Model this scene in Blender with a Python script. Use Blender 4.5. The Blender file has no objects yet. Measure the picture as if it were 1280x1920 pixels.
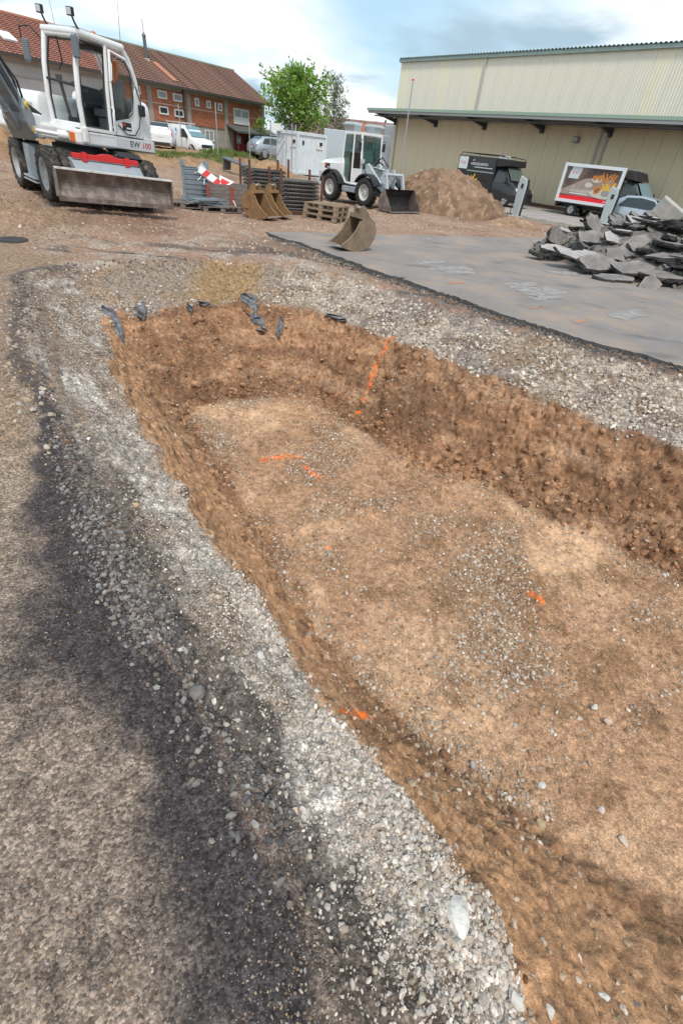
import bpy, math, random
import numpy as np
from mathutils import Vector, Matrix
R = math.radians
random.seed(7)
RNG = np.random.default_rng(7)
SC = bpy.context.scene
COL = SC.collection

# ---------------------------------------------------------------- camera
CAM_H, F_PX, PITCH, ROLL = 1.8, 865.0, R(37.9), R(6.6)
_fw = np.array([0, math.cos(PITCH), -math.sin(PITCH)])
_r0 = np.array([1.0, 0, 0]); _u0 = np.cross(_r0, _fw)
_rt = _r0 * math.cos(ROLL) + _u0 * math.sin(ROLL)
_up = np.cross(_rt, _fw)
cd = bpy.data.cameras.new('camera')
cd.sensor_fit = 'VERTICAL'; cd.sensor_height = 36.0; cd.lens = F_PX / 1920 * 36.0
cd.clip_start = 0.05; cd.clip_end = 2000
cam = bpy.data.objects.new('camera', cd); COL.objects.link(cam)
cam.matrix_world = Matrix(((_rt[0], _up[0], -_fw[0], 0), (_rt[1], _up[1], -_fw[1], 0), (_rt[2], _up[2], -_fw[2], CAM_H), (0, 0, 0, 1)))
SC.camera = cam

# ---------------------------------------------------------------- sky and sun
SUN_EL, SUN_AZ = R(56), R(168)          # azimuth of the sun, clockwise from +Y
w = bpy.data.worlds.new('World'); SC.world = w; w.use_nodes = True
nt = w.node_tree; nt.nodes.clear()
def N(t, **k):
    n = nt.nodes.new(t)
    for a, b in k.items(): setattr(n, a, b)
    return n
def LK(a, b): nt.links.new(a, b)
wout = N('ShaderNodeOutputWorld'); bg = N('ShaderNodeBackground')
sky = N('ShaderNodeTexSky', sky_type='NISHITA'); sky.sun_disc = False
sky.sun_elevation = SUN_EL; sky.sun_rotation = SUN_AZ; sky.air_density = 1.0; sky.dust_density = 1.5; sky.ozone_density = 1.0
tc = N('ShaderNodeTexCoord'); sep = N('ShaderNodeSeparateXYZ'); LK(tc.outputs['Generated'], sep.inputs[0])
def MA(op, a, b=None, clamp=False):
    n = N('ShaderNodeMath', operation=op); n.use_clamp = clamp
    for i, v in enumerate((a, b)):
        if v is None: continue
        if isinstance(v, (int, float)): n.inputs[i].default_value = v
        else: LK(v, n.inputs[i])
    return n.outputs[0]
zc = MA('ADD', MA('MAXIMUM', sep.outputs[2], 0.0), 0.16)
cv = N('ShaderNodeCombineXYZ'); LK(MA('DIVIDE', sep.outputs[0], zc), cv.inputs[0]); LK(MA('DIVIDE', sep.outputs[1], zc), cv.inputs[1])
def cloud(scale, off, detail, lo, hi):
    mp = N('ShaderNodeMapping'); LK(cv.outputs[0], mp.inputs[0]); mp.inputs['Location'].default_value = off; mp.inputs['Scale'].default_value = (scale, scale, scale)
    nz = N('ShaderNodeTexNoise'); nz.inputs['Scale'].default_value = 1.0; nz.inputs['Detail'].default_value = detail; nz.inputs['Roughness'].default_value = 0.5
    nz.inputs['Distortion'].default_value = 0.25
    LK(mp.outputs[0], nz.inputs[0])
    mr = N('ShaderNodeMapRange', interpolation_type='SMOOTHSTEP'); mr.inputs[1].default_value = lo; mr.inputs[2].default_value = hi
    LK(nz.outputs[0], mr.inputs[0]); return mr.outputs[0]
def MIX(f, a, b):
    n = N('ShaderNodeMix', data_type='RGBA')
    if isinstance(f, float): n.inputs[0].default_value = f
    else: LK(f, n.inputs[0])
    for i, v in ((6, a), (7, b)):
        if isinstance(v, tuple): n.inputs[i].default_value = v + (1,)
        else: LK(v, n.inputs[i])
    return n.outputs[2]
blue = N('ShaderNodeMix', data_type='RGBA', blend_type='MULTIPLY'); blue.inputs[0].default_value = 1.0
LK(sky.outputs[0], blue.inputs[6]); blue.inputs[7].default_value = (0.10, 0.10, 0.10, 1)
veil = MIX(0.62, blue.outputs[2], (0.38, 0.58, 0.70))                 # thin high cloud over the blue
white = MIX(cloud(0.55, (2.6, 9.4, 0), 5, 0.42, 0.62), veil, (0.80, 0.81, 0.82))
grey = MIX(cloud(0.8, (0.4, 3.2, 0), 6, 0.53, 0.66), white, (0.30, 0.41, 0.49))
LK(grey, bg.inputs[0]); bg.inputs[1].default_value = 0.84; LK(bg.outputs[0], wout.inputs[0])
sd_ = bpy.data.lights.new('sun', 'SUN'); sd_.energy = 1.5; sd_.angle = R(10); sd_.color = (1.0, 0.93, 0.84)
sun = bpy.data.objects.new('sun', sd_); COL.objects.link(sun)
_sv = Vector((math.sin(SUN_AZ) * math.cos(SUN_EL), math.cos(SUN_AZ) * math.cos(SUN_EL), math.sin(SUN_EL)))
sun.rotation_euler = _sv.to_track_quat('Z', 'Y').to_euler()
SC.view_settings.view_transform = 'Standard'; SC.view_settings.look = 'None'
SC.view_settings.exposure = 0.86; SC.view_settings.gamma = 1.0; SC.view_settings.use_curve_mapping = False
SC.render.engine = 'CYCLES'
SC.cycles.use_denoising = True
SC.cycles.max_bounces = 5; SC.cycles.diffuse_bounces = 3; SC.cycles.glossy_bounces = 3; SC.cycles.transmission_bounces = 4; SC.cycles.transparent_max_bounces = 6
SC.cycles.caustics_reflective = False; SC.cycles.caustics_refractive = False

# ---------------------------------------------------------------- helpers
def ray(px, py): return _fw + _rt * ((px - 640) / F_PX) - _up * ((py - 960) / F_PX)
def gp(px, py, z=0.0):                      # point of the level z seen at a place of the photograph
    d = ray(px, py); t = (z - CAM_H) / d[2]; return np.array([0, 0, CAM_H]) + d * t
def gy(px, py, y):
    d = ray(px, py); return np.array([0, 0, CAM_H]) + d * (y / d[1])
def ss(a, b, x):
    t = np.clip((x - a) / (b - a), 0, 1); return t * t * (3 - 2 * t)

MATS = {}
def mat(name, col, rough=0.6, metal=0.0, col2=None, nscale=6.0, lo=0.4, hi=0.65, bump=0.0, bscale=30.0, detail=4.0, trans=0.0, emit=0.0, coat=0.0, attr=None, stretch=None):
    if name in MATS: return MATS[name]
    m = bpy.data.materials.new(name); m.use_nodes = True; t = m.node_tree; p = t.nodes['Principled BSDF']
    p.inputs['Base Color'].default_value = (*col, 1); p.inputs['Roughness'].default_value = rough; p.inputs['Metallic'].default_value = metal
    if coat: p.inputs['Coat Weight'].default_value = coat
    if trans: p.inputs['Transmission Weight'].default_value = trans; p.inputs['IOR'].default_value = 1.45
    if emit: p.inputs['Emission Color'].default_value = (*col, 1); p.inputs['Emission Strength'].default_value = emit
    tcn = t.nodes.new('ShaderNodeTexCoord'); src = tcn.outputs['Object']
    if stretch:
        mp = t.nodes.new('ShaderNodeMapping'); mp.inputs['Scale'].default_value = stretch; t.links.new(src, mp.inputs[0]); src = mp.outputs[0]
    base = None
    if attr:
        a = t.nodes.new('ShaderNodeAttribute'); a.attribute_name = attr; base = a.outputs['Color']; t.links.new(base, p.inputs['Base Color'])
    if col2 is not None:
        nz = t.nodes.new('ShaderNodeTexNoise'); nz.inputs['Scale'].default_value = nscale; nz.inputs['Detail'].default_value = detail; nz.inputs['Roughness'].default_value = 0.62
        t.links.new(src, nz.inputs[0])
        mr = t.nodes.new('ShaderNodeMapRange'); mr.inputs[1].default_value = lo; mr.inputs[2].default_value = hi; t.links.new(nz.outputs[0], mr.inputs[0])
        mx = t.nodes.new('ShaderNodeMix'); mx.data_type = 'RGBA'; t.links.new(mr.outputs[0], mx.inputs[0])
        if attr:
            mx.blend_type = 'MULTIPLY'; t.links.new(base, mx.inputs[6])
        else: mx.inputs[6].default_value = (*col, 1)
        mx.inputs[7].default_value = (*col2, 1); t.links.new(mx.outputs[2], p.inputs['Base Color'])
    if bump:
        nb = t.nodes.new('ShaderNodeTexNoise'); nb.inputs['Scale'].default_value = bscale; nb.inputs['Detail'].default_value = 5; t.links.new(src, nb.inputs[0])
        bp = t.nodes.new('ShaderNodeBump'); bp.inputs['Strength'].default_value = bump; bp.inputs['Distance'].default_value = 0.02; t.links.new(nb.outputs[0], bp.inputs['Height']); t.links.new(bp.outputs[0], p.inputs['Normal'])
    MATS[name] = m; return m

def empty(name, loc=(0, 0, 0), rz=0.0, label=None, cat=None, group=None, kind=None):
    o = bpy.data.objects.new(name, None); COL.objects.link(o); o.location = loc; o.rotation_euler = (0, 0, rz); o.empty_display_size = 0.2
    return tag(o, label, cat, group, kind)
def tag(o, label=None, cat=None, group=None, kind=None):
    if label: o['label'] = label
    if cat: o['category'] = cat
    if group: o['group'] = group
    if kind or cat: o['kind'] = kind or 'thing'
    return o

class MB:
    def __init__(s): s.v = []; s.f = []; s.mi = []; s.M = Matrix.Identity(4); s.cur = 0; s.sm = []; s.smooth = False
    def at(s, loc=(0, 0, 0), rz=0, ry=0, rx=0):
        s.M = Matrix.Translation(loc) @ Matrix.Rotation(rz, 4, 'Z') @ Matrix.Rotation(ry, 4, 'Y') @ Matrix.Rotation(rx, 4, 'X'); return s
    def add(s, vs, fs, smooth=None):
        b = len(s.v)
        for p in vs: s.v.append(tuple(s.M @ Vector(p)))
        for f in fs: s.f.append(tuple(b + i for i in f)); s.mi.append(s.cur); s.sm.append(s.smooth if smooth is None else smooth)
        return s
    def box(s, x0, x1, y0, y1, z0, z1):
        return s.add([(x0, y0, z0), (x1, y0, z0), (x1, y1, z0), (x0, y1, z0), (x0, y0, z1), (x1, y0, z1), (x1, y1, z1), (x0, y1, z1)],
                     [(0, 3, 2, 1), (4, 5, 6, 7), (0, 1, 5, 4), (1, 2, 6, 5), (2, 3, 7, 6), (3, 0, 4, 7)])
    def cb(s, c, d): return s.box(c[0] - d[0] / 2, c[0] + d[0] / 2, c[1] - d[1] / 2, c[1] + d[1] / 2, c[2] - d[2] / 2, c[2] + d[2] / 2)
    def prism(s, poly, axis, a, b):          # polygon extruded along an axis from a to b
        def pt(u, v, k):
            return {'y': (u, k, v), 'x': (k, u, v), 'z': (u, v, k)}[axis]
        n = len(poly); vs = [pt(u, v, a) for u, v in poly] + [pt(u, v, b) for u, v in poly]
        return s.add(vs, [tuple(range(n))[::-1], tuple(range(n, 2 * n))] + [(i, (i + 1) % n, n + (i + 1) % n, n + i) for i in range(n)])
    def cyl(s, p0, p1, r0, r1=None, n=14, cap=True):
        r1 = r0 if r1 is None else r1
        a = Vector(p0); b = Vector(p1); d = (b - a).normalized(); u = d.orthogonal().normalized(); w_ = d.cross(u)
        vs = []
        for c, r in ((a, r0), (b, r1)):
            for i in range(n):
                t = 2 * math.pi * i / n; vs.append(tuple(c + (u * math.cos(t) + w_ * math.sin(t)) * r))
        s.add(vs, [(i, (i + 1) % n, n + (i + 1) % n, n + i) for i in range(n)], True)
        if cap: s.add(vs[:n], [tuple(range(n))[::-1]], False); s.add(vs[n:], [tuple(range(n))], False)
        return s
    def tube(s, path, r, n=8):
        P = [Vector(p) for p in path]; rr = r if isinstance(r, (list, tuple)) else [r] * len(P)
        vs = []; u = None
        for i, p in enumerate(P):
            d = (P[min(i + 1, len(P) - 1)] - P[max(i - 1, 0)]).normalized()
            u = d.orthogonal().normalized() if u is None else (u - d * u.dot(d)).normalized()
            w_ = d.cross(u)
            for k in range(n):
                t = 2 * math.pi * k / n; vs.append(tuple(p + (u * math.cos(t) + w_ * math.sin(t)) * rr[i]))
        fs = [(i * n + k, i * n + (k + 1) % n, (i + 1) * n + (k + 1) % n, (i + 1) * n + k) for i in range(len(P) - 1) for k in range(n)]
        s.add(vs, fs, True)
        m = (len(P) - 1) * n
        return s.add(vs[:n], [tuple(range(n))[::-1]], False).add(vs[m:], [tuple(range(n))], False)
    def lathe(s, prof, n=28, axis='y'):      # profile of (radius, along) turned about an axis
        vs = []
        for r, h in prof:
            for i in range(n):
                t = 2 * math.pi * i / n
                vs.append((r * math.cos(t), h, r * math.sin(t)) if axis == 'y' else (r * math.cos(t), r * math.sin(t), h))
        m = len(prof)
        return s.add(vs, [(j * n + i, j * n + (i + 1) % n, (j + 1) * n + (i + 1) % n, (j + 1) * n + i) for j in range(m - 1) for i in range(n)], True)
    def loft(s, rings, cap=True, smooth=True):
        n = len(rings[0]); vs = [p for r in rings for p in r]
        s.add(vs, [(j * n + i, j * n + (i + 1) % n, (j + 1) * n + (i + 1) % n, (j + 1) * n + i) for j in range(len(rings) - 1) for i in range(n)], smooth)
        if cap: s.add(rings[0], [tuple(range(n))[::-1]], False); s.add(rings[-1], [tuple(range(n))], False)
        return s
    def mesh(s, name, m):
        me = bpy.data.meshes.new(name); me.from_pydata(s.v, [], s.f)
        for x in (m if isinstance(m, (list, tuple)) else [m]): me.materials.append(x)
        me.polygons.foreach_set('material_index', s.mi); me.polygons.foreach_set('use_smooth', s.sm); me.update(); return me
    def build(s, name, m, parent=None, bev=0.0, seg=2):
        o = bpy.data.objects.new(name, s.mesh(name, m)); COL.objects.link(o)
        if parent: o.parent = parent
        if bev:
            b = o.modifiers.new('bevel', 'BEVEL'); b.width = bev; b.segments = seg; b.limit_method = 'ANGLE'; b.angle_limit = R(40)
        return o
def inst(name, me, parent=None, M=None):
    o = bpy.data.objects.new(name, me); COL.objects.link(o)
    if parent: o.parent = parent
    if M is not None: o.matrix_local = M
    return o
def TM(loc=(0, 0, 0), rz=0, ry=0, rx=0): return Matrix.Translation(loc) @ Matrix.Rotation(rz, 4, 'Z') @ Matrix.Rotation(ry, 4, 'Y') @ Matrix.Rotation(rx, 4, 'X')
def copy_tree(o, parent=None):
    c = o.copy(); COL.objects.link(c)
    if parent: c.parent = parent
    for ch in list(o.children):
        copy_tree(ch, c)
    return c
def text(name, s, size, m, parent, M, ext=0.004, sx=1.0, shear=0.0, space=1.0):
    cu = bpy.data.curves.new(name, 'FONT'); cu.body = s; cu.size = size; cu.extrude = ext; cu.shear = shear; cu.space_character = space; cu.resolution_u = 3
    cu.align_x = 'CENTER'; cu.align_y = 'CENTER'; cu.materials.append(m)
    tmp = bpy.data.objects.new(name, cu); COL.objects.link(tmp); me_ = bpy.data.meshes.new_from_object(tmp); bpy.data.objects.remove(tmp)
    if not me_.materials: me_.materials.append(m)
    o = bpy.data.objects.new(name, me_); COL.objects.link(o); o.parent = parent
    o.matrix_local = M @ Matrix.Diagonal((sx, 1, 1, 1)); return o

# numpy noise
def _h(ix, iy, iz, seed):
    h = (ix.astype(np.int64) * 374761393 + iy.astype(np.int64) * 668265263 + iz.astype(np.int64) * 2147483647 + seed * 1274126177) & 0xffffffff
    h = ((h ^ (h >> 13)) * 1274126177) & 0xffffffff
    h = ((h ^ (h >> 16)) * 2246822519) & 0xffffffff
    return ((h ^ (h >> 15)) & 0xffffff) / float(0xffffff)
_TB = np.random.default_rng(5).random(262144).astype(np.float32) * 2 - 1
def vnoise(x, y, z=None, seed=0):            # smooth value noise in -1..1
    x = np.asarray(x, np.float32) + np.float32(17.3 * (seed % 13)); y = np.asarray(y, np.float32) + np.float32(9.1 * (seed % 17))
    fx, fy = np.floor(x), np.floor(y); ax, ay = x - fx, y - fy
    sx, sy = ax * ax * (3 - 2 * ax), ay * ay * (3 - 2 * ay)
    ix, iy = fx.astype(np.int32) & 63, fy.astype(np.int32) & 63; ix1, iy1 = (ix + 1) & 63, (iy + 1) & 63
    def lay(k):
        o = k << 12; a = _TB[o + (iy << 6) + ix]; a = a + (_TB[o + (iy << 6) + ix1] - a) * sx; b = _TB[o + (iy1 << 6) + ix]; b = b + (_TB[o + (iy1 << 6) + ix1] - b) * sx
        return a + (b - a) * sy
    if z is None: return lay(np.int32(seed & 63))
    z = np.asarray(z, np.float32) + np.float32(5.7 * (seed % 11)); fz = np.floor(z); az = z - fz; sz = az * az * (3 - 2 * az); iz = fz.astype(np.int32) & 63
    a = lay(iz); return a + (lay((iz + 1) & 63) - a) * sz
def fbm(x, y, z=None, oct=4, seed=0, gain=0.5):
    a = 1.0; t = 0; n = 0
    for k in range(oct):
        c, s_ = math.cos(0.7 * k), math.sin(0.7 * k); f = 2.03 ** k
        t = t + a * vnoise((x * c - y * s_) * f, (x * s_ + y * c) * f, None if z is None else z * f, seed + k); n += a; a *= gain
    return t / n
def worley(x, y, seed=0):
    fx, fy = np.floor(x).astype(np.int64), np.floor(y).astype(np.int64); f1 = np.full(x.shape, 9.0); f2 = f1.copy(); cid = np.zeros(x.shape)
    zz = np.zeros_like(fx)
    for dy in (-1, 0, 1):
        for dx in (-1, 0, 1):
            cx, cy = fx + dx, fy + dy
            d = (cx + _h(cx, cy, zz, seed) - x) ** 2 + (cy + _h(cx, cy, zz, seed + 1) - y) ** 2
            n = d < f1; f2 = np.where(n, f1, np.minimum(f2, d)); cid = np.where(n, _h(cx, cy, zz, seed + 2), cid); f1 = np.where(n, d, f1)
    return np.sqrt(f1), np.sqrt(f2), cid
# ---------------------------------------------------------------- the excavated ground
RA_ = [(-4.94, 6.91), (-4.22, 5.86), (-3.51, 4.81), (-2.81, 3.81), (-2.16, 2.94), (-1.68, 2.33), (-1.32, 1.87), (-1.01, 1.51), (-0.74, 1.23), (-0.5, 1.0), (-0.27, 0.71), (-0.11, 0.49), (0.02, 0.3), (0.15, 0.14),
       (0.5, -0.3), (1.1, -1.0), (2.4, -2.6), (4, -4.4), (7, -4.2), (8.7, -1), (9.2, 2), (8, 3.9), (6, 5.0), (4.2, 5.8), (3.7, 6.15), (3.1, 6.55), (2.4, 7.15), (1.6, 7.85), (0.6, 8.75), (-0.3, 9.45), (-1.48, 9.7), (-2.19, 9.87), (-3.46, 9.05), (-4.36, 8.33), (-4.7, 7.65)]
RB_ = [(-3.97, 7.3), (-3.22, 5.57), (-2.59, 4.63), (-1.86, 3.64), (-1.29, 2.85), (-0.84, 2.3), (-0.51, 1.91), (-0.18, 1.46), (0.22, 1.01), (0.47, 0.76), (0.64, 0.56), (0.71, 0.4), (0.79, 0.21),
       (1.1, -0.3), (2.0, -1.4), (3.3, -3.0), (4.5, -3.7), (6.5, -3.3), (7.8, -0.9), (8.2, 1.8), (7.3, 3.2), (5.6, 3.9), (3.77, 4.74), (3.45, 5.13), (3.0, 5.4), (2.57, 5.75), (2.15, 6.3), (1.6, 6.67), (0.7, 7.43), (0.18, 7.78), (-0.38, 8.3), (-1.2, 8.8), (-1.78, 8.8), (-2.16, 9.15), (-2.69, 8.58), (-3.18, 8.05), (-3.63, 7.45)]
RC_ = [(-2.62, 6.37), (-1.93, 5.31), (-1.31, 4.44), (-0.83, 3.73), (-0.28, 2.77), (0.20, 2.22), (0.70, 1.76), (1.20, 1.42), (1.92, 1.02), (2.50, 0.70),
       (3.3, 0.05), (4.1, -1.4), (5.0, -2.6), (6.0, -2.3), (7.0, -0.5), (7.3, 1.5), (6.6, 2.4), (5.2, 3.2), (3.93, 3.89), (2.97, 4.4), (2.42, 4.77), (1.81, 5.18), (1.11, 5.42), (0.52, 5.86), (-0.17, 6.72), (-0.95, 7.34), (-1.98, 6.73)]
ASPH = [(-2.88, 13.65), (-1.73, 12.42), (-0.38, 10.84), (0.69, 9.59), (1.87, 8.18), (2.59, 7.55), (3.17, 6.86), (3.77, 6.51), (4.24, 6.17), (6.2, 5.2), (9, 4.2), (14, 3.5), (26, 6), (26, 24), (12, 22.6), (7.98, 20.6), (5.88, 20.0), (2.5, 17.8), (0.0, 15.7), (-2.44, 13.9)]
BANK = [(-60, 6), (-30, 13), (-17.5, 18.5), (-13.5, 23.5), (-10.9, 27.3), (-9.0, 30.3), (-7.8, 35), (-8.6, 41), (-9.2, 48), (-8, 70), (-80, 90)]
def sdist(x, y, poly):
    x = np.asarray(x, float); y = np.asarray(y, float)
    d = np.full(x.shape, 1e9); ins = np.zeros(x.shape, bool); n = len(poly)
    for i in range(n):
        ax, ay = poly[i]; bx, by = poly[(i + 1) % n]; ex, ey = bx - ax, by - ay
        t = np.clip(((x - ax) * ex + (y - ay) * ey) / (ex * ex + ey * ey), 0, 1)
        d = np.minimum(d, (x - ax - t * ex) ** 2 + (y - ay - t * ey) ** 2)
        c = ((ay > y) != (by > y))
        if by != ay: ins ^= c & (x < (bx - ax) * (y - ay) / (by - ay) + ax)
    d = np.sqrt(d); return np.where(ins, -d, d)
def smooth_poly(P, k=2):
    for _ in range(k):
        Q = []
        for i in range(len(P)):
            a, b = P[i], P[(i + 1) % len(P)]
            Q += [(a[0] * .75 + b[0] * .25, a[1] * .75 + b[1] * .25), (a[0] * .25 + b[0] * .75, a[1] * .25 + b[1] * .75)]
        P = Q
    return P
RA_, RB_, RC_ = smooth_poly(RA_, 1), smooth_poly(RB_, 1), smooth_poly(RC_, 1)
FLOOR_Z = -1.6
def ground(x, y):
    x = np.asarray(x, float); y = np.asarray(y, float)
    dA, dB, dC = sdist(x, y, RA_), sdist(x, y, RB_), sdist(x, y, RC_)
    zB = -(0.32 + 0.2 * ss(4.2, 7.0, y + np.maximum(0, x) * 0.8))
    tA = np.clip(-dA / (np.maximum(-dA, 0) + np.maximum(dB, 0) + 1e-6), 0, 1)
    tB = np.clip(-dB / (np.maximum(-dB, 0) + np.maximum(dC, 0) + 1e-6), 0, 1)
    z = np.where(dB > 0, zB * tA ** 0.85, zB + (FLOOR_Z - zB) * (tB ** 0.92))
    z = np.where(dC < 0, FLOOR_Z, z)
    # the soil slumped at the foot of the far wall and of the right wall
    z = z + 0.10 * np.exp(-((dC + 0.1) / 0.28) ** 2) * ss(3.6, 5.2, y)
    dP = sdist(x, y, ASPH)
    low = np.where(dA > 0, -0.06 * (1 - ss(0.05, 1.3, dP)), -0.06 * (1 - ss(0.05, 1.3, dP)) * np.clip(1 - tA * 2, 0, 1) * (dB > 0))
    far = ss(0.55, -0.05, (y - (13.9 + (x + 2.44) * 0.68)) * -0.82)        # dirt pushed over the far edge of the asphalt
    z = z + low * (1 - far) + 0.02 * far * (dP < 0.3)
    z = z + 0.19 * ss(-4.2, -7.4, x) * ss(8.5, 12.5, y) + 0.16 * ss(-7.4, -10.5, x) * ss(8.5, 12.5, y)
    dK = sdist(x, y, BANK)
    z = z + ss(0.2, -2.6, dK) * (0.42 + 0.95 * ss(-12.5, -16.5, x) * ss(34, 25, y))
    z = z + 0.30 * np.exp(-(((x + 8.2) / 1.5) ** 2 + ((y - 10.6) / 0.9) ** 2))      # loose heap at the left edge
    return z, dA, dB, dC, dP, dK
def hit(px, py):
    d = ray(px, py); o = np.array([0, 0, CAM_H]); ts = np.geomspace(0.5, 90, 400); P = o + d * ts[:, None]
    g = ground(P[:, 0], P[:, 1])[0]; i = int(np.argmax(P[:, 2] < g)); lo, hi = ts[max(i - 1, 0)], ts[i]
    ts = np.linspace(lo, hi, 60); P = o + d * ts[:, None]; return P[int(np.argmax(P[:, 2] <= ground(P[:, 0], P[:, 1])[0]))]

_rows = np.concatenate([np.geomspace(0.12, 2.0, 190)[:-1], np.arange(2.0, 10.6, 0.021), np.geomspace(10.6, 40, 120), np.geomspace(42, 600, 26)])
_angs = np.concatenate([np.arange(-180, -128, 4.0), np.arange(-128, -52, 0.45), np.arange(-52, 50, 0.168), np.arange(50, 128, 0.45), np.arange(128, 180, 4.0)])
TH, RR = np.meshgrid(np.radians(_angs), _rows)
GX = RR * np.sin(TH); GY = RR * np.cos(TH)
GZ, DA, DB, DC, DP, DK = ground(GX, GY)
inA, inB, inC = DA < 0, DB < 0, DC < 0
def nrm(X, Y, Z):
    P = np.stack([X, Y, Z], -1); a = np.gradient(P, axis=0); b = np.gradient(P, axis=1); n = np.cross(b, a); n /= (np.linalg.norm(n, axis=-1, keepdims=True) + 1e-12)
    return n * np.sign(n[..., 2:3] + 1e-9)
NR = nrm(GX, GY, GZ)
wn = fbm(GX * 1.6, GY * 1.6, GZ * 1.6, 4, 11)                # ragged borders
wn2 = fbm(GX * 6, GY * 6, GZ * 6, 3, 12)
warp = 0.16 * wn + 0.07 * wn2
dAw, dBw = DA + warp, DB + warp * 0.8
side_left = ss(0.3, -0.5, (GX * 0.83 + (GY - 1.2) * 0.55) - 1.1 - 0.0 * GX) # near the left wall rather than the right one
leftness = ss(0.6, -0.6, sdist(GX, GY, [(-4.4, 7.9), (-1.6, 4.6), (0.4, 2.0), (2.2, 0.7), (6, -2), (12, -2), (12, 12), (-2, 12)]) * -1)
dCw = DC + warp * (1.4 - 1.0 * leftness)
w_soil = ss(0.05, -0.05, dBw); w_floor = ss(0.10, -0.14, dCw)
w_grav = ss(0.04, -0.10, dAw) * (1 - w_soil)
w_left_asph = (1 - ss(0.04, -0.10, dAw)) * ss(0.9, -0.6, GY + GX * 0.9 - 3.4 + wn * 1.4 + np.maximum(GY - 3.4, 0) * 0.0) * (GX < 3)
yard = np.clip(1 - w_soil - w_grav - w_left_asph, 0, 1)
n_lo = fbm(GX * 0.7, GY * 0.7, GZ * 0.7, 4, 21); n_md = fbm(GX * 3.1, GY * 3.1, GZ * 3.1, 4, 22); n_hi = fbm(GX * 14, GY * 14, GZ * 14, 4, 23, 0.6); n_fi = fbm(GX * 45, GY * 45, GZ * 45, 2, 24)
f1, f2, cid = worley(GX * 22, GY * 22, 31); g1, g2, gid = worley(GX * 48, GY * 48, 41)
# streaks left by the bucket along the near wall
sa = GX * 0.64 - GY * 0.77
streak = fbm(GZ * 16 + sa * 0.9, sa * 1.1, None, 3, 51)
clump = ss(-0.05, 0.45, fbm(GX * 1.1, GY * 1.1, None, 6, 95, 0.62))
# ---- relief, pushed out along the slope's own normal
wall = w_soil * (1 - w_floor)
wu = GX * 0.77 - GY * 0.64; wv = GZ * 1.4 + (GX * 0.64 + GY * 0.77) * 0.6
wa1, wa2, waid = worley(wu * 5 + 0.7 * n_md, wv * 5 + 0.5 * n_hi, 63); wb1, wb2, wbid = worley(wu * 13 + 0.8 * n_hi, wv * 13 + n_md, 66)
chunk = (waid - 0.5) * ss(0.0, 0.3, wa2 - wa1) + 0.55 * (wbid - 0.5) * ss(0.0, 0.3, wb2 - wb1)
clod = np.maximum(0, fbm(GX * 9, GY * 9, GZ * 9, 3, 61)) ** 1.2
rel = wall * (0.07 * n_md + 0.045 * n_hi + (0.06 * clod + 0.075 * chunk) * (1 - 0.82 * leftness) + 0.012 * n_fi + 0.02 * streak * leftness)
rel += w_floor * (0.05 * n_lo + 0.03 * n_md + 0.02 * n_hi + 0.009 * n_fi + 0.03 * np.maximum(0, clod - .2))
for (qa, qb, hh) in (((845, 905), (690, 962), .07), ((690, 962), (480, 1000), .05), ((560, 800), (700, 870), .06), ((760, 1400), (1000, 1640), .05)):
    qa, qb = gp(*qa, FLOOR_Z), gp(*qb, FLOOR_Z); e_ = (qb - qa)[:2]; t_ = np.clip(((GX - qa[0]) * e_[0] + (GY - qa[1]) * e_[1]) / (e_ @ e_), 0, 1); d_ = np.hypot(GX - qa[0] - t_ * e_[0], GY - qa[1] - t_ * e_[1]); rel += w_floor * hh * np.exp(-((d_ + .1 * n_md) / .14) ** 2)
tband = np.clip(-DA / (np.maximum(-DA, 0) + np.maximum(DB, 0) + 1e-6), 0, 1)
ridge = fbm(sa * 0.9, tband * 6.0 + 0.8 * n_lo, None, 3, 52)
rel += w_grav * (0.05 * n_md + 0.022 * n_hi + 0.045 * ridge * leftness + 0.014 * (0.5 - f1) + 0.007 * (0.5 - g1))
rel += w_left_asph * (0.010 * n_md + 0.004 * n_hi)
far_soft = ss(70, 25, RR)
rel += yard * far_soft * (0.03 * n_lo + 0.026 * n_md * ss(0.3, 1.2, np.abs(DP)) + 0.012 * n_hi + 0.006 * (0.5 - f1))
loose = np.exp(-(((GX + 8.0) / 1.9) ** 2 + ((GY - 10.8) / 1.3) ** 2)); rel += loose * 0.09 * np.abs(n_hi + n_md)
bankw = ss(1.0, -1.5, DK) * (RR < 60); rel += bankw * 0.12 * n_md
# wheel ruts: shallow crossing tracks over the pit floor and in the yard
def track(x0, y0, ang, wdt, pitch, m, amp):
    c, s_ = math.cos(ang), math.sin(ang); u = (GX - x0) * c + (GY - y0) * s_; v_ = -(GX - x0) * s_ + (GY - y0) * c
    return m * amp * ss(wdt, wdt * .7, np.abs(v_ + 0.15 * np.sin(u * 0.5))) * (np.sin((u + np.abs(v_) * 0.9) * 2 * math.pi / pitch) * 0.6 - 0.5)
rel += track(-1.0, 4.0, R(28), 0.16, 0.11, w_floor * ss(-0.2, 0.4, n_lo + .2), 0.011) + track(2.4, 3.6, R(-24), 0.17, 0.11, w_floor, 0.010)
for (x0, y0, a) in ((-3.6, 12.2, 155), (-5.2, 11.6, 165), (-2.6, 19.5, 140), (1.6, 20.6, 150)): rel += track(x0, y0, R(a), 0.24, 0.19, yard, 0.022)
rel *= np.where(DP < 0.04, 0.15, 1.0)
GX += NR[..., 0] * rel; GY += NR[..., 1] * rel; GZ = GZ + NR[..., 2] * rel
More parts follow.
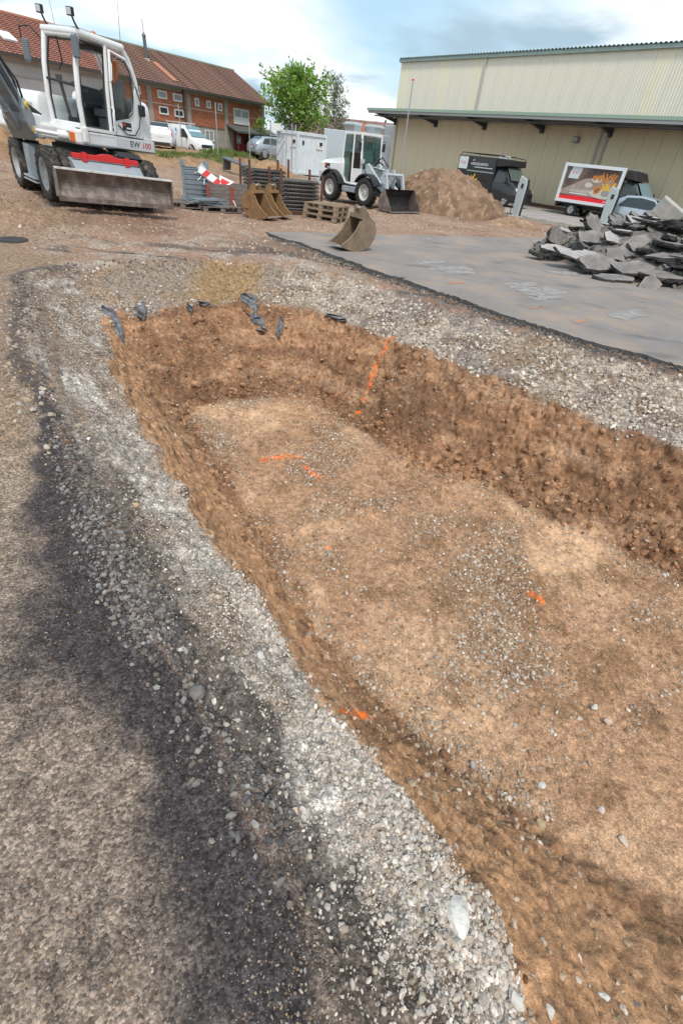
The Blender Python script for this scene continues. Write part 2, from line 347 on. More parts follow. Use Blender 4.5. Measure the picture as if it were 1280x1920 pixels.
# ---- colour of the materials, with crevice shade in the gravel
def mixc(c, k, m): return c * (1 - m[..., None]) + np.array(k)[None, None, :] * m[..., None]
C = np.zeros(GX.shape + (3,)) + np.array((0.35, 0.225, 0.16))
C = mixc(C, (0.25, 0.15, 0.105), ss(-0.05, 0.45, n_lo + 0.5 * n_md)); C = mixc(C, (0.42, 0.315, 0.235), ss(0.05, 0.4, n_md - 0.4 * n_lo + 0.25 * n_hi) * 0.7)
palegr = ss(3.4, 0.2, DA) * ss(-0.25, 0.25, n_md + 0.6 * n_hi) * ss(4, 8, GY)
C = mixc(C, (0.43, 0.385, 0.34), palegr * 0.55)
C = mixc(C, (0.075, 0.068, 0.066), ss(0.1, 0.4, fbm(GX * 0.9, GY * 2.6, None, 4, 71)) * ss(3.5, 0.4, DA) * 0.85 * ss(5, 8, GY))
C = mixc(C, (0.10, 0.085, 0.075), ss(1.0, 0.1, DP) * ss(-0.3, 0.2, n_hi + .5 * n_md) * (DP > 0) * (GY < 13.0 + (GX + 2.44) * .68) * 0.8)
C = mixc(C, (0.40, 0.25, 0.135), bankw * 0.75); C = mixc(C, (0.25, 0.145, 0.075), bankw * ss(0, 0.4, n_md))
C = mixc(C, (0.38, 0.27, 0.16), np.clip(loose * 1.3, 0, 1) * ss(-.2, .3, n_hi))
C = mixc(C, (0.09, 0.11, 0.04), ss(45, 60, RR))
# dirty asphalt where the photographer stands
grain = ss(0.55, 0.15, g1)
ca = np.zeros_like(C) + np.array((0.275, 0.212, 0.168)); ca = mixc(ca, (0.38, 0.285, 0.215), ss(0.0, 0.5, n_lo + 0.7 * n_md + 0.1) * 0.8)
ca = mixc(ca, (0.12, 0.098, 0.085), ss(0.25, 0.55, n_md * 0.9 + 0.35 * n_hi - 0.5 * n_lo) * 0.75)
edge_dark = ss(0.85, 0.45, (DA + 0.20 * wn + 0.13 * wn2 + .06 * n_hi) / (0.20 + 0.36 * ss(3.2, 1.6, GY))); ca = mixc(ca, (0.058, 0.050, 0.053), edge_dark * (0.55 + 0.38 * ss(5.5, 3.5, RR)))
brownl = ss(2.1, 3.1, GY + 0.5 * wn) * ss(0.10, 0.34, DA + .15 * wn); ca = mixc(ca, (0.36, 0.235, 0.15), brownl * (0.55 + 0.4 * ss(-.2, .3, n_hi)))
C = C * (1 - w_left_asph[..., None]) + ca * w_left_asph[..., None]
# gravel base course
cg = np.zeros_like(C) + np.array((0.60, 0.53, 0.465)); cg = mixc(cg, (0.31, 0.23, 0.17), ss(-0.15, 0.3, n_md + 0.3 * n_hi + 0.4 * ridge) * 0.85); cg = mixc(cg, (0.60, 0.57, 0.54), ss(0.1, 0.5, n_hi - 0.3 * n_md) * 0.7)
cg = cg * (0.72 + 0.5 * cid[..., None]) * (0.74 + 0.36 * ss(0.75, 0.3, f1)[..., None])  # cell borders darkened: crevice shade put into the gravel colour
cg = mixc(cg, (0.115, 0.095, 0.085), ss(0.44, 0.30, tband + 0.22 * wn + 0.16 * wn2 + .10 * n_hi) * leftness * 0.88 * (0.25 + 0.75 * ss(4.2, 2.6, RR)))
farl = leftness * ss(2.8, 4.2, RR) * ss(-0.35, 0.2, fbm(sa * 1.2, tband * 7 + n_lo, None, 4, 93)); cg = mixc(cg, (0.29, 0.205, 0.145), farl * 0.8)
patch2 = ss(-0.22, 0.28, fbm(GX * 2.3, GY * 2.3, None, 4, 94)); cg = mixc(cg, (0.25, 0.185, 0.14), (1 - patch2) * leftness * 0.45)
fwall = ss(1.7, 1.0, np.abs(GX * 0.55 - GY * 0.83 + 9.75)) * (GX < -1.6) * ss(-4.6, -4.2, GX)
cg = cg * (1 - np.array((0.20, 0.25, 0.30)) * (1 - leftness[..., None])); cg = mixc(cg, (0.225, 0.185, 0.165), ss(-0.1, 0.35, fbm(GX * 2, GY * 2, None, 3, 91)) * (1 - leftness) * 0.7); cg = mixc(cg, (0.30, 0.21, 0.14), ss(0.1, 0.45, fbm(GX * 1.5, GY * 1.5, None, 3, 92)) * (1 - leftness) * 0.8); cg = mixc(cg, (0.30, 0.235, 0.185), fwall * 0.85); cg = mixc(cg, (0.40, 0.27, 0.165), fwall * ss(-.1, .4, n_md) * .6); cg = mixc(cg, (0.36, 0.235, 0.125), fwall * ss(-3.3, -2.9, GX + 0.2 * wn) * ss(-1.9, -2.2, GX) * 0.95)
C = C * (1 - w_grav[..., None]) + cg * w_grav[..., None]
# clay and gravelly subsoil of the walls
cs = np.zeros_like(C) + np.array((0.37, 0.205, 0.115)); cs = mixc(cs, (0.205, 0.108, 0.06), ss(0.0, 0.5, n_md + 0.35 * n_hi + 0.45 * n_lo) * 0.8); cs = mixc(cs, (0.47, 0.285, 0.17), ss(0.05, 0.4, -n_md + 0.4 * n_hi + .2 * n_lo) * 0.85); cs = cs * (1 + 0.3 * chunk[..., None] * (1 - leftness[..., None]))
cs = mixc(cs, (0.55, 0.31, 0.165), leftness * (0.45 + 0.5 * ss(-0.1, 0.4, streak))); cs = mixc(cs, (0.20, 0.115, 0.06), leftness * ss(0.1, 0.5, -streak) * 0.7)
lay_ = fbm(GZ * 7 + 0.9 * n_lo + .25 * n_md, wu * 0.45, None, 3, 55); cs = mixc(cs, (0.20, 0.11, 0.065), (1 - leftness) * ss(0.1, 0.45, lay_) * 0.7); cs = mixc(cs, (0.45, 0.29, 0.185), (1 - leftness) * ss(0.1, 0.45, -lay_) * 0.55)
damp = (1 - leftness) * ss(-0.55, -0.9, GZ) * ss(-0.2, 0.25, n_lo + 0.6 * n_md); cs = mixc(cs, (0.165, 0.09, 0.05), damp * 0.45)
cs = cs * (0.8 + 0.35 * cid[..., None])
C = C * (1 - w_soil[..., None]) + cs * w_soil[..., None]
cf = np.zeros_like(C) + np.array((0.46, 0.275, 0.165)); cf = mixc(cf, (0.58, 0.375, 0.235), ss(0.0, 0.45, n_lo - 0.2 * n_md + .25 * n_hi) * 0.8); cf = mixc(cf, (0.25, 0.14, 0.072), ss(-0.02, 0.4, n_md * 0.8 + 0.55 * n_hi - 0.2 * n_lo) * 0.72)
scrape = ss(0.05, 0.35, fbm(GX * 0.9 + 4, GY * 0.9, None, 3, 97)) * ss(-.1, .2, n_md); cf = mixc(cf, (0.62, 0.395, 0.245), scrape * .75); cf = mixc(cf, (0.25, 0.145, 0.085), clump * 0.5)
C = C * (1 - w_floor[..., None]) + cf * w_floor[..., None]
# orange marking paint sprayed on the soil
def spray(pts, wd, dens, seed):
    global C
    H_ = [hit(*p) for p in pts]
    d = np.full(GX.shape, 1e9)
    for a, b in zip(H_[:-1], H_[1:]):
        e = b - a; L2 = e @ e; q = np.stack([GX - a[0], GY - a[1], GZ - a[2]], -1); t = np.clip((q @ e) / L2, 0, 1)
        d = np.minimum(d, np.linalg.norm(q - t[..., None] * e, axis=-1))
    m = ss(wd, wd * 0.35, d + wd * 0.5 * n_hi) * dens * ss(-0.55, 0.0, vnoise(GX * 30, GY * 30, GZ * 30, seed))
    C = mixc(C, (0.95, 0.20, 0.035), np.clip(m, 0, 1))
spray([(733, 632), (718, 660), (703, 690), (690, 725), (668, 778)], 0.055, .9, 1)
spray([(492, 862), (530, 856), (562, 856)], 0.075, .95, 2); spray([(568, 872), (598, 897)], 0.06, 1.0, 3)
spray([(992, 1114), (1012, 1128)], 0.06, 1.0, 4); spray([(612, 1024), (622, 1026)], 0.03, 0.9, 5)
spray([(638, 1336), (672, 1338), (698, 1346)], 0.05, 1.0, 6)
nr_, nc_ = GX.shape
idx = np.arange(nr_ * nc_).reshape(nr_, nc_)
a = idx[:-1, :]; b = np.roll(a, -1, axis=1); c2 = np.roll(idx[1:, :], -1, axis=1); d2_ = idx[1:, :]
quads = np.stack([a, d2_, c2, b], -1).reshape(-1, 4)[:, ::-1]
V = np.stack([GX, GY, GZ], -1).reshape(-1, 3); V = np.vstack([V, [[0, 0, float(GZ[0].mean())]]])
tris = np.stack([idx[0], np.full(nc_, nr_ * nc_), np.roll(idx[0], -1)], -1)[:, ::-1]
me = bpy.data.meshes.new('ground')
nq, ntri = len(quads), len(tris)
me.vertices.add(len(V)); me.vertices.foreach_set('co', V.astype(np.float32).ravel())
me.loops.add(nq * 4 + ntri * 3); me.loops.foreach_set('vertex_index', np.concatenate([quads.ravel(), tris.ravel()]).astype(np.int32))
me.polygons.add(nq + ntri); me.polygons.foreach_set('loop_start', np.concatenate([np.arange(nq) * 4, nq * 4 + np.arange(ntri) * 3]).astype(np.int32))
me.polygons.foreach_set('loop_total', np.concatenate([np.full(nq, 4), np.full(ntri, 3)]).astype(np.int32)); me.polygons.foreach_set('use_smooth', np.ones(nq + ntri, bool))
me.update(calc_edges=True)
ca_ = me.color_attributes.new('Col', 'FLOAT_COLOR', 'POINT')
CV = np.ones((len(V), 4), np.float32); CV[:-1, :3] = np.clip(C.reshape(-1, 3), 0, 1); CV[:-1, 3] = np.clip(wall * (1 - 0.35 * leftness) + w_floor * (0.75 - 0.5 * scrape) + 0.7 * w_grav + 0.15 * w_left_asph + 0.6 * yard, 0, 1).ravel(); CV[-1, :3] = CV[0, :3]
ca_.data.foreach_set('color', CV.ravel())
gr_ = me.attributes.new('Grain', 'FLOAT', 'POINT'); gr_.data.foreach_set('value', np.append(np.clip(0.95 * w_left_asph + 0.8 * w_grav + wall * (0.30 - .1 * leftness) + w_floor * (0.5 - 0.4 * scrape) + 0.5 * yard, 0, 1).ravel(), 0.9).astype(np.float32))
def soil_mat():
    m = bpy.data.materials.new('soil'); m.use_nodes = True; t = m.node_tree; p = t.nodes['Principled BSDF']; p.inputs['Roughness'].default_value = 0.95; p.inputs['Specular IOR Level'].default_value = 0.2
    nw = t.nodes.new; lk = t.links.new; tcn = nw('ShaderNodeTexCoord'); at_ = nw('ShaderNodeAttribute'); at_.attribute_name = 'Col'
    def noise(sc, det, ro):
        n = nw('ShaderNodeTexNoise'); n.inputs['Scale'].default_value = sc; n.inputs['Detail'].default_value = det; n.inputs['Roughness'].default_value = ro; lk(tcn.outputs['Object'], n.inputs[0]); return n.outputs[0]
    def mr(x, a, b, c, d):
        n = nw('ShaderNodeMapRange'); lk(x, n.inputs[0])
        for i, v in enumerate((a, b, c, d)): n.inputs[i + 1].default_value = v
        return n.outputs[0]
    def ma(op, x, y):
        n = nw('ShaderNodeMath'); n.operation = op
        for i, v in enumerate((x, y)):
            if isinstance(v, (int, float)): n.inputs[i].default_value = v
            else: lk(v, n.inputs[i])
        return n.outputs[0]
    ag = nw('ShaderNodeAttribute'); ag.attribute_name = 'Grain'; G = ag.outputs['Fac']
    def voro(sc):
        v = nw('ShaderNodeTexVoronoi'); v.inputs['Scale'].default_value = sc; lk(tcn.outputs['Object'], v.inputs['Vector']); v.inputs['Randomness'].default_value = 1.0
        q = nw('ShaderNodeSeparateColor'); lk(v.outputs['Color'], q.inputs[0]); return mr(q.outputs[0], 0, 1, 0.62, 1.45), mr(v.outputs['Distance'], 0.30, 0.72, 1.0, 0.0), q.outputs[1]
    ca1, ea1, ra1 = voro(105); ca2, ea2, ra2 = voro(26)
    n1 = noise(16, 6, 0.66); n2 = noise(110, 3, 0.6)
    n3 = noise(48, 5, 0.78)
    g1_ = ma('MULTIPLY', mr(ra1, 0.30, 0.34, 0.52, 1.0), ma('MULTIPLY', ca1, mr(n3, 0.38, 0.62, 0.78, 1.22)));  pick = ma('GREATER_THAN', ma('MULTIPLY', ra2, mr(at_.outputs['Alpha'], 0.15, 0.5, 0.6, 1.0)), 0.74)
    g2_ = ma('ADD', ma('MULTIPLY', ma('MULTIPLY', ca2, mr(ea2, 0, 1, 0.5, 1.06)), pick), ma('SUBTRACT', 1.0, pick))  # grain rims darkened in the colour, like shade in the gaps
    gm = ma('ADD', ma('MULTIPLY', ma('MULTIPLY', g1_, g2_), G), ma('SUBTRACT', 1.0, G))
    f = ma('MULTIPLY', ma('MULTIPLY', mr(n1, 0.34, 0.64, 0.66, 1.30), mr(n2, 0.35, 0.65, 0.78, 1.2)), gm)
    mx = nw('ShaderNodeMix'); mx.data_type = 'RGBA'; mx.blend_type = 'MULTIPLY'; mx.inputs[0].default_value = 1.0; lk(at_.outputs['Color'], mx.inputs[6]); lk(f, mx.inputs[7]); lk(mx.outputs[2], p.inputs['Base Color'])
    h = ma('ADD', ma('MULTIPLY', ma('MULTIPLY', n1, at_.outputs['Alpha']), 0.026), ma('MULTIPLY', ma('ADD', ma('ADD', ma('MULTIPLY', ma('MULTIPLY', ea1, ra1), 0.006), ma('MULTIPLY', n3, 0.003)), ma('MULTIPLY', ma('MULTIPLY', ea2, pick), 0.011)), G))
    h = ma('ADD', h, ma('MULTIPLY', n2, 0.004))
    bp = nw('ShaderNodeBump'); bp.inputs['Strength'].default_value = 1.0; bp.inputs['Distance'].default_value = 1.0; lk(h, bp.inputs['Height']); lk(bp.outputs[0], p.inputs['Normal']); return m
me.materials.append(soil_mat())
gob = bpy.data.objects.new('ground', me); COL.objects.link(gob)
tag(gob, 'brown earth yard with the gravel-rimmed excavation pit', 'ground', kind='structure')
NRM = nrm(GX, GY, GZ)
AREA = np.linalg.norm(np.cross(np.gradient(np.stack([GX, GY, GZ], -1), axis=0), np.gradient(np.stack([GX, GY, GZ], -1), axis=1)), axis=-1)
VIEW = (np.abs(np.degrees(TH)) < 52) | ((np.abs(np.degrees(TH)) < 128) & (RR < 1.9))

# ---------------------------------------------------------------- loose stones lying on it
def ico(sub):
    import bmesh
    bm = bmesh.new(); bmesh.ops.create_icosphere(bm, subdivisions=sub, radius=0.5); v = np.array([x.co[:] for x in bm.verts]); f = np.array([[q.index for q in p.verts] for p in bm.faces]); bm.free(); return v, f
def stone_shapes(sub, n, ang, seed):
    rg = np.random.default_rng(seed); v, f = ico(sub); out = []
    for _ in range(n):
        q = v * rg.uniform([0.75, 0.6, 0.45], [1.3, 1.0, 0.8]); 
        for _k in range(ang):
            d = rg.normal(size=3); d /= np.linalg.norm(d); h = rg.uniform(0.22, 0.36); k = q @ d; q = q - np.outer(np.maximum(k - h, 0) * 0.9, d)
        q = q * (1 + 0.10 * rg.normal(size=(len(q), 1))); out.append(q)
    return np.array(out), f
def rot_rand(n, rg, tilt=1.0):
    q = rg.normal(size=(n, 4)); q[:, 1:3] *= tilt; q /= np.linalg.norm(q, axis=1, keepdims=True); w_, x, y, z = q.T
    return np.stack([1 - 2 * (y * y + z * z), 2 * (x * y - z * w_), 2 * (x * z + y * w_), 2 * (x * y + z * w_), 1 - 2 * (x * x + z * z), 2 * (y * z - x * w_), 2 * (x * z - y * w_), 2 * (y * z + x * w_), 1 - 2 * (x * x + y * y)], -1).reshape(n, 3, 3)
stone_m = mat('stone', (0.4, 0.4, 0.4), 0.9, attr='Col', col2=(0.72, 0.69, 0.66), nscale=30, lo=0.4, hi=0.7, bump=0.25, bscale=60)
def stones_mesh(name, P, S, CL, sub, ang, seed, smooth=False):
    rg = np.random.default_rng(seed); sh, f = stone_shapes(sub, 12, ang, seed); n = len(P)
    vv = sh[rg.integers(0, 12, n)] * S[:, None, None]; vv = np.einsum('nij,nkj->nki', rot_rand(n, rg, 0.5), vv) + P[:, None, :]
    k = sh.shape[1]; F = (f[None] + (np.arange(n) * k)[:, None, None]).reshape(-1, 3)
    m = bpy.data.meshes.new(name); m.vertices.add(n * k); m.vertices.foreach_set('co', vv.astype(np.float32).ravel()); m.loops.add(F.size); m.loops.foreach_set('vertex_index', F.astype(np.int32).ravel())
    m.polygons.add(len(F)); m.polygons.foreach_set('loop_start', (np.arange(len(F)) * 3).astype(np.int32)); m.polygons.foreach_set('loop_total', np.full(len(F), 3, np.int32)); m.polygons.foreach_set('use_smooth', np.full(len(F), smooth)); m.update(calc_edges=True)
    at_ = m.color_attributes.new('Col', 'FLOAT_COLOR', 'POINT'); cc = np.ones((n, k, 4), np.float32); cc[..., :3] = CL[:, None, :]; at_.data.foreach_set('color', cc.ravel())
    m.materials.append(stone_m); return m
def scatter(name, label, weight, n, s0, s1, cols, sub=1, ang=3, sink=0.2, seed=1, minpx=0.0, pw=2.2):
    rg = np.random.default_rng(seed); wgt = (weight * AREA * VIEW).ravel(); wgt = wgt / wgt.sum()
    i = rg.choice(wgt.size, n, p=wgt); p = V[:-1][i]; nn = NRM.reshape(-1, 3)[i]; r = RR.ravel()[i]
    S = np.maximum(s0 + (s1 - s0) * rg.random(n) ** pw, r * minpx)
    j = rg.normal(size=(n, 3)) * (0.006 * r)[:, None]; j -= nn * np.sum(j * nn, 1, keepdims=True)
    p = p + j * 0.6 + nn * (S * (0.3 - sink))[:, None]
    cols = np.array(cols); CL = cols[rg.integers(0, len(cols), n)] * rg.uniform(0.72, 1.2, (n, 1))
    o = bpy.data.objects.new(name, stones_mesh(name, p, S, CL, sub, ang, seed)); COL.objects.link(o); return tag(o, label, 'clods' if name == 'soil_clods' else 'gravel', kind='stuff')
greys = [(0.62, 0.55, 0.48), (0.52, 0.46, 0.41), (0.68, 0.61, 0.54), (0.42, 0.38, 0.35), (0.55, 0.45, 0.36), (0.74, 0.69, 0.62)]
darks = [(0.085, 0.08, 0.082), (0.13, 0.122, 0.12), (0.19, 0.175, 0.165), (0.30, 0.285, 0.27)]
browns = [(0.36, 0.25, 0.15), (0.45, 0.34, 0.23), (0.27, 0.17, 0.095), (0.50, 0.42, 0.33), (0.40, 0.33, 0.27)]
lg = leftness * w_grav; rg_ = (1 - leftness) * w_grav
near = 1 / (0.5 + RR ** 1.3)
patch = ss(-0.2, 0.35, n_md + 0.5 * n_lo + 0.1)
tw_ = 0.05 + 1.0 * ss(0.5, 0.78, tband + 0.12 * wn) + 0.4 * ss(0.1, 0.4, n_md) * ss(.25, .45, tband)
fadeL = 0.18 + 0.82 * ss(4.2, 1.8, RR)
warmg = greys[:3] + [(0.46, 0.39, 0.31), (0.40, 0.33, 0.26), (0.52, 0.47, 0.41)]
scatter('gravel', 'pale crushed gravel along the near left rim of the pit', lg * near * tw_ * fadeL * (0.12 + patch2) * ss(0.05, 0.16, -dAw), 7000, 0.008, 0.036, greys + warmg, 1, 3, 0.24, 3, 0.004, 2.0)
scatter('gravel', 'fine pale grit on the near left rim of the pit', lg * near * (0.3 + patch) * (.15 + ss(.2, .45, tband + .1 * wn)), 10000, 0.006, 0.018, greys + warmg, 1, 2, 0.2, 14, 0.0028, 1.5)
scatter('gravel', 'dark asphalt crumbs between the asphalt and the pale gravel', (ss(0.20, 0.0, np.abs(DA + 0.05 * wn))) * leftness * near * (0.15 + patch) * fadeL * ss(.3, 1.0, RR), 4200, 0.007, 0.038, darks + [(0.27, 0.24, 0.215), (0.2, 0.165, 0.14)], 1, 3, 0.2, 4, 0.004, 2.2)
scatter('gravel', 'pale gravel layer below the far asphalt edge', rg_ * (1 - .85 * fwall) * (0.12 + patch) * (0.4 + 0.9 * tband), 4200, 0.02, 0.085, greys + warmg + browns[3:4], 1, 3, 0.26, 5, 0.003, 2.6)
scatter('gravel', 'pebbles strewn over the tan pit floor', w_floor * near * (0.10 + clump ** 2 * 1.2 + 0.5 * ss(0.35, 0.0, np.abs(DC))), 13000, 0.009, 0.048, browns + browns[1:] + greys[:3], 1, 2, 0.3, 6, 0.0036, 2.1)
scatter('gravel', 'pebbles and clods stuck in the brown pit walls', wall * near * (0.25 + clump) * (1 - .75 * leftness), 4500, 0.012, 0.055, browns + browns[:3] + browns[:3] + greys[:1], 1, 2, 0.34, 8, 0.0035, 2.4)
scatter('soil_clods', 'brown clods crumbling out of the far and right pit walls', wall * (1 - .93 * leftness) * (0.05 + ss(0.05, .5, clod) * ss(-.2, .3, n_md) + 0.9 * np.exp(-((DC - .10) / .2) ** 2)), 3600, 0.016, 0.13, [(0.36, 0.19, 0.10), (0.27, 0.14, 0.072), (0.44, 0.25, 0.14), (0.20, 0.105, 0.055)], 1, 3, 0.38, 17, 0.003, 3.6)
scatter('gravel', 'stones scattered on the dirt yard around the pit', yard * ss(30, 11, RR) * (0.15 + clump + 0.5 * palegr) * (DP > 0.05) * ss(0.0, 0.7, DA), 4500, 0.02, 0.08, browns + browns + greys[:2] + [(0.36, 0.3, 0.25)], 1, 2, 0.3, 9, 0.0026, 3.0)
scatter('gravel', 'black asphalt crumbs along the broken far edge', ss(0.28, 0.02, np.abs(DP - 0.06 + 0.06 * wn)) * (DP > -0.02) * (GX < 6) * (GY < 13.0 + (GX + 2.44) * .68), 2200, 0.015, 0.07, darks[:3] + browns[2:3], 1, 3, 0.2, 15, 0.003, 2.2)
scatter('gravel', 'fine grit on the dirty near asphalt', w_left_asph * near ** 1.2 * (0.2 + ss(-.2, .4, n_md)), 15000, 0.004, 0.014, browns[:1] + browns[2:3] + browns[4:] + darks[1:] + [(0.30, 0.24, 0.19), (0.24, 0.19, 0.15)], 1, 2, 0.2, 10, 0.0022, 3.0)
scatter('gravel', 'loose light stones on the dirt beside the left rim', w_left_asph * ss(2.2, 3.6, GY) * ss(9, 5, RR), 800, 0.02, 0.075, browns + warmg[3:], 1, 2, 0.25, 13, 0.004, 2.6)
# ---------------------------------------------------------------- asphalt lot with its broken edge
asph_m = mat('asphalt', (0.20, 0.174, 0.158), 0.82, col2=(0.275, 0.235, 0.208), nscale=0.55, lo=0.35, hi=0.7, bump=0.35, bscale=140, detail=8)
bit_m = mat('bitumen', (0.030, 0.028, 0.028), 0.75, col2=(0.10, 0.092, 0.085), nscale=45, lo=0.45, hi=0.75, bump=0.9, bscale=70)
def asphalt_nodes():
    t = asph_m.node_tree; p = t.nodes['Principled BSDF']; src = p.inputs['Base Color'].links[0].from_socket
    tcn = [n for n in t.nodes if n.type == 'TEX_COORD'][0]
    def layer(prev, colr, scale, lo, hi, stretch=(1, 1, 1), detail=4, rot=0.0):
        mp = t.nodes.new('ShaderNodeMapping'); mp.inputs['Scale'].default_value = stretch; mp.inputs['Rotation'].default_value = (0, 0, rot); t.links.new(tcn.outputs['Object'], mp.inputs[0])
        nz = t.nodes.new('ShaderNodeTexNoise'); nz.inputs['Scale'].default_value = scale; nz.inputs['Detail'].default_value = detail; t.links.new(mp.outputs[0], nz.inputs[0])
        mr = t.nodes.new('ShaderNodeMapRange'); mr.inputs[1].default_value = lo; mr.inputs[2].default_value = hi; t.links.new(nz.outputs[0], mr.inputs[0])
        mx = t.nodes.new('ShaderNodeMix'); mx.data_type = 'RGBA'; t.links.new(mr.outputs[0], mx.inputs[0]); t.links.new(prev, mx.inputs[6]); mx.inputs[7].default_value = (*colr, 1); return mx.outputs[2]
    s = layer(src, (0.12, 0.11, 0.11), 1.3, 0.56, 0.75, (0.5, 1.6, 1), 6, 0.6)
    s = layer(s, (0.36, 0.265, 0.20), 0.9, 0.46, 0.68, (1, 1, 1), 6); s = layer(s, (0.25, 0.228, 0.222), 3.0, 0.45, 0.7, (1, 1, 1), 8)
    s = layer(s, (0.30, 0.29, 0.285), 160, 0.58, 0.75)
    s = layer(s, (0.07, 0.068, 0.07), 120, 0.60, 0.75)
    t.links.new(s, p.inputs['Base Color'])
asphalt_nodes()
edge = []
for (p, q) in zip(ASPH[:12], ASPH[1:12]):
    L_ = math.dist(p, q); k = max(1, int(L_ / 0.05))
    for i in range(k): edge.append((p[0] + (q[0] - p[0]) * i / k, p[1] + (q[1] - p[1]) * i / k))
ea = np.array(edge); jit = 0.16 * fbm(ea[:, 0] * 1.7, ea[:, 1] * 1.7, None, 5, 81, 0.6) + 0.03 * RNG.normal(size=len(ea)) ** 3 * .4
edge = [(x + 0.7 * j, y + 0.7 * j) for (x, y), j in zip(edge, jit)]
top = edge + ASPH[12:]
mb = MB(); n = len(top); ne = len(edge)
tz = [0.0 for _ in top]
mb.add([(x, y, 0.0) for x, y in top], [tuple(range(n))]); mb.cur = 1
low = [(x - 0.07 - 0.06 * random.random(), y - 0.07 - 0.06 * random.random(), -0.16) for x, y in top]; midr = [(x - 0.01 - 0.04 * random.random(), y - 0.01 - 0.04 * random.random(), -0.02 - 0.05 * random.random()) for x, y in top]
mb.add([(x, y, 0.0) for x, y in top] + midr + low, [(i, n + i, n + (i + 1) % n, (i + 1) % n) for i in range(n)] + [(n + i, 2 * n + i, 2 * n + (i + 1) % n, n + (i + 1) % n) for i in range(n)])
tag(mb.build('asphalt_lot', [asph_m, bit_m]), 'grey asphalt lot with black broken edge above the pit', 'asphalt', kind='structure')
# worn white bay markings and orange dashes: flat paint, each its own sheet
mk_m = mat('worn_marking', (0.36, 0.34, 0.325), 0.8, col2=(0.21, 0.19, 0.18), nscale=6, lo=0.34, hi=0.6, detail=6)
or_m = mat('orange_paint', (0.55, 0.20, 0.09), 0.8, col2=(0.24, 0.20, 0.18), nscale=10, lo=0.35, hi=0.62, detail=6)
lot = bpy.data.objects['asphalt_lot']
def patch_(pts, m, name='road_marking', z=0.004):
    P = [gp(px, py, z) for px, py in pts]; k = []
    for a_, b_ in zip(P, P[1:] + P[:1]):
        for i in range(5):
            q = a_ + (b_ - a_) * i / 5; k.append((q[0] + random.gauss(0, .012), q[1] + random.gauss(0, .012), z))
    o = MB().add(k, [tuple(range(len(k)))]).build(name, m, lot); return o
for pts in ([(778, 490), (832, 488), (836, 494), (786, 495)], [(802, 502), (868, 498), (890, 505), (845, 508), (806, 506)], [(830, 508), (886, 506), (890, 513), (846, 515)],
            [(944, 532), (1002, 528), (1010, 536), (956, 541)], [(960, 541), (1020, 537), (1068, 549), (1000, 556)], [(985, 556), (1050, 552), (1060, 558), (1004, 563)], [(1135, 585), (1200, 580), (1215, 592), (1170, 600), (1142, 594)], [(1015, 506), (1080, 510), (1085, 517), (1040, 514)], [(792, 445), (812, 447), (808, 449), (792, 448)], [(1000, 455), (990, 447), (1024, 451), (1030, 456)]):
    patch_(pts, mk_m)
for pts in ([(838, 529), (866, 527), (868, 531), (842, 532)], [(990, 577), (1018, 574), (1020, 577), (992, 580)], [(1075, 603), (1100, 597), (1102, 600), (1078, 607)]): patch_(pts, or_m, 'orange_marking')
# far road by the warehouse and its kerb
D_W = np.array([-0.6838, 0.7297]); N_W = np.array([0.7297, 0.6838]); P_W = gp(982, 388)[:2] * 1.055
def wpt(s, o, z=0.0): q = P_W + D_W * s - N_W * o; return (float(q[0]), float(q[1]), z)     # along the warehouse wall, out from it
road_m = mat('paving', (0.30, 0.265, 0.25), 0.85, col2=(0.40, 0.355, 0.33), nscale=1.2, lo=0.35, hi=0.7, bump=0.3, bscale=60)
kerb_m = mat('kerb_concrete', (0.46, 0.45, 0.41), 0.85, col2=(0.30, 0.31, 0.24), nscale=5, lo=0.45, hi=0.7, bump=0.3)
kd = float(np.dot(P_W - gp(985, 411)[:2], N_W)); 
mb = MB(); mb.add([wpt(-40, kd, 0.035), wpt(-40, -0.3, 0.035), wpt(40, -0.3, 0.035), wpt(40, kd, 0.035)], [(0, 1, 2, 3)][::-1])
tag(mb.build('road', road_m), 'pale paved road in front of the warehouse', 'road', kind='structure')
kb = empty('kerb', wpt(0, kd), math.atan2(D_W[1], D_W[0]), 'low pale kerb between road and dirt yard', 'kerb', kind='structure')
mb = MB().box(-0.495, 0.495, -0.08, 0.08, -0.05, 0.13); km = mb.mesh('kerb_stone', kerb_m)
for i in range(-16, 24):
    inst('kerb_stone', km, kb, TM((i * 1.0, random.gauss(0, .008), random.gauss(0, .006))))

# ---------------------------------------------------------------- warehouse
clad_m = mat('cream_cladding', (0.81, 0.77, 0.63), 0.65, col2=(0.74, 0.715, 0.61), nscale=1.0, lo=0.3, hi=0.7, stretch=(2.5, 2.5, 0.25), detail=5)
clad2_m = mat('yellow_cladding', (0.80, 0.695, 0.48), 0.7, col2=(0.73, 0.63, 0.43), nscale=1.0, lo=0.3, hi=0.7, stretch=(2, 2, 0.3), bump=0.15, bscale=20)
stain_m = mat('streaked_cladding', (0.81, 0.77, 0.63), 0.65, col2=(0.80, 0.745, 0.48), nscale=2.2, lo=0.45, hi=0.62, stretch=(2.5, 2.5, 0.12), detail=4)
trim_m = mat('green_trim', (0.26, 0.34, 0.31), 0.5, col2=(0.2, 0.27, 0.24), nscale=3)
steel_m = mat('dark_steel', (0.045, 0.05, 0.055), 0.5); under_m = mat('canopy_underside', (0.12, 0.12, 0.125), 0.6, col2=(0.17, 0.17, 0.175), nscale=2)
pipe_m = mat('grey_pipe', (0.45, 0.45, 0.43), 0.5)
EAVE = 7.55; SL, SR = 13.75, -24.0
wh = empty('warehouse', wpt(0, 0), math.atan2(-D_W[1], -D_W[0]), 'long cream metal warehouse with a dark canopy behind the trucks', 'warehouse')
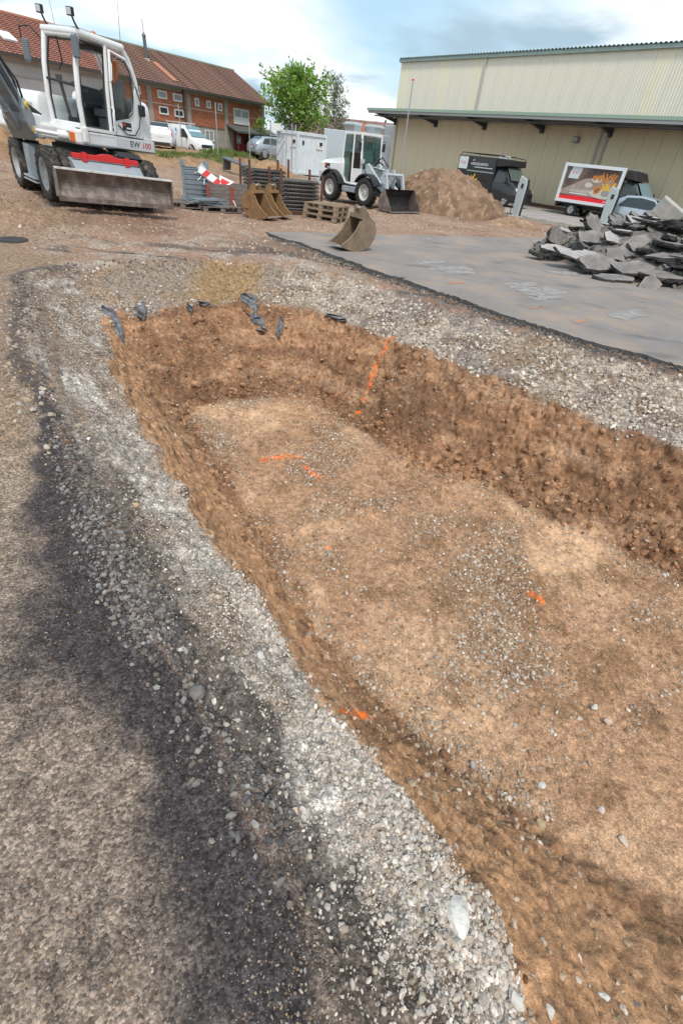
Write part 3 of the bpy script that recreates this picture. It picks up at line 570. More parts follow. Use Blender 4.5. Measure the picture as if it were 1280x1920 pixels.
# local x runs to the right along the wall (s = -x), y is into the building, z up
mb = MB(); mb.box(-SL, -SR, 0.10, 26, -0.3, EAVE - 0.05); mb.build('wall', clad2_m, wh)
mb = MB(); k = 6; pw_ = 0.99
vs = []
prof = []
for i in range(k):
    x0 = -pw_ / 2 + pw_ * i / k; u = pw_ / k
    prof += [(x0, 0.0), (x0 + u * .35, 0.0), (x0 + u * .5, -0.014), (x0 + u * .85, -0.014)]
prof.append((pw_ / 2, 0.0))
def clad_panel(z0, z1, m):
    b = MB(); P = [(x, y, z0) for x, y in prof] + [(x, y, z1) for x, y in prof]; q = len(prof)
    b.add(P, [(i, i + 1, q + i + 1, q + i) for i in range(q - 1)]); b.add([(-pw_ / 2, 0, z0), (-pw_ / 2, 0.08, z0), (-pw_ / 2, 0.08, z1), (-pw_ / 2, 0, z1), (pw_ / 2, 0, z0), (pw_ / 2, 0.08, z0), (pw_ / 2, 0.08, z1), (pw_ / 2, 0, z1)], [(0, 3, 2, 1), (4, 5, 6, 7)])
    return b.mesh('wall_panel', m)
pu = clad_panel(4.35, EAVE - 0.12, clad_m); pus = clad_panel(4.35, EAVE - 0.12, stain_m)
b = MB().box(-0.493, 0.493, 0.0, 0.08, 0.22, 4.3); pl = b.mesh('wall_panel', clad2_m)
random.seed(3)
for i in range(int(SL - SR)):
    x = -SL + 0.5 + i
    inst('wall_panel', pus if random.random() < 0.3 else pu, wh, TM((x, 0.0, 0))); inst('wall_panel', pl, wh, TM((x, 0.012, random.gauss(0, 0.004))))
MB().box(-SL - .05, -SR, -0.03, 0.1, -0.2, 0.21).build('plinth', mat('rust_plinth', (0.20, 0.11, 0.06), 0.9, col2=(0.12, 0.07, 0.04)), wh)
b = MB().box(-SL - 0.12, -SR, -0.16, 0.2, EAVE - 0.13, EAVE + 0.05); b.build('roof_trim', trim_m, wh, 0.01)
b = MB(); vs = []; n = int((SL - SR) / 0.25)
for i in range(n + 1):
    x = -SL - 0.1 + i * 0.25
    for dx, dz in ((0.0, 0.0), (0.08, 0.0), (0.11, 0.06), (0.19, 0.06)): vs.append((x + dx, dz))
q = len(vs); b.add([(x, -0.2, EAVE + 0.06 + dz) for x, dz in vs] + [(x, 26, EAVE + 0.9 + dz) for x, dz in vs], [(i, i + 1, q + i + 1, q + i) for i in range(q - 1)])
b.build('roof', trim_m, wh)
MB().cyl((-5.75, -0.09, 4.4), (-5.75, -0.09, EAVE - .1), 0.05).build('downpipe', pipe_m, wh)
MB().cyl((-13.35, -0.07, 0.1), (-13.35, -0.07, 4.3), 0.045).build('downpipe', pipe_m, wh)
for x in (3.75, 4.15): MB().cyl((x, -0.1, 0.1), (x, -0.1, 4.2), 0.055).build('downpipe', pipe_m, wh)
# canopy
CZ, CDP = 4.52, 2.6
b = MB(); b.add([(-SL - .35, -CDP, CZ), (-SR, -CDP, CZ), (-SR, 0.05, CZ - 0.18), (-SL - .35, 0.05, CZ - 0.18), (-SL - .35, -CDP, CZ - .07), (-SR, -CDP, CZ - .07), (-SR, 0.05, CZ - 0.25), (-SL - .35, 0.05, CZ - 0.25)], [(0, 1, 2, 3), (7, 6, 5, 4), (0, 4, 5, 1), (1, 5, 6, 2), (2, 6, 7, 3), (3, 7, 4, 0)])
cn = b.build('canopy', under_m, wh)
MB().box(-SL - .4, -SR, -CDP - 0.07, -CDP - 0.003, CZ - 0.10, CZ + 0.05).build('edge_trim', mat('pale_green_trim', (0.30, 0.42, 0.33), 0.45), cn)
MB().box(-SL - .38, -SR, -CDP + 0.05, -CDP + 0.17, CZ - 0.24, CZ - 0.09).build('gutter', mat('galvanised', (0.48, 0.49, 0.49), 0.4, 0.7), cn)
for o_ in (-0.6, -1.3, -1.9): MB().box(-SL - .3, -SR, o_ - .05, o_ + .05, CZ - 0.37, CZ - 0.26 - (o_ + 2.6) * 0.06).build('purlin', under_m, cn)
for s in (13.55, 9.25, 4.75, 0.22, -4.25, -8.7, -13.2, -17.7):
    b = MB(); x = -s
    b.prism([(0.04, CZ - 0.62), (-CDP + 0.1, CZ - 0.2), (-CDP + 0.1, CZ - 0.09), (0.04, CZ - 0.36)], 'x', x - 0.09, x + 0.09); b.box(x - 0.13, x + 0.13, -0.14, -0.002, CZ - 0.72, CZ - 0.3)
    b.prism([(-1.1, CZ - 0.44), (-1.0, CZ - 0.44), (-1.0, CZ - 0.2), (-1.1, CZ - 0.2)], 'x', x - 0.04, x + 0.04)
    b.build('bracket', steel_m, cn, 0.008)
b = MB().box(2.15, 2.5, -0.28, -0.02, 3.45, 3.75); fl = b.build('flood_light', mat('lamp_housing', (0.22, 0.22, 0.21), 0.5), wh, 0.03); MB().box(2.19, 2.46, -0.30, -0.283, 3.5, 3.70).build('lens', mat('lamp_glass', (0.4, 0.42, 0.4), 0.2), fl)

# ---------------------------------------------------------------- brick building
D_B = np.array([0.502, 0.865]); P_B3 = gy(455, 296, 57.0); P_B = P_B3[:2]; ZB0 = 0.40
BANG = math.atan2(D_B[1], D_B[0])
def bsz(px, py, out=0.0):                 # place on the brick wall: along, up
    nn = np.array([D_B[1], -D_B[0], 0]); p0 = np.array([P_B[0], P_B[1], 0]) + nn * out; r = ray(px, py); o = np.array([0, 0, CAM_H]); t = ((p0 - o) @ nn) / (r @ nn); q = o + r * t
    return float((q[:2] - p0[:2]) @ D_B), float(q[2])
brick_m = bpy.data.materials.new('brickwork'); brick_m.use_nodes = True
def brick_nodes():
    t = brick_m.node_tree; p = t.nodes['Principled BSDF']; p.inputs['Roughness'].default_value = 0.9
    tcn = t.nodes.new('ShaderNodeTexCoord'); mp = t.nodes.new('ShaderNodeMapping'); mp.inputs['Rotation'].default_value = (R(90), 0, 0); t.links.new(tcn.outputs['Object'], mp.inputs[0])
    bt = t.nodes.new('ShaderNodeTexBrick'); bt.inputs['Scale'].default_value = 3.4; bt.inputs['Color1'].default_value = (0.46, 0.155, 0.075, 1); bt.inputs['Color2'].default_value = (0.36, 0.11, 0.055, 1); bt.inputs['Mortar'].default_value = (0.40, 0.28, 0.21, 1); bt.inputs['Mortar Size'].default_value = 0.012; bt.inputs['Brick Width'].default_value = 0.85; bt.inputs['Row Height'].default_value = 0.28
    t.links.new(mp.outputs[0], bt.inputs[0])
    nz = t.nodes.new('ShaderNodeTexNoise'); nz.inputs['Scale'].default_value = 1.3; nz.inputs['Detail'].default_value = 5; t.links.new(tcn.outputs['Object'], nz.inputs[0])
    mx = t.nodes.new('ShaderNodeMix'); mx.data_type = 'RGBA'; mx.blend_type = 'MULTIPLY'; mx.inputs[0].default_value = 0.6; t.links.new(bt.outputs[0], mx.inputs[6]); 
    cr = t.nodes.new('ShaderNodeMapRange'); cr.inputs[1].default_value = 0.3; cr.inputs[2].default_value = 0.7; cr.inputs[3].default_value = 0.7; cr.inputs[4].default_value = 1.15; t.links.new(nz.outputs[0], cr.inputs[0]); t.links.new(cr.outputs[0], mx.inputs[7]); t.links.new(mx.outputs[2], p.inputs['Base Color'])
brick_nodes()
conc_m = mat('concrete', (0.40, 0.37, 0.33), 0.9, col2=(0.28, 0.25, 0.215), nscale=1.5, lo=0.35, hi=0.7, bump=0.2)
white_m = mat('white_frame', (0.74, 0.74, 0.72), 0.5); pane_m = mat('dark_pane', (0.03, 0.036, 0.04), 0.08); lpane_m = mat('pale_pane', (0.32, 0.34, 0.34), 0.12)
def roof_tiles(name, colr, colr2, colr3):
    m = bpy.data.materials.new(name); m.use_nodes = True; t = m.node_tree; p = t.nodes['Principled BSDF']; p.inputs['Roughness'].default_value = 0.9
    tcn = t.nodes.new('ShaderNodeTexCoord'); vr = t.nodes.new('ShaderNodeTexVoronoi'); vr.inputs['Scale'].default_value = 3.2; t.links.new(tcn.outputs['Object'], vr.inputs['Vector'])
    cr = t.nodes.new('ShaderNodeValToRGB'); cr.color_ramp.interpolation = 'CONSTANT'; e = cr.color_ramp.elements; e[0].color = (*colr, 1); e[1].position = 0.45; e[1].color = (*colr2, 1); e2 = e.new(0.86); e2.color = (*colr3, 1)
    sx = t.nodes.new('ShaderNodeSeparateColor'); t.links.new(vr.outputs['Color'], sx.inputs[0]); t.links.new(sx.outputs[0], cr.inputs[0]); t.links.new(cr.outputs[0], p.inputs['Base Color']); return m
tileb_m = roof_tiles('brown_tiles', (0.20, 0.115, 0.09), (0.255, 0.14, 0.105), (0.12, 0.068, 0.055)); tiler_m = roof_tiles('red_tiles', (0.31, 0.135, 0.098), (0.26, 0.112, 0.082), (0.35, 0.17, 0.125))
S0 = bsz(196, 130)[0]; S1 = bsz(496, 200)[0]; SLEFT = bsz(0, 87)[0] - 7
ez = bsz(360, 166)[1] + 0.05
def hall(name, label, s0, s1, wallm, tilem, rows, rh, ridge_m):
    h = empty(name, (P_B[0] + D_B[0] * s0, P_B[1] + D_B[1] * s0, 0), BANG, label, 'building')
    L_ = s1 - s0
    MB().box(0, L_, 0.12, 9.0, -0.3, ez).build('wall', wallm, h)
    b = MB().add([(L_ - .06, 0.12, ez), (L_ - .06, 9.0, ez), (L_ - .06, 4.56, ez + rh * .93)], [(0, 1, 2)]); b.build('gable', wallm, h)
    rf = MB().prism([(-0.62, ez - 0.16), (4.56, ez + rh - .05), (9.6, ez - 0.16), (9.5, ez - 0.22), (4.56, ez + rh - .17), (-0.5, ez - 0.24)], 'x', -0.02, L_ + 0.55).build('roof', ridge_m, h)
    b = MB().box(0.0, L_ + .55, -0.72, -0.56, ez - 0.27, ez - 0.12); b.build('gutter', mat('dark_gutter', (0.06, 0.05, 0.045), 0.6), rf)
    sl = math.atan2(rh + .16, 5.18); ln = math.hypot(rh + .16, 5.18) / rows
    nt_ = int((L_ + .55) / 0.30); pts = []
    b = MB()
    for i in range(nt_):
        a0 = i * 0.30; zt = [0.0, 0.035, 0.035, 0.0]
        xs = [a0, a0 + .08, a0 + .22, a0 + .298]
        b.add([(x, 0, 0.05 + z) for x, z in zip(xs, zt)] + [(x, ln * 1.12, 0.004 + z * .6) for x, z in zip(xs, zt)], [(k_, k_ + 1, 5 + k_, 4 + k_) for k_ in range(3)]); b.add([(x, 0, 0.05 + z) for x, z in zip(xs, zt)] + [(x, 0, 0.0) for x in xs], [(k_, 4 + k_, 5 + k_, k_ + 1) for k_ in range(3)])
    cm = b.mesh('tile_course', tilem)
    for r_ in range(rows):
        inst('tile_course', cm, rf, Matrix.Translation((0, -0.62 + math.cos(sl) * ln * r_, ez - 0.16 + math.sin(sl) * ln * r_)) @ Matrix.Rotation(sl, 4, 'X'))
    MB().cyl((-0.02, 4.56, ez + rh - .02), (L_ + .56, 4.56, ez + rh - .02), 0.13, n=10).build('ridge', ridge_m, rf)
    return h, rf, L_
rh_ = 2.25
bh, brf, BL = hall('brick_building', 'brick hall with brown tiled roof and concrete pillars behind the parked van', S0, S1, conc_m, tileb_m, 20, rh_, mat('mossy_ridge', (0.17, 0.19, 0.14), 0.9))
lh, lrf, LL = hall('white_building', 'white-walled hall with bright red tiled roof behind the excavator', SLEFT, S0 - 0.03, mat('pale_render', (0.55, 0.53, 0.53), 0.85, col2=(0.47, 0.45, 0.45), nscale=1.0), tiler_m, 20, rh_, mat('red_ridge', (0.36, 0.15, 0.09), 0.9))
for z in (ez - .55, ez - 1.15): MB().box(0, LL, 0.05, 0.119, z, z + 0.06).build('ledge', mat('ledge_grey', (0.42, 0.40, 0.40), 0.8), lh)
def bw(px0, py0, px1, py1):
    a_ = bsz(px0, py0); c_ = bsz(px1, py1); return a_[0] - S0, c_[0] - S0, (c_[1]), (a_[1])
zbr = bsz(350, 233)[1]
pil = [bsz(282, 190)[0] - S0, bsz(355, 205)[0] - S0, bsz(425, 220)[0] - S0, BL - .25]
bounds = [0] + pil
for i, (a_, c_) in enumerate(zip(bounds[:-1], bounds[1:])): MB().box(a_ + 0.22, c_ - 0.22, 0.06, 0.119, zbr, ez - 0.42).build('brick_panel', brick_m, bh)
for x in pil: MB().box(x - 0.215, x + 0.215, 0.0, 0.119, -0.1, ez - .01).build('pillar', conc_m, bh, 0.01)
MB().box(0, BL, 0.02, 0.119, ez - 0.415, ez - 0.012).build('beam', conc_m, bh)
MB().box(0, BL, 0.05, 0.058, (zbr + ez) / 2 - .16, (zbr + ez) / 2 - .08).build('band', mat('pale_band', (0.55, 0.36, 0.27), 0.9), bh)
def window(x0, x1, z0, z1, m, parent, mull=0):
    b = MB(); fw = 0.09
    b.box(x0, x1, -0.03, 0.055, z0, z0 + fw); b.box(x0, x1, -0.03, 0.055, z1 - fw, z1); b.box(x0, x0 + fw, -0.03, 0.055, z0 + fw, z1 - fw); b.box(x1 - fw, x1, -0.03, 0.055, z0 + fw, z1 - fw)
    for k_ in range(mull):
        xm = x0 + (x1 - x0) * (k_ + 1) / (mull + 1); b.box(xm - .05, xm + .05, -0.014, 0.054, z0 + fw, z1 - fw)
    f = b.build('window', white_m, parent); MB().box(x0 + fw, x1 - fw, 0.0, 0.03, z0 + fw, z1 - fw).build('pane', m, f); return f
for q in ((246, 158, 264.5, 176.7), (294.5, 168, 313.7, 186.5), (324, 174, 342, 192)): window(*bw(*q), lpane_m, bh)
for q in ((298, 198, 316.5, 216), (327, 204, 345, 221)): window(*bw(*q), pane_m, bh)
for q in ((365, 183, 374, 200), (387, 188, 396, 204), (408.5, 193, 417, 209)): window(*bw(*q), lpane_m, bh)
x0, x1, z0, z1 = bw(438, 202, 467, 236); f = window(x0, x1, z0, z1, lpane_m, bh, 1)
MB().box(x0 + .1, x1 - .1, -0.012, -0.002, z0 + .1, z0 + (z1 - z0) * .48).build('white_panel', white_m, f)
window(*bw(384, 243, 402, 266), lpane_m, bh, 1)
# entrance
x0, x1, z0, z1 = bw(439, 247, 468, 297); z0 = ZB0 + 0.02
red_m = mat('red_door', (0.30, 0.025, 0.03), 0.5)
dr = MB().box(x0, x1, -0.02, 0.05, z0, z1).build('door', red_m, bh)
xm = (x0 + x1) / 2
for a_, c_ in ((x0 + .06, xm - .03), (xm + .03, x1 - .06)):
    lf = MB().box(a_, c_, -0.06, -0.021, z0 + .03, z1 - .05).build('door_leaf', red_m, dr, 0.01)
MB().box(x0 + .22, xm - .2, -0.085, -0.061, z0 + 1.0, z1 - .25).build('pane', lpane_m, dr); MB().box(xm + .2, x1 - .22, -0.085, -0.061, z0 + 1.0, z1 - .25).build('pane', pane_m, dr)
MB().box(x0 + .3, xm - .3, -0.095, -0.086, z0 + 1.1, z0 + 1.4).build('notice', white_m, dr)
pc = MB(); px_ = bsz(424, 233)[0] - S0; px1_ = BL + .6
pc.add([(px_, -1.5, z1 + .05), (px1_, -1.5, z1 + .05), (px1_, 0.0, z1 + .5), (px_, 0.0, z1 + .5), (px_, -1.5, z1 - .05), (px1_, -1.5, z1 - .05), (px1_, 0, z1 + .4), (px_, 0, z1 + .4)], [(0, 1, 2, 3), (7, 6, 5, 4), (0, 4, 5, 1), (1, 5, 6, 2), (2, 6, 7, 3), (3, 7, 4, 0)])
for i in range(int((px1_ - px_) / .16)): pc.prism([(px_ + i * .16, z1 + .06), (px_ + i * .16 + .1, z1 + .06), (px_ + i * .16 + .05, z1 + .12)], 'y', -1.52, -1.3)
pco = pc.build('porch_roof', mat('porch_grey', (0.10, 0.105, 0.10), 0.7), bh)
for x in (px_ + .15, px1_ - .2): MB().cyl((x, -1.35, 0.2), (x, -1.35, z1), 0.04).build('porch_post', steel_m, pco)
MB().cyl((bsz(350, 200)[0] - S0 - .35, -0.12, 0.3), (bsz(350, 200)[0] - S0 - .35, -0.12, ez - .2), 0.06).build('downpipe', steel_m, bh)
# chimney pipe and the rust streak below it
sx, sz = bsz(277, 112, -2.6); x = sx - S0
ch = MB().cyl((x, 2.7, ez + 1.0), (x, 2.7, ez + 2.75), 0.13).cyl((x, 2.7, ez + 2.75), (x, 2.7, ez + 2.95), 0.18, 0.05).cyl((x, 2.7, ez + 2.9), (x, 2.7, ez + 3.7), 0.025).build('flue_pipe', mat('flue_grey', (0.13, 0.14, 0.14), 0.45, 0.4), brf)
MB().cyl((x, 2.7, ez + 1.1), (x, 2.66, ez + 1.45), 0.36, 0.2).build('flashing', mat('lead', (0.42, 0.40, 0.39), 0.6), ch)
sl = math.atan2(rh_ + .16, 5.18)
b = MB(); b.M = Matrix.Translation((x, -0.62, ez - 0.16)) @ Matrix.Rotation(sl, 4, 'X'); b.box(0.15, 0.75, 0.7, 3.3, 0.095, 0.1); b.build('tile_patch', mat('new_tiles', (0.48, 0.20, 0.12), 0.9, col2=(0.36, 0.15, 0.09), nscale=4), brf)
b = MB(); b.M = Matrix.Translation((LL - 6.3, -0.62, ez - 0.16)) @ Matrix.Rotation(sl, 4, 'X'); b.box(0, 0.85, 1.5, 2.5, 0.05, 0.16); b.build('roof_window', mat('skylight', (0.75, 0.76, 0.78), 0.2), lrf)
# ---------------------------------------------------------------- machines
wpaint = mat('white_paint', (0.76, 0.77, 0.77), 0.35, col2=(0.62, 0.61, 0.58), nscale=2.5, lo=0.5, hi=0.8, coat=0.2)
gpaint = mat('grey_paint', (0.30, 0.34, 0.37), 0.45, col2=(0.22, 0.245, 0.26), nscale=3, lo=0.45, hi=0.75)
lgpaint = mat('light_grey_paint', (0.47, 0.52, 0.56), 0.45, col2=(0.38, 0.40, 0.41), nscale=3, lo=0.45, hi=0.75)
black_m = mat('black_plastic', (0.022, 0.022, 0.024), 0.5); dgrey = mat('dark_grey_plastic', (0.06, 0.062, 0.066), 0.55)
rubber = mat('rubber', (0.030, 0.029, 0.028), 0.8, col2=(0.16, 0.125, 0.09), nscale=7, lo=0.5, hi=0.75, bump=0.3)
rim_m = mat('rim_grey', (0.40, 0.43, 0.45), 0.5, col2=(0.28, 0.25, 0.21), nscale=6); chrome = mat('chrome', (0.7, 0.72, 0.72), 0.15, 0.9)
red_p = mat('red_paint', (0.62, 0.03, 0.03), 0.4); orange_p = mat('orange_lamp', (0.75, 0.16, 0.02), 0.3); yellow_p = mat('yellow_paint', (0.75, 0.5, 0.03), 0.5)
wear_m = mat('worn_steel', (0.15, 0.115, 0.10), 0.55, 0.35, col2=(0.33, 0.28, 0.25), nscale=5, lo=0.45, hi=0.72, bump=0.2, bscale=25, detail=8)
def glass_mat():
    m = bpy.data.materials.new('clear_glass'); m.use_nodes = True; t = m.node_tree; t.nodes.clear()
    o = t.nodes.new('ShaderNodeOutputMaterial'); mx = t.nodes.new('ShaderNodeMixShader'); tr = t.nodes.new('ShaderNodeBsdfTransparent'); gl = t.nodes.new('ShaderNodeBsdfGlossy'); fr = t.nodes.new('ShaderNodeLayerWeight')
    tr.inputs[0].default_value = (0.82, 0.88, 0.87, 1); gl.inputs['Roughness'].default_value = 0.02; fr.inputs[0].default_value = 0.12
    t.links.new(fr.outputs['Facing'], mx.inputs[0]); t.links.new(tr.outputs[0], mx.inputs[1]); t.links.new(gl.outputs[0], mx.inputs[2]); t.links.new(mx.outputs[0], o.inputs[0]); return m
glass = glass_mat()
def tyre_mesh(r, wd, rr, lugs, tm=rubber):
    b = MB(); h = wd / 2; ri = rr
    b.lathe([(ri, -h * .8), (ri + (r - ri) * .35, -h), (r * .93, -h * .96), (r * .955, -h * .7), (r * .955, h * .7), (r * .93, h * .96), (ri + (r - ri) * .35, h), (ri, h * .8)], 32)
    for i in range(lugs):
        for sg in (-1, 1):
            t = 2 * math.pi * (i + (0.5 if sg > 0 else 0)) / lugs; th = 2 * math.pi / lugs * 0.26
            def P(a, y, q): return (q * math.cos(a), y, q * math.sin(a))
            sk = 2 * math.pi / lugs * 0.75; y0, y1 = sg * h * .02, sg * h * 1.0
            q0, q1 = r * .94, r
            vs = [P(t, y0, q0), P(t + th, y0, q0), P(t + th + sk, y1, q0 * .97), P(t + sk, y1, q0 * .97), P(t + .15 * th, y0, q1), P(t + th * .85, y0, q1), P(t + th * .85 + sk, y1, q1 * .975), P(t + .15 * th + sk, y1, q1 * .975)]
            b.add(vs, [(4, 5, 6, 7), (0, 1, 5, 4), (1, 2, 6, 5), (2, 3, 7, 6), (3, 0, 4, 7)], False)
    return b.mesh('wheel', tm)
def rim_mesh(rr, wd, dish, m, bolts=10):
    b = MB(); h = wd / 2      # outer face towards -y
    b.lathe([(rr * 1.02, -h * .86), (rr * .9, -h * .80), (rr * .86, -h * .45), (rr * .80, -h * .40 + dish), (rr * .45, -h * .35 + dish), (rr * .42, -h * .55 + dish), (rr * .28, -h * .58 + dish), (0.0, -h * .6 + dish)], 28)
    for i in range(bolts):
        t = 2 * math.pi * i / bolts; b.cyl((rr * .6 * math.cos(t), -h * .36 + dish, rr * .6 * math.sin(t)), (rr * .6 * math.cos(t), -h * .36 + dish - .03, rr * .6 * math.sin(t)), .018, n=6)
    return b.mesh('rim', m)

# ---- wheeled excavator -------------------------------------------------
EX = empty('wheeled_excavator', (-7.53, 14.06, 0.20), 0, 'white wheeled excavator with open cab door and rusty dozer blade', 'excavator')
_c = (Vector((0, 0, 0)) - Vector((-7.53, 14.06, 0))).normalized()
EX.rotation_mode = 'QUATERNION'
from mathutils import Quaternion
EX.rotation_quaternion = Quaternion(_c, R(-3.2))
CH = Matrix.Rotation(R(-45.2), 4, 'Z'); UP = Matrix.Rotation(R(-110.4), 4, 'Z')
def cpart(b, name, m, bev=0.0, F=CH, parent=None):
    o = b.build(name, m, parent or EX, bev); o.matrix_local = (F if parent is None else Matrix.Identity(4)); return o
tw = tyre_mesh(0.53, 0.29, 0.30, 18); rmh = rim_mesh(0.305, 0.29, 0.03, rim_m)
for ax in (1.2, -1.2):
    for y, inner in ((-1.09, False), (-0.76, True), (0.76, True), (1.09, False)):
        spin = random.random() * 6
        Mw = CH @ Matrix.Translation((ax, y, 0.53)) @ Matrix.Rotation(math.pi if y > 0 else 0, 4, 'Z') @ Matrix.Rotation(spin, 4, 'Y')
        wv = inst('wheel', tw, EX, Mw); inst('rim', rmh, wv)
b = MB(); b.prism([(-1.5, .42), (1.5, .42), (1.62, .62), (1.45, .98), (-1.45, .98), (-1.6, .62)], 'y', -.42, .42)
cpart(b, 'chassis_frame', gpaint, .02)
for ax in (1.2, -1.2): cpart(MB().cyl((ax, -1.0, .53), (ax, 1.0, .53), .11).cyl((ax, -.2, .53), (ax, .2, .53), .24), 'axle', gpaint)
# side steps and tank between the wheels
cpart(MB().prism([(-.62, .36), (.55, .36), (.62, .95), (-.62, 1.0)], 'y', -1.12, -.5), 'toolbox', mat('tool_grey', (.33, .38, .42), .45, col2=(.25, .28, .3), nscale=3), .02)
cpart(MB().prism([(-.62, .36), (.55, .36), (.62, .95), (-.62, 1.0)], 'y', .5, 1.12), 'toolbox', mat('tool_grey', (.33, .38, .42), .45, col2=(.25, .28, .3), nscale=3), .02)
for sg in (-1, 1):
    b = MB()
    for z in (.40, .47): b.box(-.5, .5, sg * 1.13 - .12, sg * 1.13 + .12, z - .12, z - .09)
    cpart(b, 'step', lgpaint)
    cpart(MB().prism([(.5, 1.12), (1.15, 1.09), (1.35, 1.02), (1.37, 1.05), (1.16, 1.13), (.5, 1.16)], 'y', .45, .98) if sg > 0 else MB().prism([(-.66, 1.13), (-1.5, 1.09), (-1.5, 1.13), (-.66, 1.18)], 'y', -1.2, -.6), 'mudguard', black_m)
# red locking bar, front plate
b = MB().prism([(-.72, 0), (.72, 0), (.72, .10), (.25, .10), (.12, .14), (-.05, .14), (-.2, .10), (-.72, .10)], 'x', 0, .10); b.M = Matrix.Identity(4)
o = cpart(b, 'locking_bar', red_p, .008); o.matrix_local = CH @ Matrix.Translation((1.66, 0, .93))
for y in (-.48, .45): p_ = MB().box(1.77, 1.80, y - .05, y + .05, .89, 1.06); cpart(p_, 'clamp', red_p)
cpart(MB().prism([(1.5, .45), (1.95, .42), (1.98, .75), (1.75, .9), (1.5, .93)], 'y', -.75, .75), 'front_plate', gpaint, .015)
for y in (-.5, .5): cpart(MB().cyl((1.3, y, .55), (2.1, y, .42), .06).box(1.5, 2.1, y - .05, y + .05, .34, .48), 'blade_arm', gpaint, .01)
# dozer blade, curved section
prof = [(2.30 + .13 * math.sin(t * math.pi) * -1, .24 + .5 * t) for t in np.linspace(0, 1, 9)]
back = [(x - .035, z) for x, z in prof][::-1]
bl = cpart(MB().prism(prof + back, 'y', -1.27, 1.27), 'dozer_blade', wear_m)
cpart(MB().box(2.25, 2.325, -1.275, 1.275, .735, .775), 'top_edge', mat('edge_white', (.62, .62, .60), .5, col2=(.35, .3, .27), nscale=8, lo=.5, hi=.7), .006, CH, bl)
cpart(MB().box(2.29, 2.32, -1.272, 1.272, .17, .26), 'cutting_edge', wear_m, 0, CH, bl)
for y in (-1.262, 1.262): cpart(MB().prism([(2.12, .24), (2.31, .24), (2.31, .76), (2.2, .76)], 'y', y - .014, y + .014), 'end_plate', wear_m, 0, CH, bl)
cpart(MB().cyl((0, 0, .95), (0, 0, 1.22), .52, n=30).lathe([(.60, 1.0), (.60, 1.1), (.5, 1.1)], 30, 'z'), 'swing_ring', dgrey)
# upper structure (local x forward, y to the cab side)
b = MB()
sk = [(1.0, -1.12), (1.0, 1.02), (.9, 1.1), (-1.35, 1.12), (-1.62, .85), (-1.74, .4), (-1.76, 0), (-1.74, -.4), (-1.6, -.9), (-1.3, -1.15)]
b.prism(sk, 'z', 1.17, 1.45); cpart(b, 'deck', wpaint, .05, UP)
# engine hood and counterweight, rounded
rings = []
for (z, k) in ((1.45, 1.0), (1.7, 1.0), (1.95, .985), (2.08, .95), (2.16, .86), (2.19, .7)):
    ring = []
    for (x, y) in [(-.95, 1.08), (-1.35, 1.06), (-1.6, .82), (-1.72, .4), (-1.74, 0), (-1.72, -.4), (-1.58, -.85), (-1.3, -1.08), (-.95, -1.1), (-.95, 0)]:
        cx, cy = -1.2, 0; ring.append((cx + (x - cx) * (k if x < -1 else 1), cy + (y - cy) * (k ** .5), z))
    rings.append(ring)
cpart(MB().loft(rings), 'counterweight', wpaint, .02, UP)
rings = []
for (z, k) in ((1.45, 1.0), (1.75, 1.0), (1.9, .96), (1.98, .86), (2.0, .75)):
    rings.append([(x * (k if x > 0 else 1), -.6 + (y + .6) * (.6 + .4 * k), z) for x, y in [(.82, -.18), (.82, -1.06), (.7, -1.1), (-.97, -1.1), (-.97, -.18)]])
eh = cpart(MB().loft(rings), 'engine_hood', wpaint, .02, UP)
cpart(MB().box(.15, .6, -1.115, -1.101, 1.55, 1.75), 'vent', black_m, 0, UP, eh); cpart(MB().box(.822, .84, -.9, -.35, 1.5, 1.78), 'hood_recess_shade', mat('hood_shade', (.5, .5, .48), .5), 0.0, UP, eh)  # recess shade is a grey slab laid on the hood
# cab on its floor: pillars as rounded posts, roof, lower panels, open front
cb = MB()
X0, X1, Y0, Y1, Z0, Z1 = .74, -1.0, .10, 1.10, 1.45, 3.06
def pil_(path, r): cb.tube(path, r, 8)
cb.box(X1, X0, Y0, Y1, Z0, Z0 + .06)
for y in (Y0 + .05, Y1 - .05):
    pil_([(X0, y, Z0), (X0 + .03, y, Z0 + .5), (X0 - .02, y, Z0 + 1.05), (X0 - .14, y, Z1 - .07)], .055)          # front posts
    pil_([(X1, y, Z0), (X1, y, Z0 + .75), (X1 + .06, y, Z0 + 1.1), (X1 + .22, y, Z0 + 1.42), (X1 + .36, y, Z1 - .06)], .055)   # rear posts
pil_([(-.02, Y1 - .05, Z0), (-.05, Y1 - .05, Z0 + .8), (-.12, Y1 - .05, Z1 - .06)], .05)                          # door post
for z, x in ((Z0 + .06, X0), (Z1 - .07, X0 - .14)): pil_([(x, Y0 + .05, z), (x, Y1 - .05, z)], .05)
cab = cpart(cb, 'cab', wpaint, 0, UP)
rf_ = [(X0 - .08, Y0 - .01), (X0 - .08, Y1 + .01), (X1 + .34, Y1 + .01), (X1 + .22, Y1 - .15), (X1 + .22, Y0 + .15), (X1 + .34, Y0 - .01)]
cpart(MB().prism(rf_, 'z', Z1 - .08, Z1 + .05), 'cab_roof', wpaint, .05, UP, cab)
cpart(MB().box(X0 - .7, X0 - .2, Y0 + .1, Y1 - .1, Z1 + .052, Z1 + .08), 'roof_hatch', mat('hatch_grey', (.35, .38, .41), .4), .02, UP, cab)
# front lower panel with fleet number
fp = cpart(MB().prism([(X0 - .02, Z0 - .24), (X0 + .10, Z0 - .22), (X0 + .08, Z0 + .05), (X0 - .02, Z0 + .06)], 'y', Y0, Y1 + .05), 'front_panel', wpaint, .02, UP, cab)
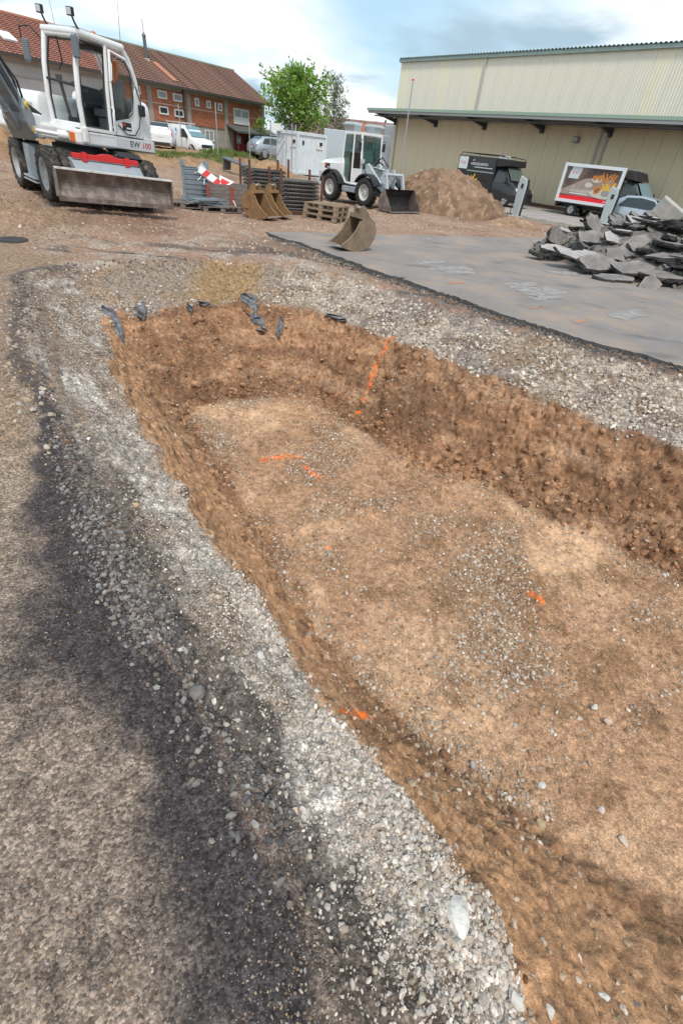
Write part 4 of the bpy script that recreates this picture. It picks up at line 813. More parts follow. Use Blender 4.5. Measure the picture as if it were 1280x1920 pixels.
# rear quarter panel below and behind the side window, with curved upper edge (the door folded back)
qp = [(-.06, Z0), (-.98, Z0), (-1.0, Z0 + .85), (-.93, Z0 + 1.05), (-.80, Z0 + .78), (-.72, Z0 + .50), (-.55, Z0 + .34), (-.14, Z0 + .26), (-.10, Z0 + .06)]
cpart(MB().prism(qp, 'y', Y1 - .03, Y1 + .02), 'door', wpaint, .012, UP, cab)
door_f = [(-.11, Z0 + .05), (-.12, Z0 + .9), (-.18, Z1 - .14), (-.62, Z1 - .2), (-.78, Z0 + 1.25), (-.92, Z0 + .95)]
cpart(MB().tube([(x, Y1 + .012, z) for x, z in door_f], .032, 6), 'door_frame', wpaint, 0, UP, cab)
cpart(MB().tube([(x * .97, Y1 + .035, z) for x, z in [(-.16, Z0 + .3), (-.16, Z0 + .9), (-.23, Z1 - .2), (-.60, Z1 - .26), (-.73, Z0 + 1.2), (-.78, Z0 + .8), (-.7, Z0 + .46), (-.55, Z0 + .36), (-.2, Z0 + .3)]], .014, 6), 'seal', black_m, 0, UP, cab)
cpart(MB().add([(-.16, Y1 + .01, Z0 + .3), (-.16, Y1 + .01, Z0 + .9), (-.23, Y1 + .01, Z1 - .2), (-.6, Y1 + .01, Z1 - .26), (-.73, Y1 + .01, Z0 + 1.2), (-.78, Y1 + .01, Z0 + .8), (-.7, Y1 + .01, Z0 + .46), (-.55, Y1 + .01, Z0 + .36)], [tuple(range(8))]), 'side_window', glass, 0, UP, cab)
cpart(MB().add([(X0 - .002, Y0 + .1, Z0 + .1), (X0 + .03, Y0 + .1, Z0 + .55), (X0 + .03, Y1 - .1, Z0 + .55), (X0 - .002, Y1 - .1, Z0 + .1)], [(0, 1, 2, 3)]), 'lower_windscreen', glass, 0, UP, cab)
for pth in ([(-.1, Y0 + .07, Z0 + .02), (X1 + .05, Y0 + .07, Z0 + .02), (X1 + .05, Y0 + .07, Z0 + .8), (-.1, Y0 + .07, Z0 + .82)],): cpart(MB().prism([(p[0], p[2]) for p in pth], 'y', Y0 + .05, Y0 + .08), 'inner_panel', dgrey, 0, UP, cab)
cpart(MB().tube([(X0 + .02, Y0 + .06, Z0 + .8), (X0 + .02, Y1 - .06, Z0 + .74)], .022), 'cross_bar', black_m, 0, UP, cab)
cpart(MB().tube([(-.1, Y1 + .03, Z0 + .95), (-.12, Y1 + .07, Z0 + .98), (-.15, Y1 + .07, Z0 + 1.25), (-.15, Y1 + .03, Z0 + 1.3)], .016), 'grab_handle', wpaint, 0, UP, cab)
cpart(MB().tube([(-.02, Y1 + .02, Z0 + .12), (.0, Y1 + .09, Z0 + .15), (-.06, Y1 + .09, Z0 + .45), (-.07, Y1 + .02, Z0 + .5)], .016), 'grab_handle', wpaint, 0, UP, cab)
cpart(MB().tube([(.72, .62, Z1 - .12), (.6, .55, Z1 - .5), (.5, .3, Z1 - .62)], .014), 'hose', black_m, 0, UP, cab)
# sticker on the folded door
st = cpart(MB().box(-.62, -.34, Y1 + .021, Y1 + .026, Z0 + .12, Z0 + .27), 'company_sign', black_m, 0, UP, cab)
cpart(MB().box(-.44, -.40, Y1 + .027, Y1 + .03, Z0 + .2, Z0 + .25).box(-.38, -.355, Y1 + .027, Y1 + .03, Z0 + .2, Z0 + .25), 'red_mark', red_p, 0, UP, cab)
cpart(MB().box(-.60, -.46, Y1 + .027, Y1 + .03, Z0 + .15, Z0 + .18), 'white_mark', wpaint, 0, UP, cab)
for pth in ([(X0 - .03, Y1 - .11, Z0 + .09), (X0 + .0, Y1 - .11, Z0 + .5), (X0 - .05, Y1 - .11, Z0 + 1.05), (X0 - .16, Y1 - .13, Z1 - .14), (X0 - .16, Y0 + .13, Z1 - .14), (X0 - .05, Y0 + .11, Z0 + 1.05), (X0 + .0, Y0 + .11, Z0 + .5), (X0 - .03, Y0 + .11, Z0 + .09), (X0 - .03, Y1 - .11, Z0 + .09)], [(X0 - .07, Y1 - .05, Z0 + .06), (X0 - .08, Y1 - .05, Z0 + 1.05), (X0 - .2, Y1 - .05, Z1 - .12), (-.17 + .1, Y1 - .05, Z1 - .12), (.03, Y1 - .05, Z0 + .8), (.04, Y1 - .05, Z0 + .06), (X0 - .07, Y1 - .05, Z0 + .06)]):
    cpart(MB().tube(pth, .02, 6), 'seal', black_m, 0, UP, cab)
for (x0_, x1_, z_) in ((-1.36, .85, 1.437), (-1.36, .85, 1.19)): cpart(MB().box(x0_, x1_, 1.117, 1.124, z_ - .006, z_ + .006), 'panel_seam', dgrey, 0, UP)
cpart(MB().box(-1.345, -1.335, 1.12, 1.15, 1.2, 1.43), 'panel_seam', dgrey, 0, UP); cpart(MB().tube([(-.86, Y1 + .03, Z0 + .98), (-.98, Y1 + .05, Z0 + .7), (-.93, Y1 + .05, Z0 + .45), (-.86, Y1 + .05, Z0 + .22), (-.7, Y1 + .05, Z0 + .05), (-.45, Y1 + .05, Z0 + .04), (-.2, Y1 + .04, Z0 + .2)], .013, 6), 'door_seal', black_m, 0, UP, cab); cpart(MB().cb((-.97, Y1 + .07, Z0 + .55), (.16, .1, .22)), 'door_stop', black_m, .03, UP, cab)
cpart(MB().box(-.35, .0, Y0 + .2, Y1 - .2, Z1 - .2, Z1 - .1), 'roof_console', black_m, .02, UP, cab)
# inside
seat = cpart(MB().box(-.75, -.22, .38, .86, Z0 + .30, Z0 + .44).box(-.70, -.28, .44, .80, Z0 + .06, Z0 + .30), 'seat', dgrey, .03, UP, cab)
cpart(MB().prism([(-.78, Z0 + .42), (-.62, Z0 + .42), (-.72, Z0 + 1.05), (-.86, Z0 + 1.05)], 'y', .40, .84), 'backrest', mat('seat_fabric', (.20, .2, .21), .9), .05, UP, cab)
cpart(MB().prism([(-.80, Z0 + .95), (-.68, Z0 + .95), (-.78, Z0 + 1.38), (-.88, Z0 + 1.38)], 'y', .45, .68), 'hung_jacket', orange_p, .03, UP, cab)
for y in (.30, .93): cpart(MB().box(-.5, -.05, y - .06, y + .06, Z0 + .42, Z0 + .52).cyl((-.08, y, Z0 + .5), (-.04, y, Z0 + .72), .02).cyl((-.04, y, Z0 + .70), (-.03, y, Z0 + .80), .032), 'control_lever', black_m, .01, UP, cab)
cpart(MB().cyl((.45, .6, Z0 + .06), (.28, .6, Z0 + .72), .05).box(.3, .6, .45, .75, Z0 + .06, Z0 + .2), 'steering_column', black_m, .01, UP, cab)
b = MB(); b.M = Matrix.Translation((.27, .6, Z0 + .75)) @ Matrix.Rotation(R(-20), 4, 'Y'); b.tube([(.17 * math.cos(t), .17 * math.sin(t), 0) for t in np.linspace(0, 2 * math.pi, 20)], .016, 6); cpart(b, 'steering_wheel', black_m, 0, UP, cab)
cpart(MB().cyl((.35, .28, Z0 + .06), (.48, .25, Z0 + .8), .035).cb((.5, .25, Z0 + .84), (.03, .16, .12)), 'display', dgrey, 0, UP, cab)
cpart(MB().box(X1 + .02, X1 + .05, Y0 + .1, Y1 - .1, Z0 + .05, Z0 + .75), 'rear_panel', dgrey, 0, UP, cab)
cpart(MB().box(.1, X0 - .02, Y0 + .08, Y1 - .08, Z0 + .062, Z0 + .09), 'floor_mat', dgrey, 0, UP, cab)
# mirrors, lamps, beacon, aerial
for (y, pth, c_) in ((Y0, [(X0 - .1, Y0, Z1 - .2), (X0 + .05, Y0 - .12, Z1 - .02), (X0 + .12, Y0 - .34, Z1 - .06), (X0 + .12, Y0 - .34, Z1 - .3)], (X0 + .14, Y0 - .22, Z1 - .42)), (Y1, [(X0 - .08, Y1, Z1 - .06), (X0 + .03, Y1 + .05, Z1 - .1), (X0 + .04, Y1 + .08, Z1 - .3)], (X0 + .04, Y1 + .09, Z1 - .26))):
    mm_ = cpart(MB().cb(c_, (.07, .17, .36)), 'mirror', mat('mirror_grey', (.13, .15, .17), .45), .03, UP, cab); cpart(MB().tube(pth, .014), 'mirror_arm', black_m, 0, UP, mm_)
for (x, y, aim) in ((X0 - .12, Y0 + .12, 0), (X0 - .1, Y1 - .02, 0)):
    l_ = cpart(MB().tube([(x - .1, y, Z1 + .03), (x - .02, y, Z1 + .12), (x + .04, y + .02, Z1 + .2)], .02).cb((x + .07, y + .02, Z1 + .26), (.07, .15, .13)), 'work_light', black_m, .01, UP, cab); cpart(MB().cb((x + .108, y + .02, Z1 + .26), (.006, .12, .10)), 'lens', mat('clear_lens', (.5, .5, .5), .15), 0, UP, l_)
cpart(MB().cyl((-.35, .55, Z1 + .05), (-.35, .55, Z1 + .16), .05), 'beacon', orange_p, 0, UP, cab)
cpart(MB().cyl((-.66, 1.0, Z1 - .12), (-.70, 1.0, Z1 + .75), .008, .004, 6), 'aerial', dgrey, 0, UP, cab); cpart(MB().cyl((.25, .12, Z1), (.27, .06, Z1 + .55), .006, .003, 6), 'aerial', dgrey, 0, UP, cab)
# skirt plate with the model lettering, side details
sp = cpart(MB().prism([(-1.38, 1.20), (-.05, 1.20), (-.05, 1.425), (-1.36, 1.425)], 'y', 1.115, 1.145), 'side_skirt', mat('silver_paint', (.62, .63, .64), .35), .012, UP)
Mt = Matrix.Translation((-.95, 1.147, 1.325)) @ Matrix.Rotation(math.pi, 4, 'Z') @ Matrix.Rotation(math.pi / 2, 4, 'X')
t1 = text('lettering', 'EW', .165, mat('letter_black', (.02, .02, .02), .5), EX, UP @ Matrix.Translation((-.66, 1.148, 1.315)) @ Matrix.Rotation(math.pi, 4, 'Z') @ Matrix.Rotation(math.pi / 2, 4, 'X'), .002, 1.25)
t2 = text('lettering', '100', .165, mat('letter_red', (.55, .03, .04), .5), EX, UP @ Matrix.Translation((-1.05, 1.148, 1.315)) @ Matrix.Rotation(math.pi, 4, 'Z') @ Matrix.Rotation(math.pi / 2, 4, 'X'), .002, 1.25)
text('fleet_number', '921', .14, mat('letter_black', (.02, .02, .02), .5), EX, UP @ Matrix.Translation((X0 + .105, .66, Z0 - .09)) @ Matrix.Rotation(math.pi / 2, 4, 'Z') @ Matrix.Rotation(math.pi / 2, 4, 'X'), .002, .8)
cpart(MB().box(X0 + .09, X0 + .12, .92, 1.03, Z0 - .18, Z0 + .02), 'latch', black_m, .01, UP)
for (y, m_) in ((.85, chrome), (.97, orange_p)): cpart(MB().box(.98, 1.03, y - .07, y + .05, 1.2, 1.38), 'indicator_lamp', m_, .015, UP)
# slew-boom bracket, swing cylinder and boom
cpart(MB().prism([(.9, 1.14), (1.55, 1.16), (1.72, 1.3), (1.68, 1.52), (1.4, 1.62), (.9, 1.58)], 'y', -.42, .02), 'boom_bracket', wpaint, .04, UP)
cpart(MB().cyl((.92, .86, 1.30), (1.12, .66, 1.29), .085).cyl((1.12, .66, 1.29), (1.42, .36, 1.3), .04).cb((1.46, .32, 1.3), (.13, .12, .14)), 'swing_cylinder', wpaint, .01, UP)
bang = R(38)
Bm = UP @ Matrix.Translation((1.40, .0, 1.3)) @ Matrix.Rotation(bang, 4, 'Z')
cpart(MB().prism([(-.12, -.12), (.25, -.2), (.62, .12), (.62, .34), (.38, .52), (.1, .36), (-.12, .22)], 'y', -.22, .22), 'swing_post', gpaint, .03, Bm)
cpart(MB().prism([(.3, .28), (.55, .22), (1.2, .60), (1.9, .92), (3.0, 1.15), (3.0, 1.45), (1.75, 1.24), (.95, .88), (.32, .52)], 'y', -.14, .14), 'boom', mat('boom_grey', (.30, .345, .38), .45, col2=(.22, .25, .27), nscale=3), .03, Bm)
cpart(MB().cyl((.5, -.02, .02), (1.05, -.02, .3), .085).cyl((1.05, -.02, .3), (1.75, -.02, .74), .05), 'boom_cylinder', gpaint, 0, Bm)
for y_ in (-.146, .146): cpart(MB().prism([(.62, .42), (1.15, .66), (1.7, .95), (1.6, 1.08), (1.0, .78), (.6, .56)], 'y', y_ - .006, y_ + .006), 'boom_recess_shade', black_m, 0, Bm)  # black sheets stand in for the shade inside a boom recess
cpart(MB().cyl((.42, -.25, .40), (.42, .25, .40), .07).cyl((.3, -.25, 0), (.3, .25, 0), .07), 'pin', yellow_p, 0, Bm)
b = MB()
for k_ in range(5): b.tube([(.0, .1 - .06 * k_, .35), (.35, .12 - .06 * k_, .78), (.9, .1 - .05 * k_, .98 + .02 * k_), (1.8, .1 - .05 * k_, 1.34)], .022, 6)
cpart(b, 'hydraulic_hoses', black_m, 0, Bm)
cpart(MB().tube([(.85, -.1, 1.58), (1.2, -.18, 1.78), (1.6, -.25, 1.6)], .03).tube([(.85, -.25, 1.58), (1.25, -.3, 1.85), (1.62, -.3, 1.55)], .03), 'hose', black_m, 0, UP)

# ---- compact wheel loader ---------------------------------------------
LD = empty('wheel_loader', (-0.78, 24.3, 0.03), R(-41.5), 'white wheel loader with grey lift arm parked before the soil heap', 'loader')
tl = tyre_mesh(0.50, 0.36, 0.27, 20, mat('loader_rubber', (.02, .02, .021), .75, col2=(.09, .075, .06), nscale=9, lo=.55, hi=.8)); rl = rim_mesh(0.275, 0.36, 0.02, mat('pale_rim', (.55, .56, .55), .5, col2=(.42, .40, .37), nscale=8), 8)
for x in (-1.02, 1.02):
    for y in (-.74, .74):
        wv = inst('wheel', tl, LD, Matrix.Translation((x, y, .5)) @ Matrix.Rotation(math.pi if y > 0 else 0, 4, 'Z') @ Matrix.Rotation(random.random() * 6, 4, 'Y')); inst('rim', rl, wv)
def lp(b, name, m, bev=0.0, parent=None): return b.build(name, m, parent or LD, bev)
rings = [[(x, y * k, z) for x, y in ((-1.95, -.62), (-1.95, .62), (-.55, .68), (-.55, -.68))] for z, k in ((.62, .95), (.95, 1.0))]
lp(MB().loft([[(-1.98, -.6, .66), (-1.98, .6, .66), (-.5, .62, .66), (-.5, -.62, .66)], [(-2.02, -.68, .98), (-2.02, .68, .98), (-.5, .68, .98), (-.5, -.68, .98)], [(-1.95, -.66, 1.28), (-1.95, .66, 1.28), (-.5, .67, 1.36), (-.5, -.67, 1.36)], [(-1.75, -.56, 1.42), (-1.75, .56, 1.42), (-.55, .6, 1.56), (-.55, -.6, 1.56)]], True, False), 'engine_hood', wpaint, .05)
lp(MB().prism([(-2.06, .45), (-1.5, .45), (-1.5, .66), (-2.06, .72)], 'y', -.68, .68), 'counterweight', lgpaint, .04)
lp(MB().box(-1.7, .4, -.42, .42, .38, .7).box(.3, 1.5, -.36, .36, .4, .78), 'chassis_frame', dgrey, .02)
lp(MB().box(-.45, .35, -.72, -.42, .42, .62), 'step', gpaint, .02)
for y in (-.74, .74):
    for x, a0, a1 in ((-1.02, 15, 165), (1.02, 25, 150)):
        P = [(x + .58 * math.cos(R(t)), .5 + .58 * math.sin(R(t))) for t in np.linspace(a0, a1, 14)]; Q = [(x + .63 * math.cos(R(t)), .5 + .63 * math.sin(R(t))) for t in np.linspace(a1, a0, 14)]
        lp(MB().prism(P + Q, 'y', y - .2, y + .2), 'mudguard', black_m)
b = MB()
for y in (-.58, .58):
    b.tube([(.42, y, .7), (.46, y, 1.3), (.36, y, 2.36)], .045); b.tube([(-.62, y, 1.0), (-.66, y, 1.5), (-.56, y, 2.36)], .045); b.tube([(-.05, y, .68), (-.05, y, 2.36)], .04); b.tube([(-.62, y, 1.0), (-.4, y, .72), (.42, y, .7)], .04)
for x, z in ((.36, 2.36), (-.56, 2.36)): b.tube([(x, -.58, z), (x, .58, z)], .045)
b.box(-.6, .4, -.6, .6, 2.33, 2.42)
lc = lp(b, 'cab', wpaint)
roofg = mat('roof_grey', (.36, .40, .41), .45)
# two grey roof housings, wider above than below
for (xc, yc, s_, zb_) in ((-.42, -.30, 1.0, 2.42), (.05, .42, .95, 2.42)):
    lp(MB().loft([[(xc + dx * .24 * s_, yc + dy * .24 * s_, zb_) for dx, dy in ((-1, -1), (1, -1), (1, 1), (-1, 1))], [(xc + dx * .33 * s_, yc + dy * .33 * s_, zb_ + .20) for dx, dy in ((-1, -1), (1, -1), (1, 1), (-1, 1))], [(xc + dx * .32 * s_, yc + dy * .32 * s_, zb_ + .23) for dx, dy in ((-1, -1), (1, -1), (1, 1), (-1, 1))], [(xc + dx * .24 * s_, yc + dy * .24 * s_, zb_ + .29) for dx, dy in ((-1, -1), (1, -1), (1, 1), (-1, 1))]], True, False), 'roof_housing', roofg, .02, lc)
tint = mat('tinted_glass', (.05, .07, .07), .05); 
def gl_m():
    m = glass.copy(); m.name = 'green_glass'; [n for n in m.node_tree.nodes if n.type == 'BSDF_TRANSPARENT'][0].inputs[0].default_value = (.38, .52, .50, 1); return m
gg = gl_m()
for y in (-.595, .595): lp(MB().add([(-.60, y, 1.05), (-.1, y, .75), (-.1, y, 2.3), (-.54, y, 2.3)], [(0, 1, 2, 3)]), 'door_window', gg, 0, lc); lp(MB().add([(.0, y, 1.25), (.42, y, 1.25), (.33, y, 2.3), (.0, y, 2.3)], [(0, 1, 2, 3)]), 'side_window', gg, 0, lc)
lp(MB().add([(.47, -.54, 1.25), (.47, .54, 1.25), (.38, .54, 2.3), (.38, -.54, 2.3)], [(0, 1, 2, 3)]), 'windscreen', gg, 0, lc); lp(MB().add([(-.64, -.54, 1.5), (-.64, .54, 1.5), (-.58, .54, 2.3), (-.58, -.54, 2.3)], [(0, 1, 2, 3)]), 'rear_window', gg, 0, lc)
lp(MB().box(.0, .42, -.60, .60, .72, 1.24), 'lower_panel', wpaint, .01, lc)
lp(MB().box(-.5, -.1, -.3, .3, .75, 1.1).prism([(-.5, 1.1), (-.36, 1.1), (-.44, 1.75), (-.56, 1.75)], 'y', -.27, .27), 'seat', black_m, .03, lc); lp(MB().cyl((.3, 0, .75), (.12, 0, 1.35), .05).tube([(.12 + .17 * math.cos(t) * .5, .17 * math.sin(t), 1.36 + .17 * math.cos(t) * .6) for t in np.linspace(0, 6.3, 16)], .016), 'steering_wheel', black_m, 0, lc)
lp(MB().cb((.48, -.78, 1.95), (.05, .14, .28)).tube([(.4, -.6, 2.2), (.47, -.78, 2.15), (.48, -.78, 2.0)], .014), 'mirror', black_m, .01, lc)
lp(MB().cb((.52, .6, 2.0), (.05, .12, .26)).tube([(.4, .6, 2.2), (.5, .72, 2.2), (.52, .62, 2.1)], .014), 'mirror', black_m, .01, lc)
lp(MB().cyl((-.1, -.1, 2.42), (-.1, -.1, 2.62), .025).cyl((-.1, -.1, 2.62), (-.1, -.1, 2.7), .05), 'beacon', orange_p, 0, lc)
sg_ = lp(MB().box(-1.62, -1.3, -.672, -.664, 1.12, 1.3), 'company_sign', black_m); lp(MB().box(-1.6, -1.48, -.678, -.673, 1.2, 1.28), 'red_mark', red_p); lp(MB().box(-1.45, -1.33, -.678, -.673, 1.15, 1.19), 'white_mark', wpaint)
for y in (-.34, .34): lp(MB().prism([(.5, 1.42), (.66, 1.46), (1.28, .98), (1.86, .66), (1.92, .36), (1.82, .28), (1.7, .5), (1.1, .78), (.5, 1.2)], 'y', y - .06, y + .06), 'lift_arm', lgpaint, .02)
lp(MB().cyl((1.5, -.4, .82), (1.5, .4, .82), .07), 'cross_tube', lgpaint)
for y in (-.2, .2): lp(MB().prism([(1.2, 1.0), (1.45, 1.32), (1.6, 1.34), (1.72, .95), (1.6, .72), (1.4, .72)], 'y', y - .03, y + .03), 'tilt_lever', lgpaint, .01)
lp(MB().cyl((.62, 0, 1.32), (1.1, 0, 1.30), .07).cyl((1.1, 0, 1.30), (1.5, 0, 1.28), .04), 'tilt_cylinder', chrome)
lp(MB().cyl((1.75, -.58, 1.18), (1.75, .58, 1.18), .05).prism([(1.68, 1.22), (1.82, 1.22), (2.02, .62), (1.9, .62)], 'y', -.55, -.47).prism([(1.68, 1.22), (1.82, 1.22), (2.02, .62), (1.9, .62)], 'y', .47, .55), 'quick_hitch', lgpaint, .01)
lp(MB().tube([(.55, -.2, 1.4), (.9, -.22, 1.62), (1.3, -.2, 1.45)], .025).tube([(.55, .1, 1.4), (.95, .1, 1.7), (1.35, .1, 1.4)], .025), 'hose', black_m)
lp(MB().cb((.55, -.62, 1.5), (.1, .14, .14)).tube([(.5, -.55, 1.3), (.55, -.62, 1.45)], .02), 'head_lamp', mat('clear_lens', (.5, .5, .5), .15), .02); lp(MB().cb((.55, .62, 1.5), (.1, .14, .14)).tube([(.5, .55, 1.3), (.55, .62, 1.45)], .02), 'head_lamp', mat('clear_lens', (.5, .5, .5), .15), .02)
# bucket, open to the front
bkp = [(2.62, .03), (2.02, .03), (1.95, .16), (1.94, .45), (2.06, .66), (2.16, .72)]
bkt = mat('bucket_black', (.018, .016, .016), .6, col2=(.06, .045, .038), nscale=6, lo=.5, hi=.75)
inn = [(x + .03, z + .02) for x, z in bkp][::-1]
bo = lp(MB().prism(bkp + inn, 'y', -.95, .95), 'bucket', bkt)
for y in (-.945, .945): lp(MB().prism(bkp + [(2.2, .72), (2.66, .05)], 'y', y - .012, y + .012), 'side_plate', wear_m, 0, bo)
lp(MB().box(2.5, 2.72, -.955, .955, .018, .045), 'cutting_edge', mat('bright_steel', (.5, .5, .48), .4, .6, col2=(.3, .27, .24), nscale=6), 0, bo)
# ---------------------------------------------------------------- yard stores
wood_m = mat('pallet_wood', (0.33, 0.245, 0.165), 0.85, col2=(0.20, 0.15, 0.105), nscale=4, stretch=(1, 6, 6), bump=0.2)
woodg_m = mat('weathered_wood', (0.22, 0.185, 0.165), 0.9, col2=(0.13, 0.105, 0.09), nscale=4, stretch=(1, 6, 6), bump=0.2)
rust_m = mat('rust', (0.15, 0.060, 0.035), 0.85, col2=(0.08, 0.04, 0.03), nscale=9)
brust_m = mat('rusty_bucket_steel', (0.33, 0.19, 0.085), 0.6, 0.2, col2=(0.20, 0.125, 0.07), nscale=3.5, lo=0.4, hi=0.7, bump=0.15)
btan_m = mat('dusty_bucket_steel', (0.27, 0.20, 0.135), 0.65, 0.2, col2=(0.18, 0.13, 0.09), nscale=4, lo=0.4, hi=0.7, bump=0.15)
tooth_m = mat('tooth_steel', (0.45, 0.41, 0.36), 0.45, 0.5); panel_m = mat('dark_panel', (0.10, 0.092, 0.086), 0.75, col2=(0.19, 0.175, 0.16), nscale=6, lo=0.4, hi=0.75)
steelb = mat('blue_grey_steel', (0.27, 0.325, 0.37), 0.5, 0.2, col2=(0.20, 0.235, 0.26), nscale=4); redrust = mat('red_oxide', (0.34, 0.07, 0.045), 0.7, col2=(0.24, 0.06, 0.04), nscale=8)
gz = lambda x, y: float(ground(np.array([x]), np.array([y]))[0][0])
_pb = MB(); PLK = {}
def pallet(loc, rz, label, m=wood_m, group=None, L_=1.2, W_=0.8, tilt=0):
    p = empty('pallet', loc, rz, label, 'pallet', group); p.rotation_euler = (tilt, 0, rz)
    if not PLK:
        PLK['t'] = MB().box(-.6, .6, -.055, .055, -.011, .011); PLK['b'] = MB().box(-.07, .07, -.05, .05, -.05, .05); PLK['c'] = MB().box(-.055, .055, -.4, .4, -.011, .011)
    key = m.name
    if key not in PLK: PLK[key] = (PLK['t'].mesh('plank', m), PLK['b'].mesh('block', m), PLK['c'].mesh('cross_plank', m))
    t, bk, cr = PLK[key]
    for y in (-.345, -.172, 0, .172, .345): inst('plank', t, p, TM((0, y, .133 + random.gauss(0, .002))))
    for x in (-.54, 0, .54): inst('cross_plank', cr, p, TM((x, 0, .111)))
    for y in (-.35, 0, .35):
        inst('plank', t, p, TM((0, y, .012)))
        for x in (-.53, 0, .53): inst('block', bk, p, TM((x, y, .063 - .0)))
    return p
PA = R(-24)
lbl = ['pallet resting on the dirt, lowest of the stack of three', 'middle pallet in the stack of three beside the black bucket', 'topmost pallet in the stack of three before the loader']
lbl[1] = 'middle pallet in the stack of three before the loader'
for i in range(3): pallet((-1.62 + .02 * i, 17.5 + .015 * i, gz(-1.6, 17.5) + i * .146), PA + R((0, 2, -1)[i]), lbl[i], wood_m, 'stacked pallets')
pallet((-5.75, 15.75, gz(-5.75, 15.75)), R(38), 'grey pallet partly behind the end of the dozer blade', woodg_m); pallet((-4.78, 16.42, gz(-4.8, 16.4)), R(38), 'grey pallet under the loose steel sheets', woodg_m)
random.seed(12)
for i, (lab) in enumerate(('blue-grey steel sheet lying lowest on the grey pallet', 'blue-grey steel sheet in the middle of the pile on the pallet', 'blue-grey steel sheet lying uppermost on the pallet')):
    b = MB().box(-.62 + .05 * i, .62 - .1 * i, -.32, .32, 0, .018)
    for y in (-.3, .3): b.box(-.6 + .05 * i, .6 - .1 * i, y - .015, y + .015, .018, .045)
    o = b.build('steel_sheet', steelb); o.location = (-5.05 + .05 * i, 16.2, gz(-5, 16.2) + .165 + .05 * i); o.rotation_euler = (R(2 - 2 * i), R(4 - 2 * i), R(38 + 6 * i)); tag(o, lab, 'sheet', 'steel sheets on the pallet')
# steel stillage with slatted sides
st = empty('steel_stillage', (-5.85, 17.75, gz(-5.85, 17.75)), R(20), 'blue-grey slatted steel stillage holding the traffic boards', 'stillage')
sm = MB().box(-.34, .34, -.012, .012, -.05, .05).box(-.34, .34, -.03, -.012, .035, .05).mesh('slat', steelb); sm2 = MB().box(-.55, .55, -.012, .012, -.05, .05).mesh('slat', steelb)
for y in (-.55, .55):
    for k in range(6): inst('slat', sm, st, TM((0, y, .18 + k * .125)))
for x in (-.36, .36):
    for k in range(3): inst('slat', sm2, st, TM((x, 0, .18 + k * .12), R(90)))
    for y in (-.55, .55): MB().box(x - .035, x + .035, y - .035, y + .035, 0, .98).prism([(x - .07, .9), (x + .07, .9), (x + .045, 1.04), (x - .045, 1.04)], 'y', y - .05, y + .05).build('corner_post', steelb, st)
MB().box(-.36, .36, -.55, .55, .08, .12).build('floor_plate', steelb, st)
# timber crate with red posts
cr = empty('timber_crate', (-4.72, 17.35, gz(-4.7, 17.3)), R(16), 'weathered timber crate with red corner posts beside the stillage', 'crate')
pm = MB().box(-.60, .60, -.015, .015, -.12, .12).mesh('plank', woodg_m); pm2 = MB().box(-.4, .4, -.015, .015, -.12, .12).mesh('plank', woodg_m)
for k in range(2):
    for y in (-.41, .41): inst('plank', pm, cr, TM((0, y, .28 + k * .25)))
    for x in (-.59, .59): inst('plank', pm2, cr, TM((x, 0, .28 + k * .25), R(90)))
MB().box(-.6, .6, -.41, .41, .1, .14).build('floor_board', woodg_m, cr)
for x in (-.58, .12): MB().box(x - .05, x + .05, -.475, -.427, .05, .62).build('red_post', redrust, cr, .01)
for x in (-.5, .0, .5): MB().box(x - .06, x + .06, -.4, .4, 0, .1).build('skid', woodg_m, cr)
# traffic boards: white, red bands
def board(loc, rot, L_, label, tri=False):
    o = empty('traffic_board', loc, 0, label, 'board', 'red and white traffic boards'); o.rotation_euler = rot
    if tri:
        MB().prism([(-.28, 0), (.28, 0), (0, .44)], 'y', -.012, .012).build('panel', wpaint, o); MB().prism([(-.17, .06), (.17, .06), (0, .32)], 'y', -.017, -.0125).build('red_face', red_p, o)
        MB().cyl((0, .05, 0), (0, .3, -.6), .018).build('leg', wpaint, o)
    else:
        MB().box(-L_ / 2, L_ / 2, -.015, .015, -.1, .1).build('panel', wpaint, o)
        for k in range(int(L_ / .36)):
            x = -L_ / 2 + .12 + k * .36; MB().prism([(x, -.096), (x + .15, -.096), (x + .22, .096), (x + .07, .096)], 'y', -.019, -.0155).build('red_band', red_p, o)
        for x in (-L_ / 3, L_ / 3): MB().tube([(x - .1, .05, -.28), (x, .05, 0), (x + .1, .05, -.28)], .015).build('leg', wpaint, o)
    return o
board((-4.95, 17.05, .70), (R(-25), R(30), R(18)), 1.15, 'long red and white barrier board leaning across the timber crate')
board((-5.2, 17.3, .74), (R(20), R(44), R(30)), .9, 'shorter red and white board tilted steeply behind the long board')
board((-4.65, 17.0, .60), (R(-48), R(-28), R(22)), 1, 'triangular red warning board lying on the timber crate', True)
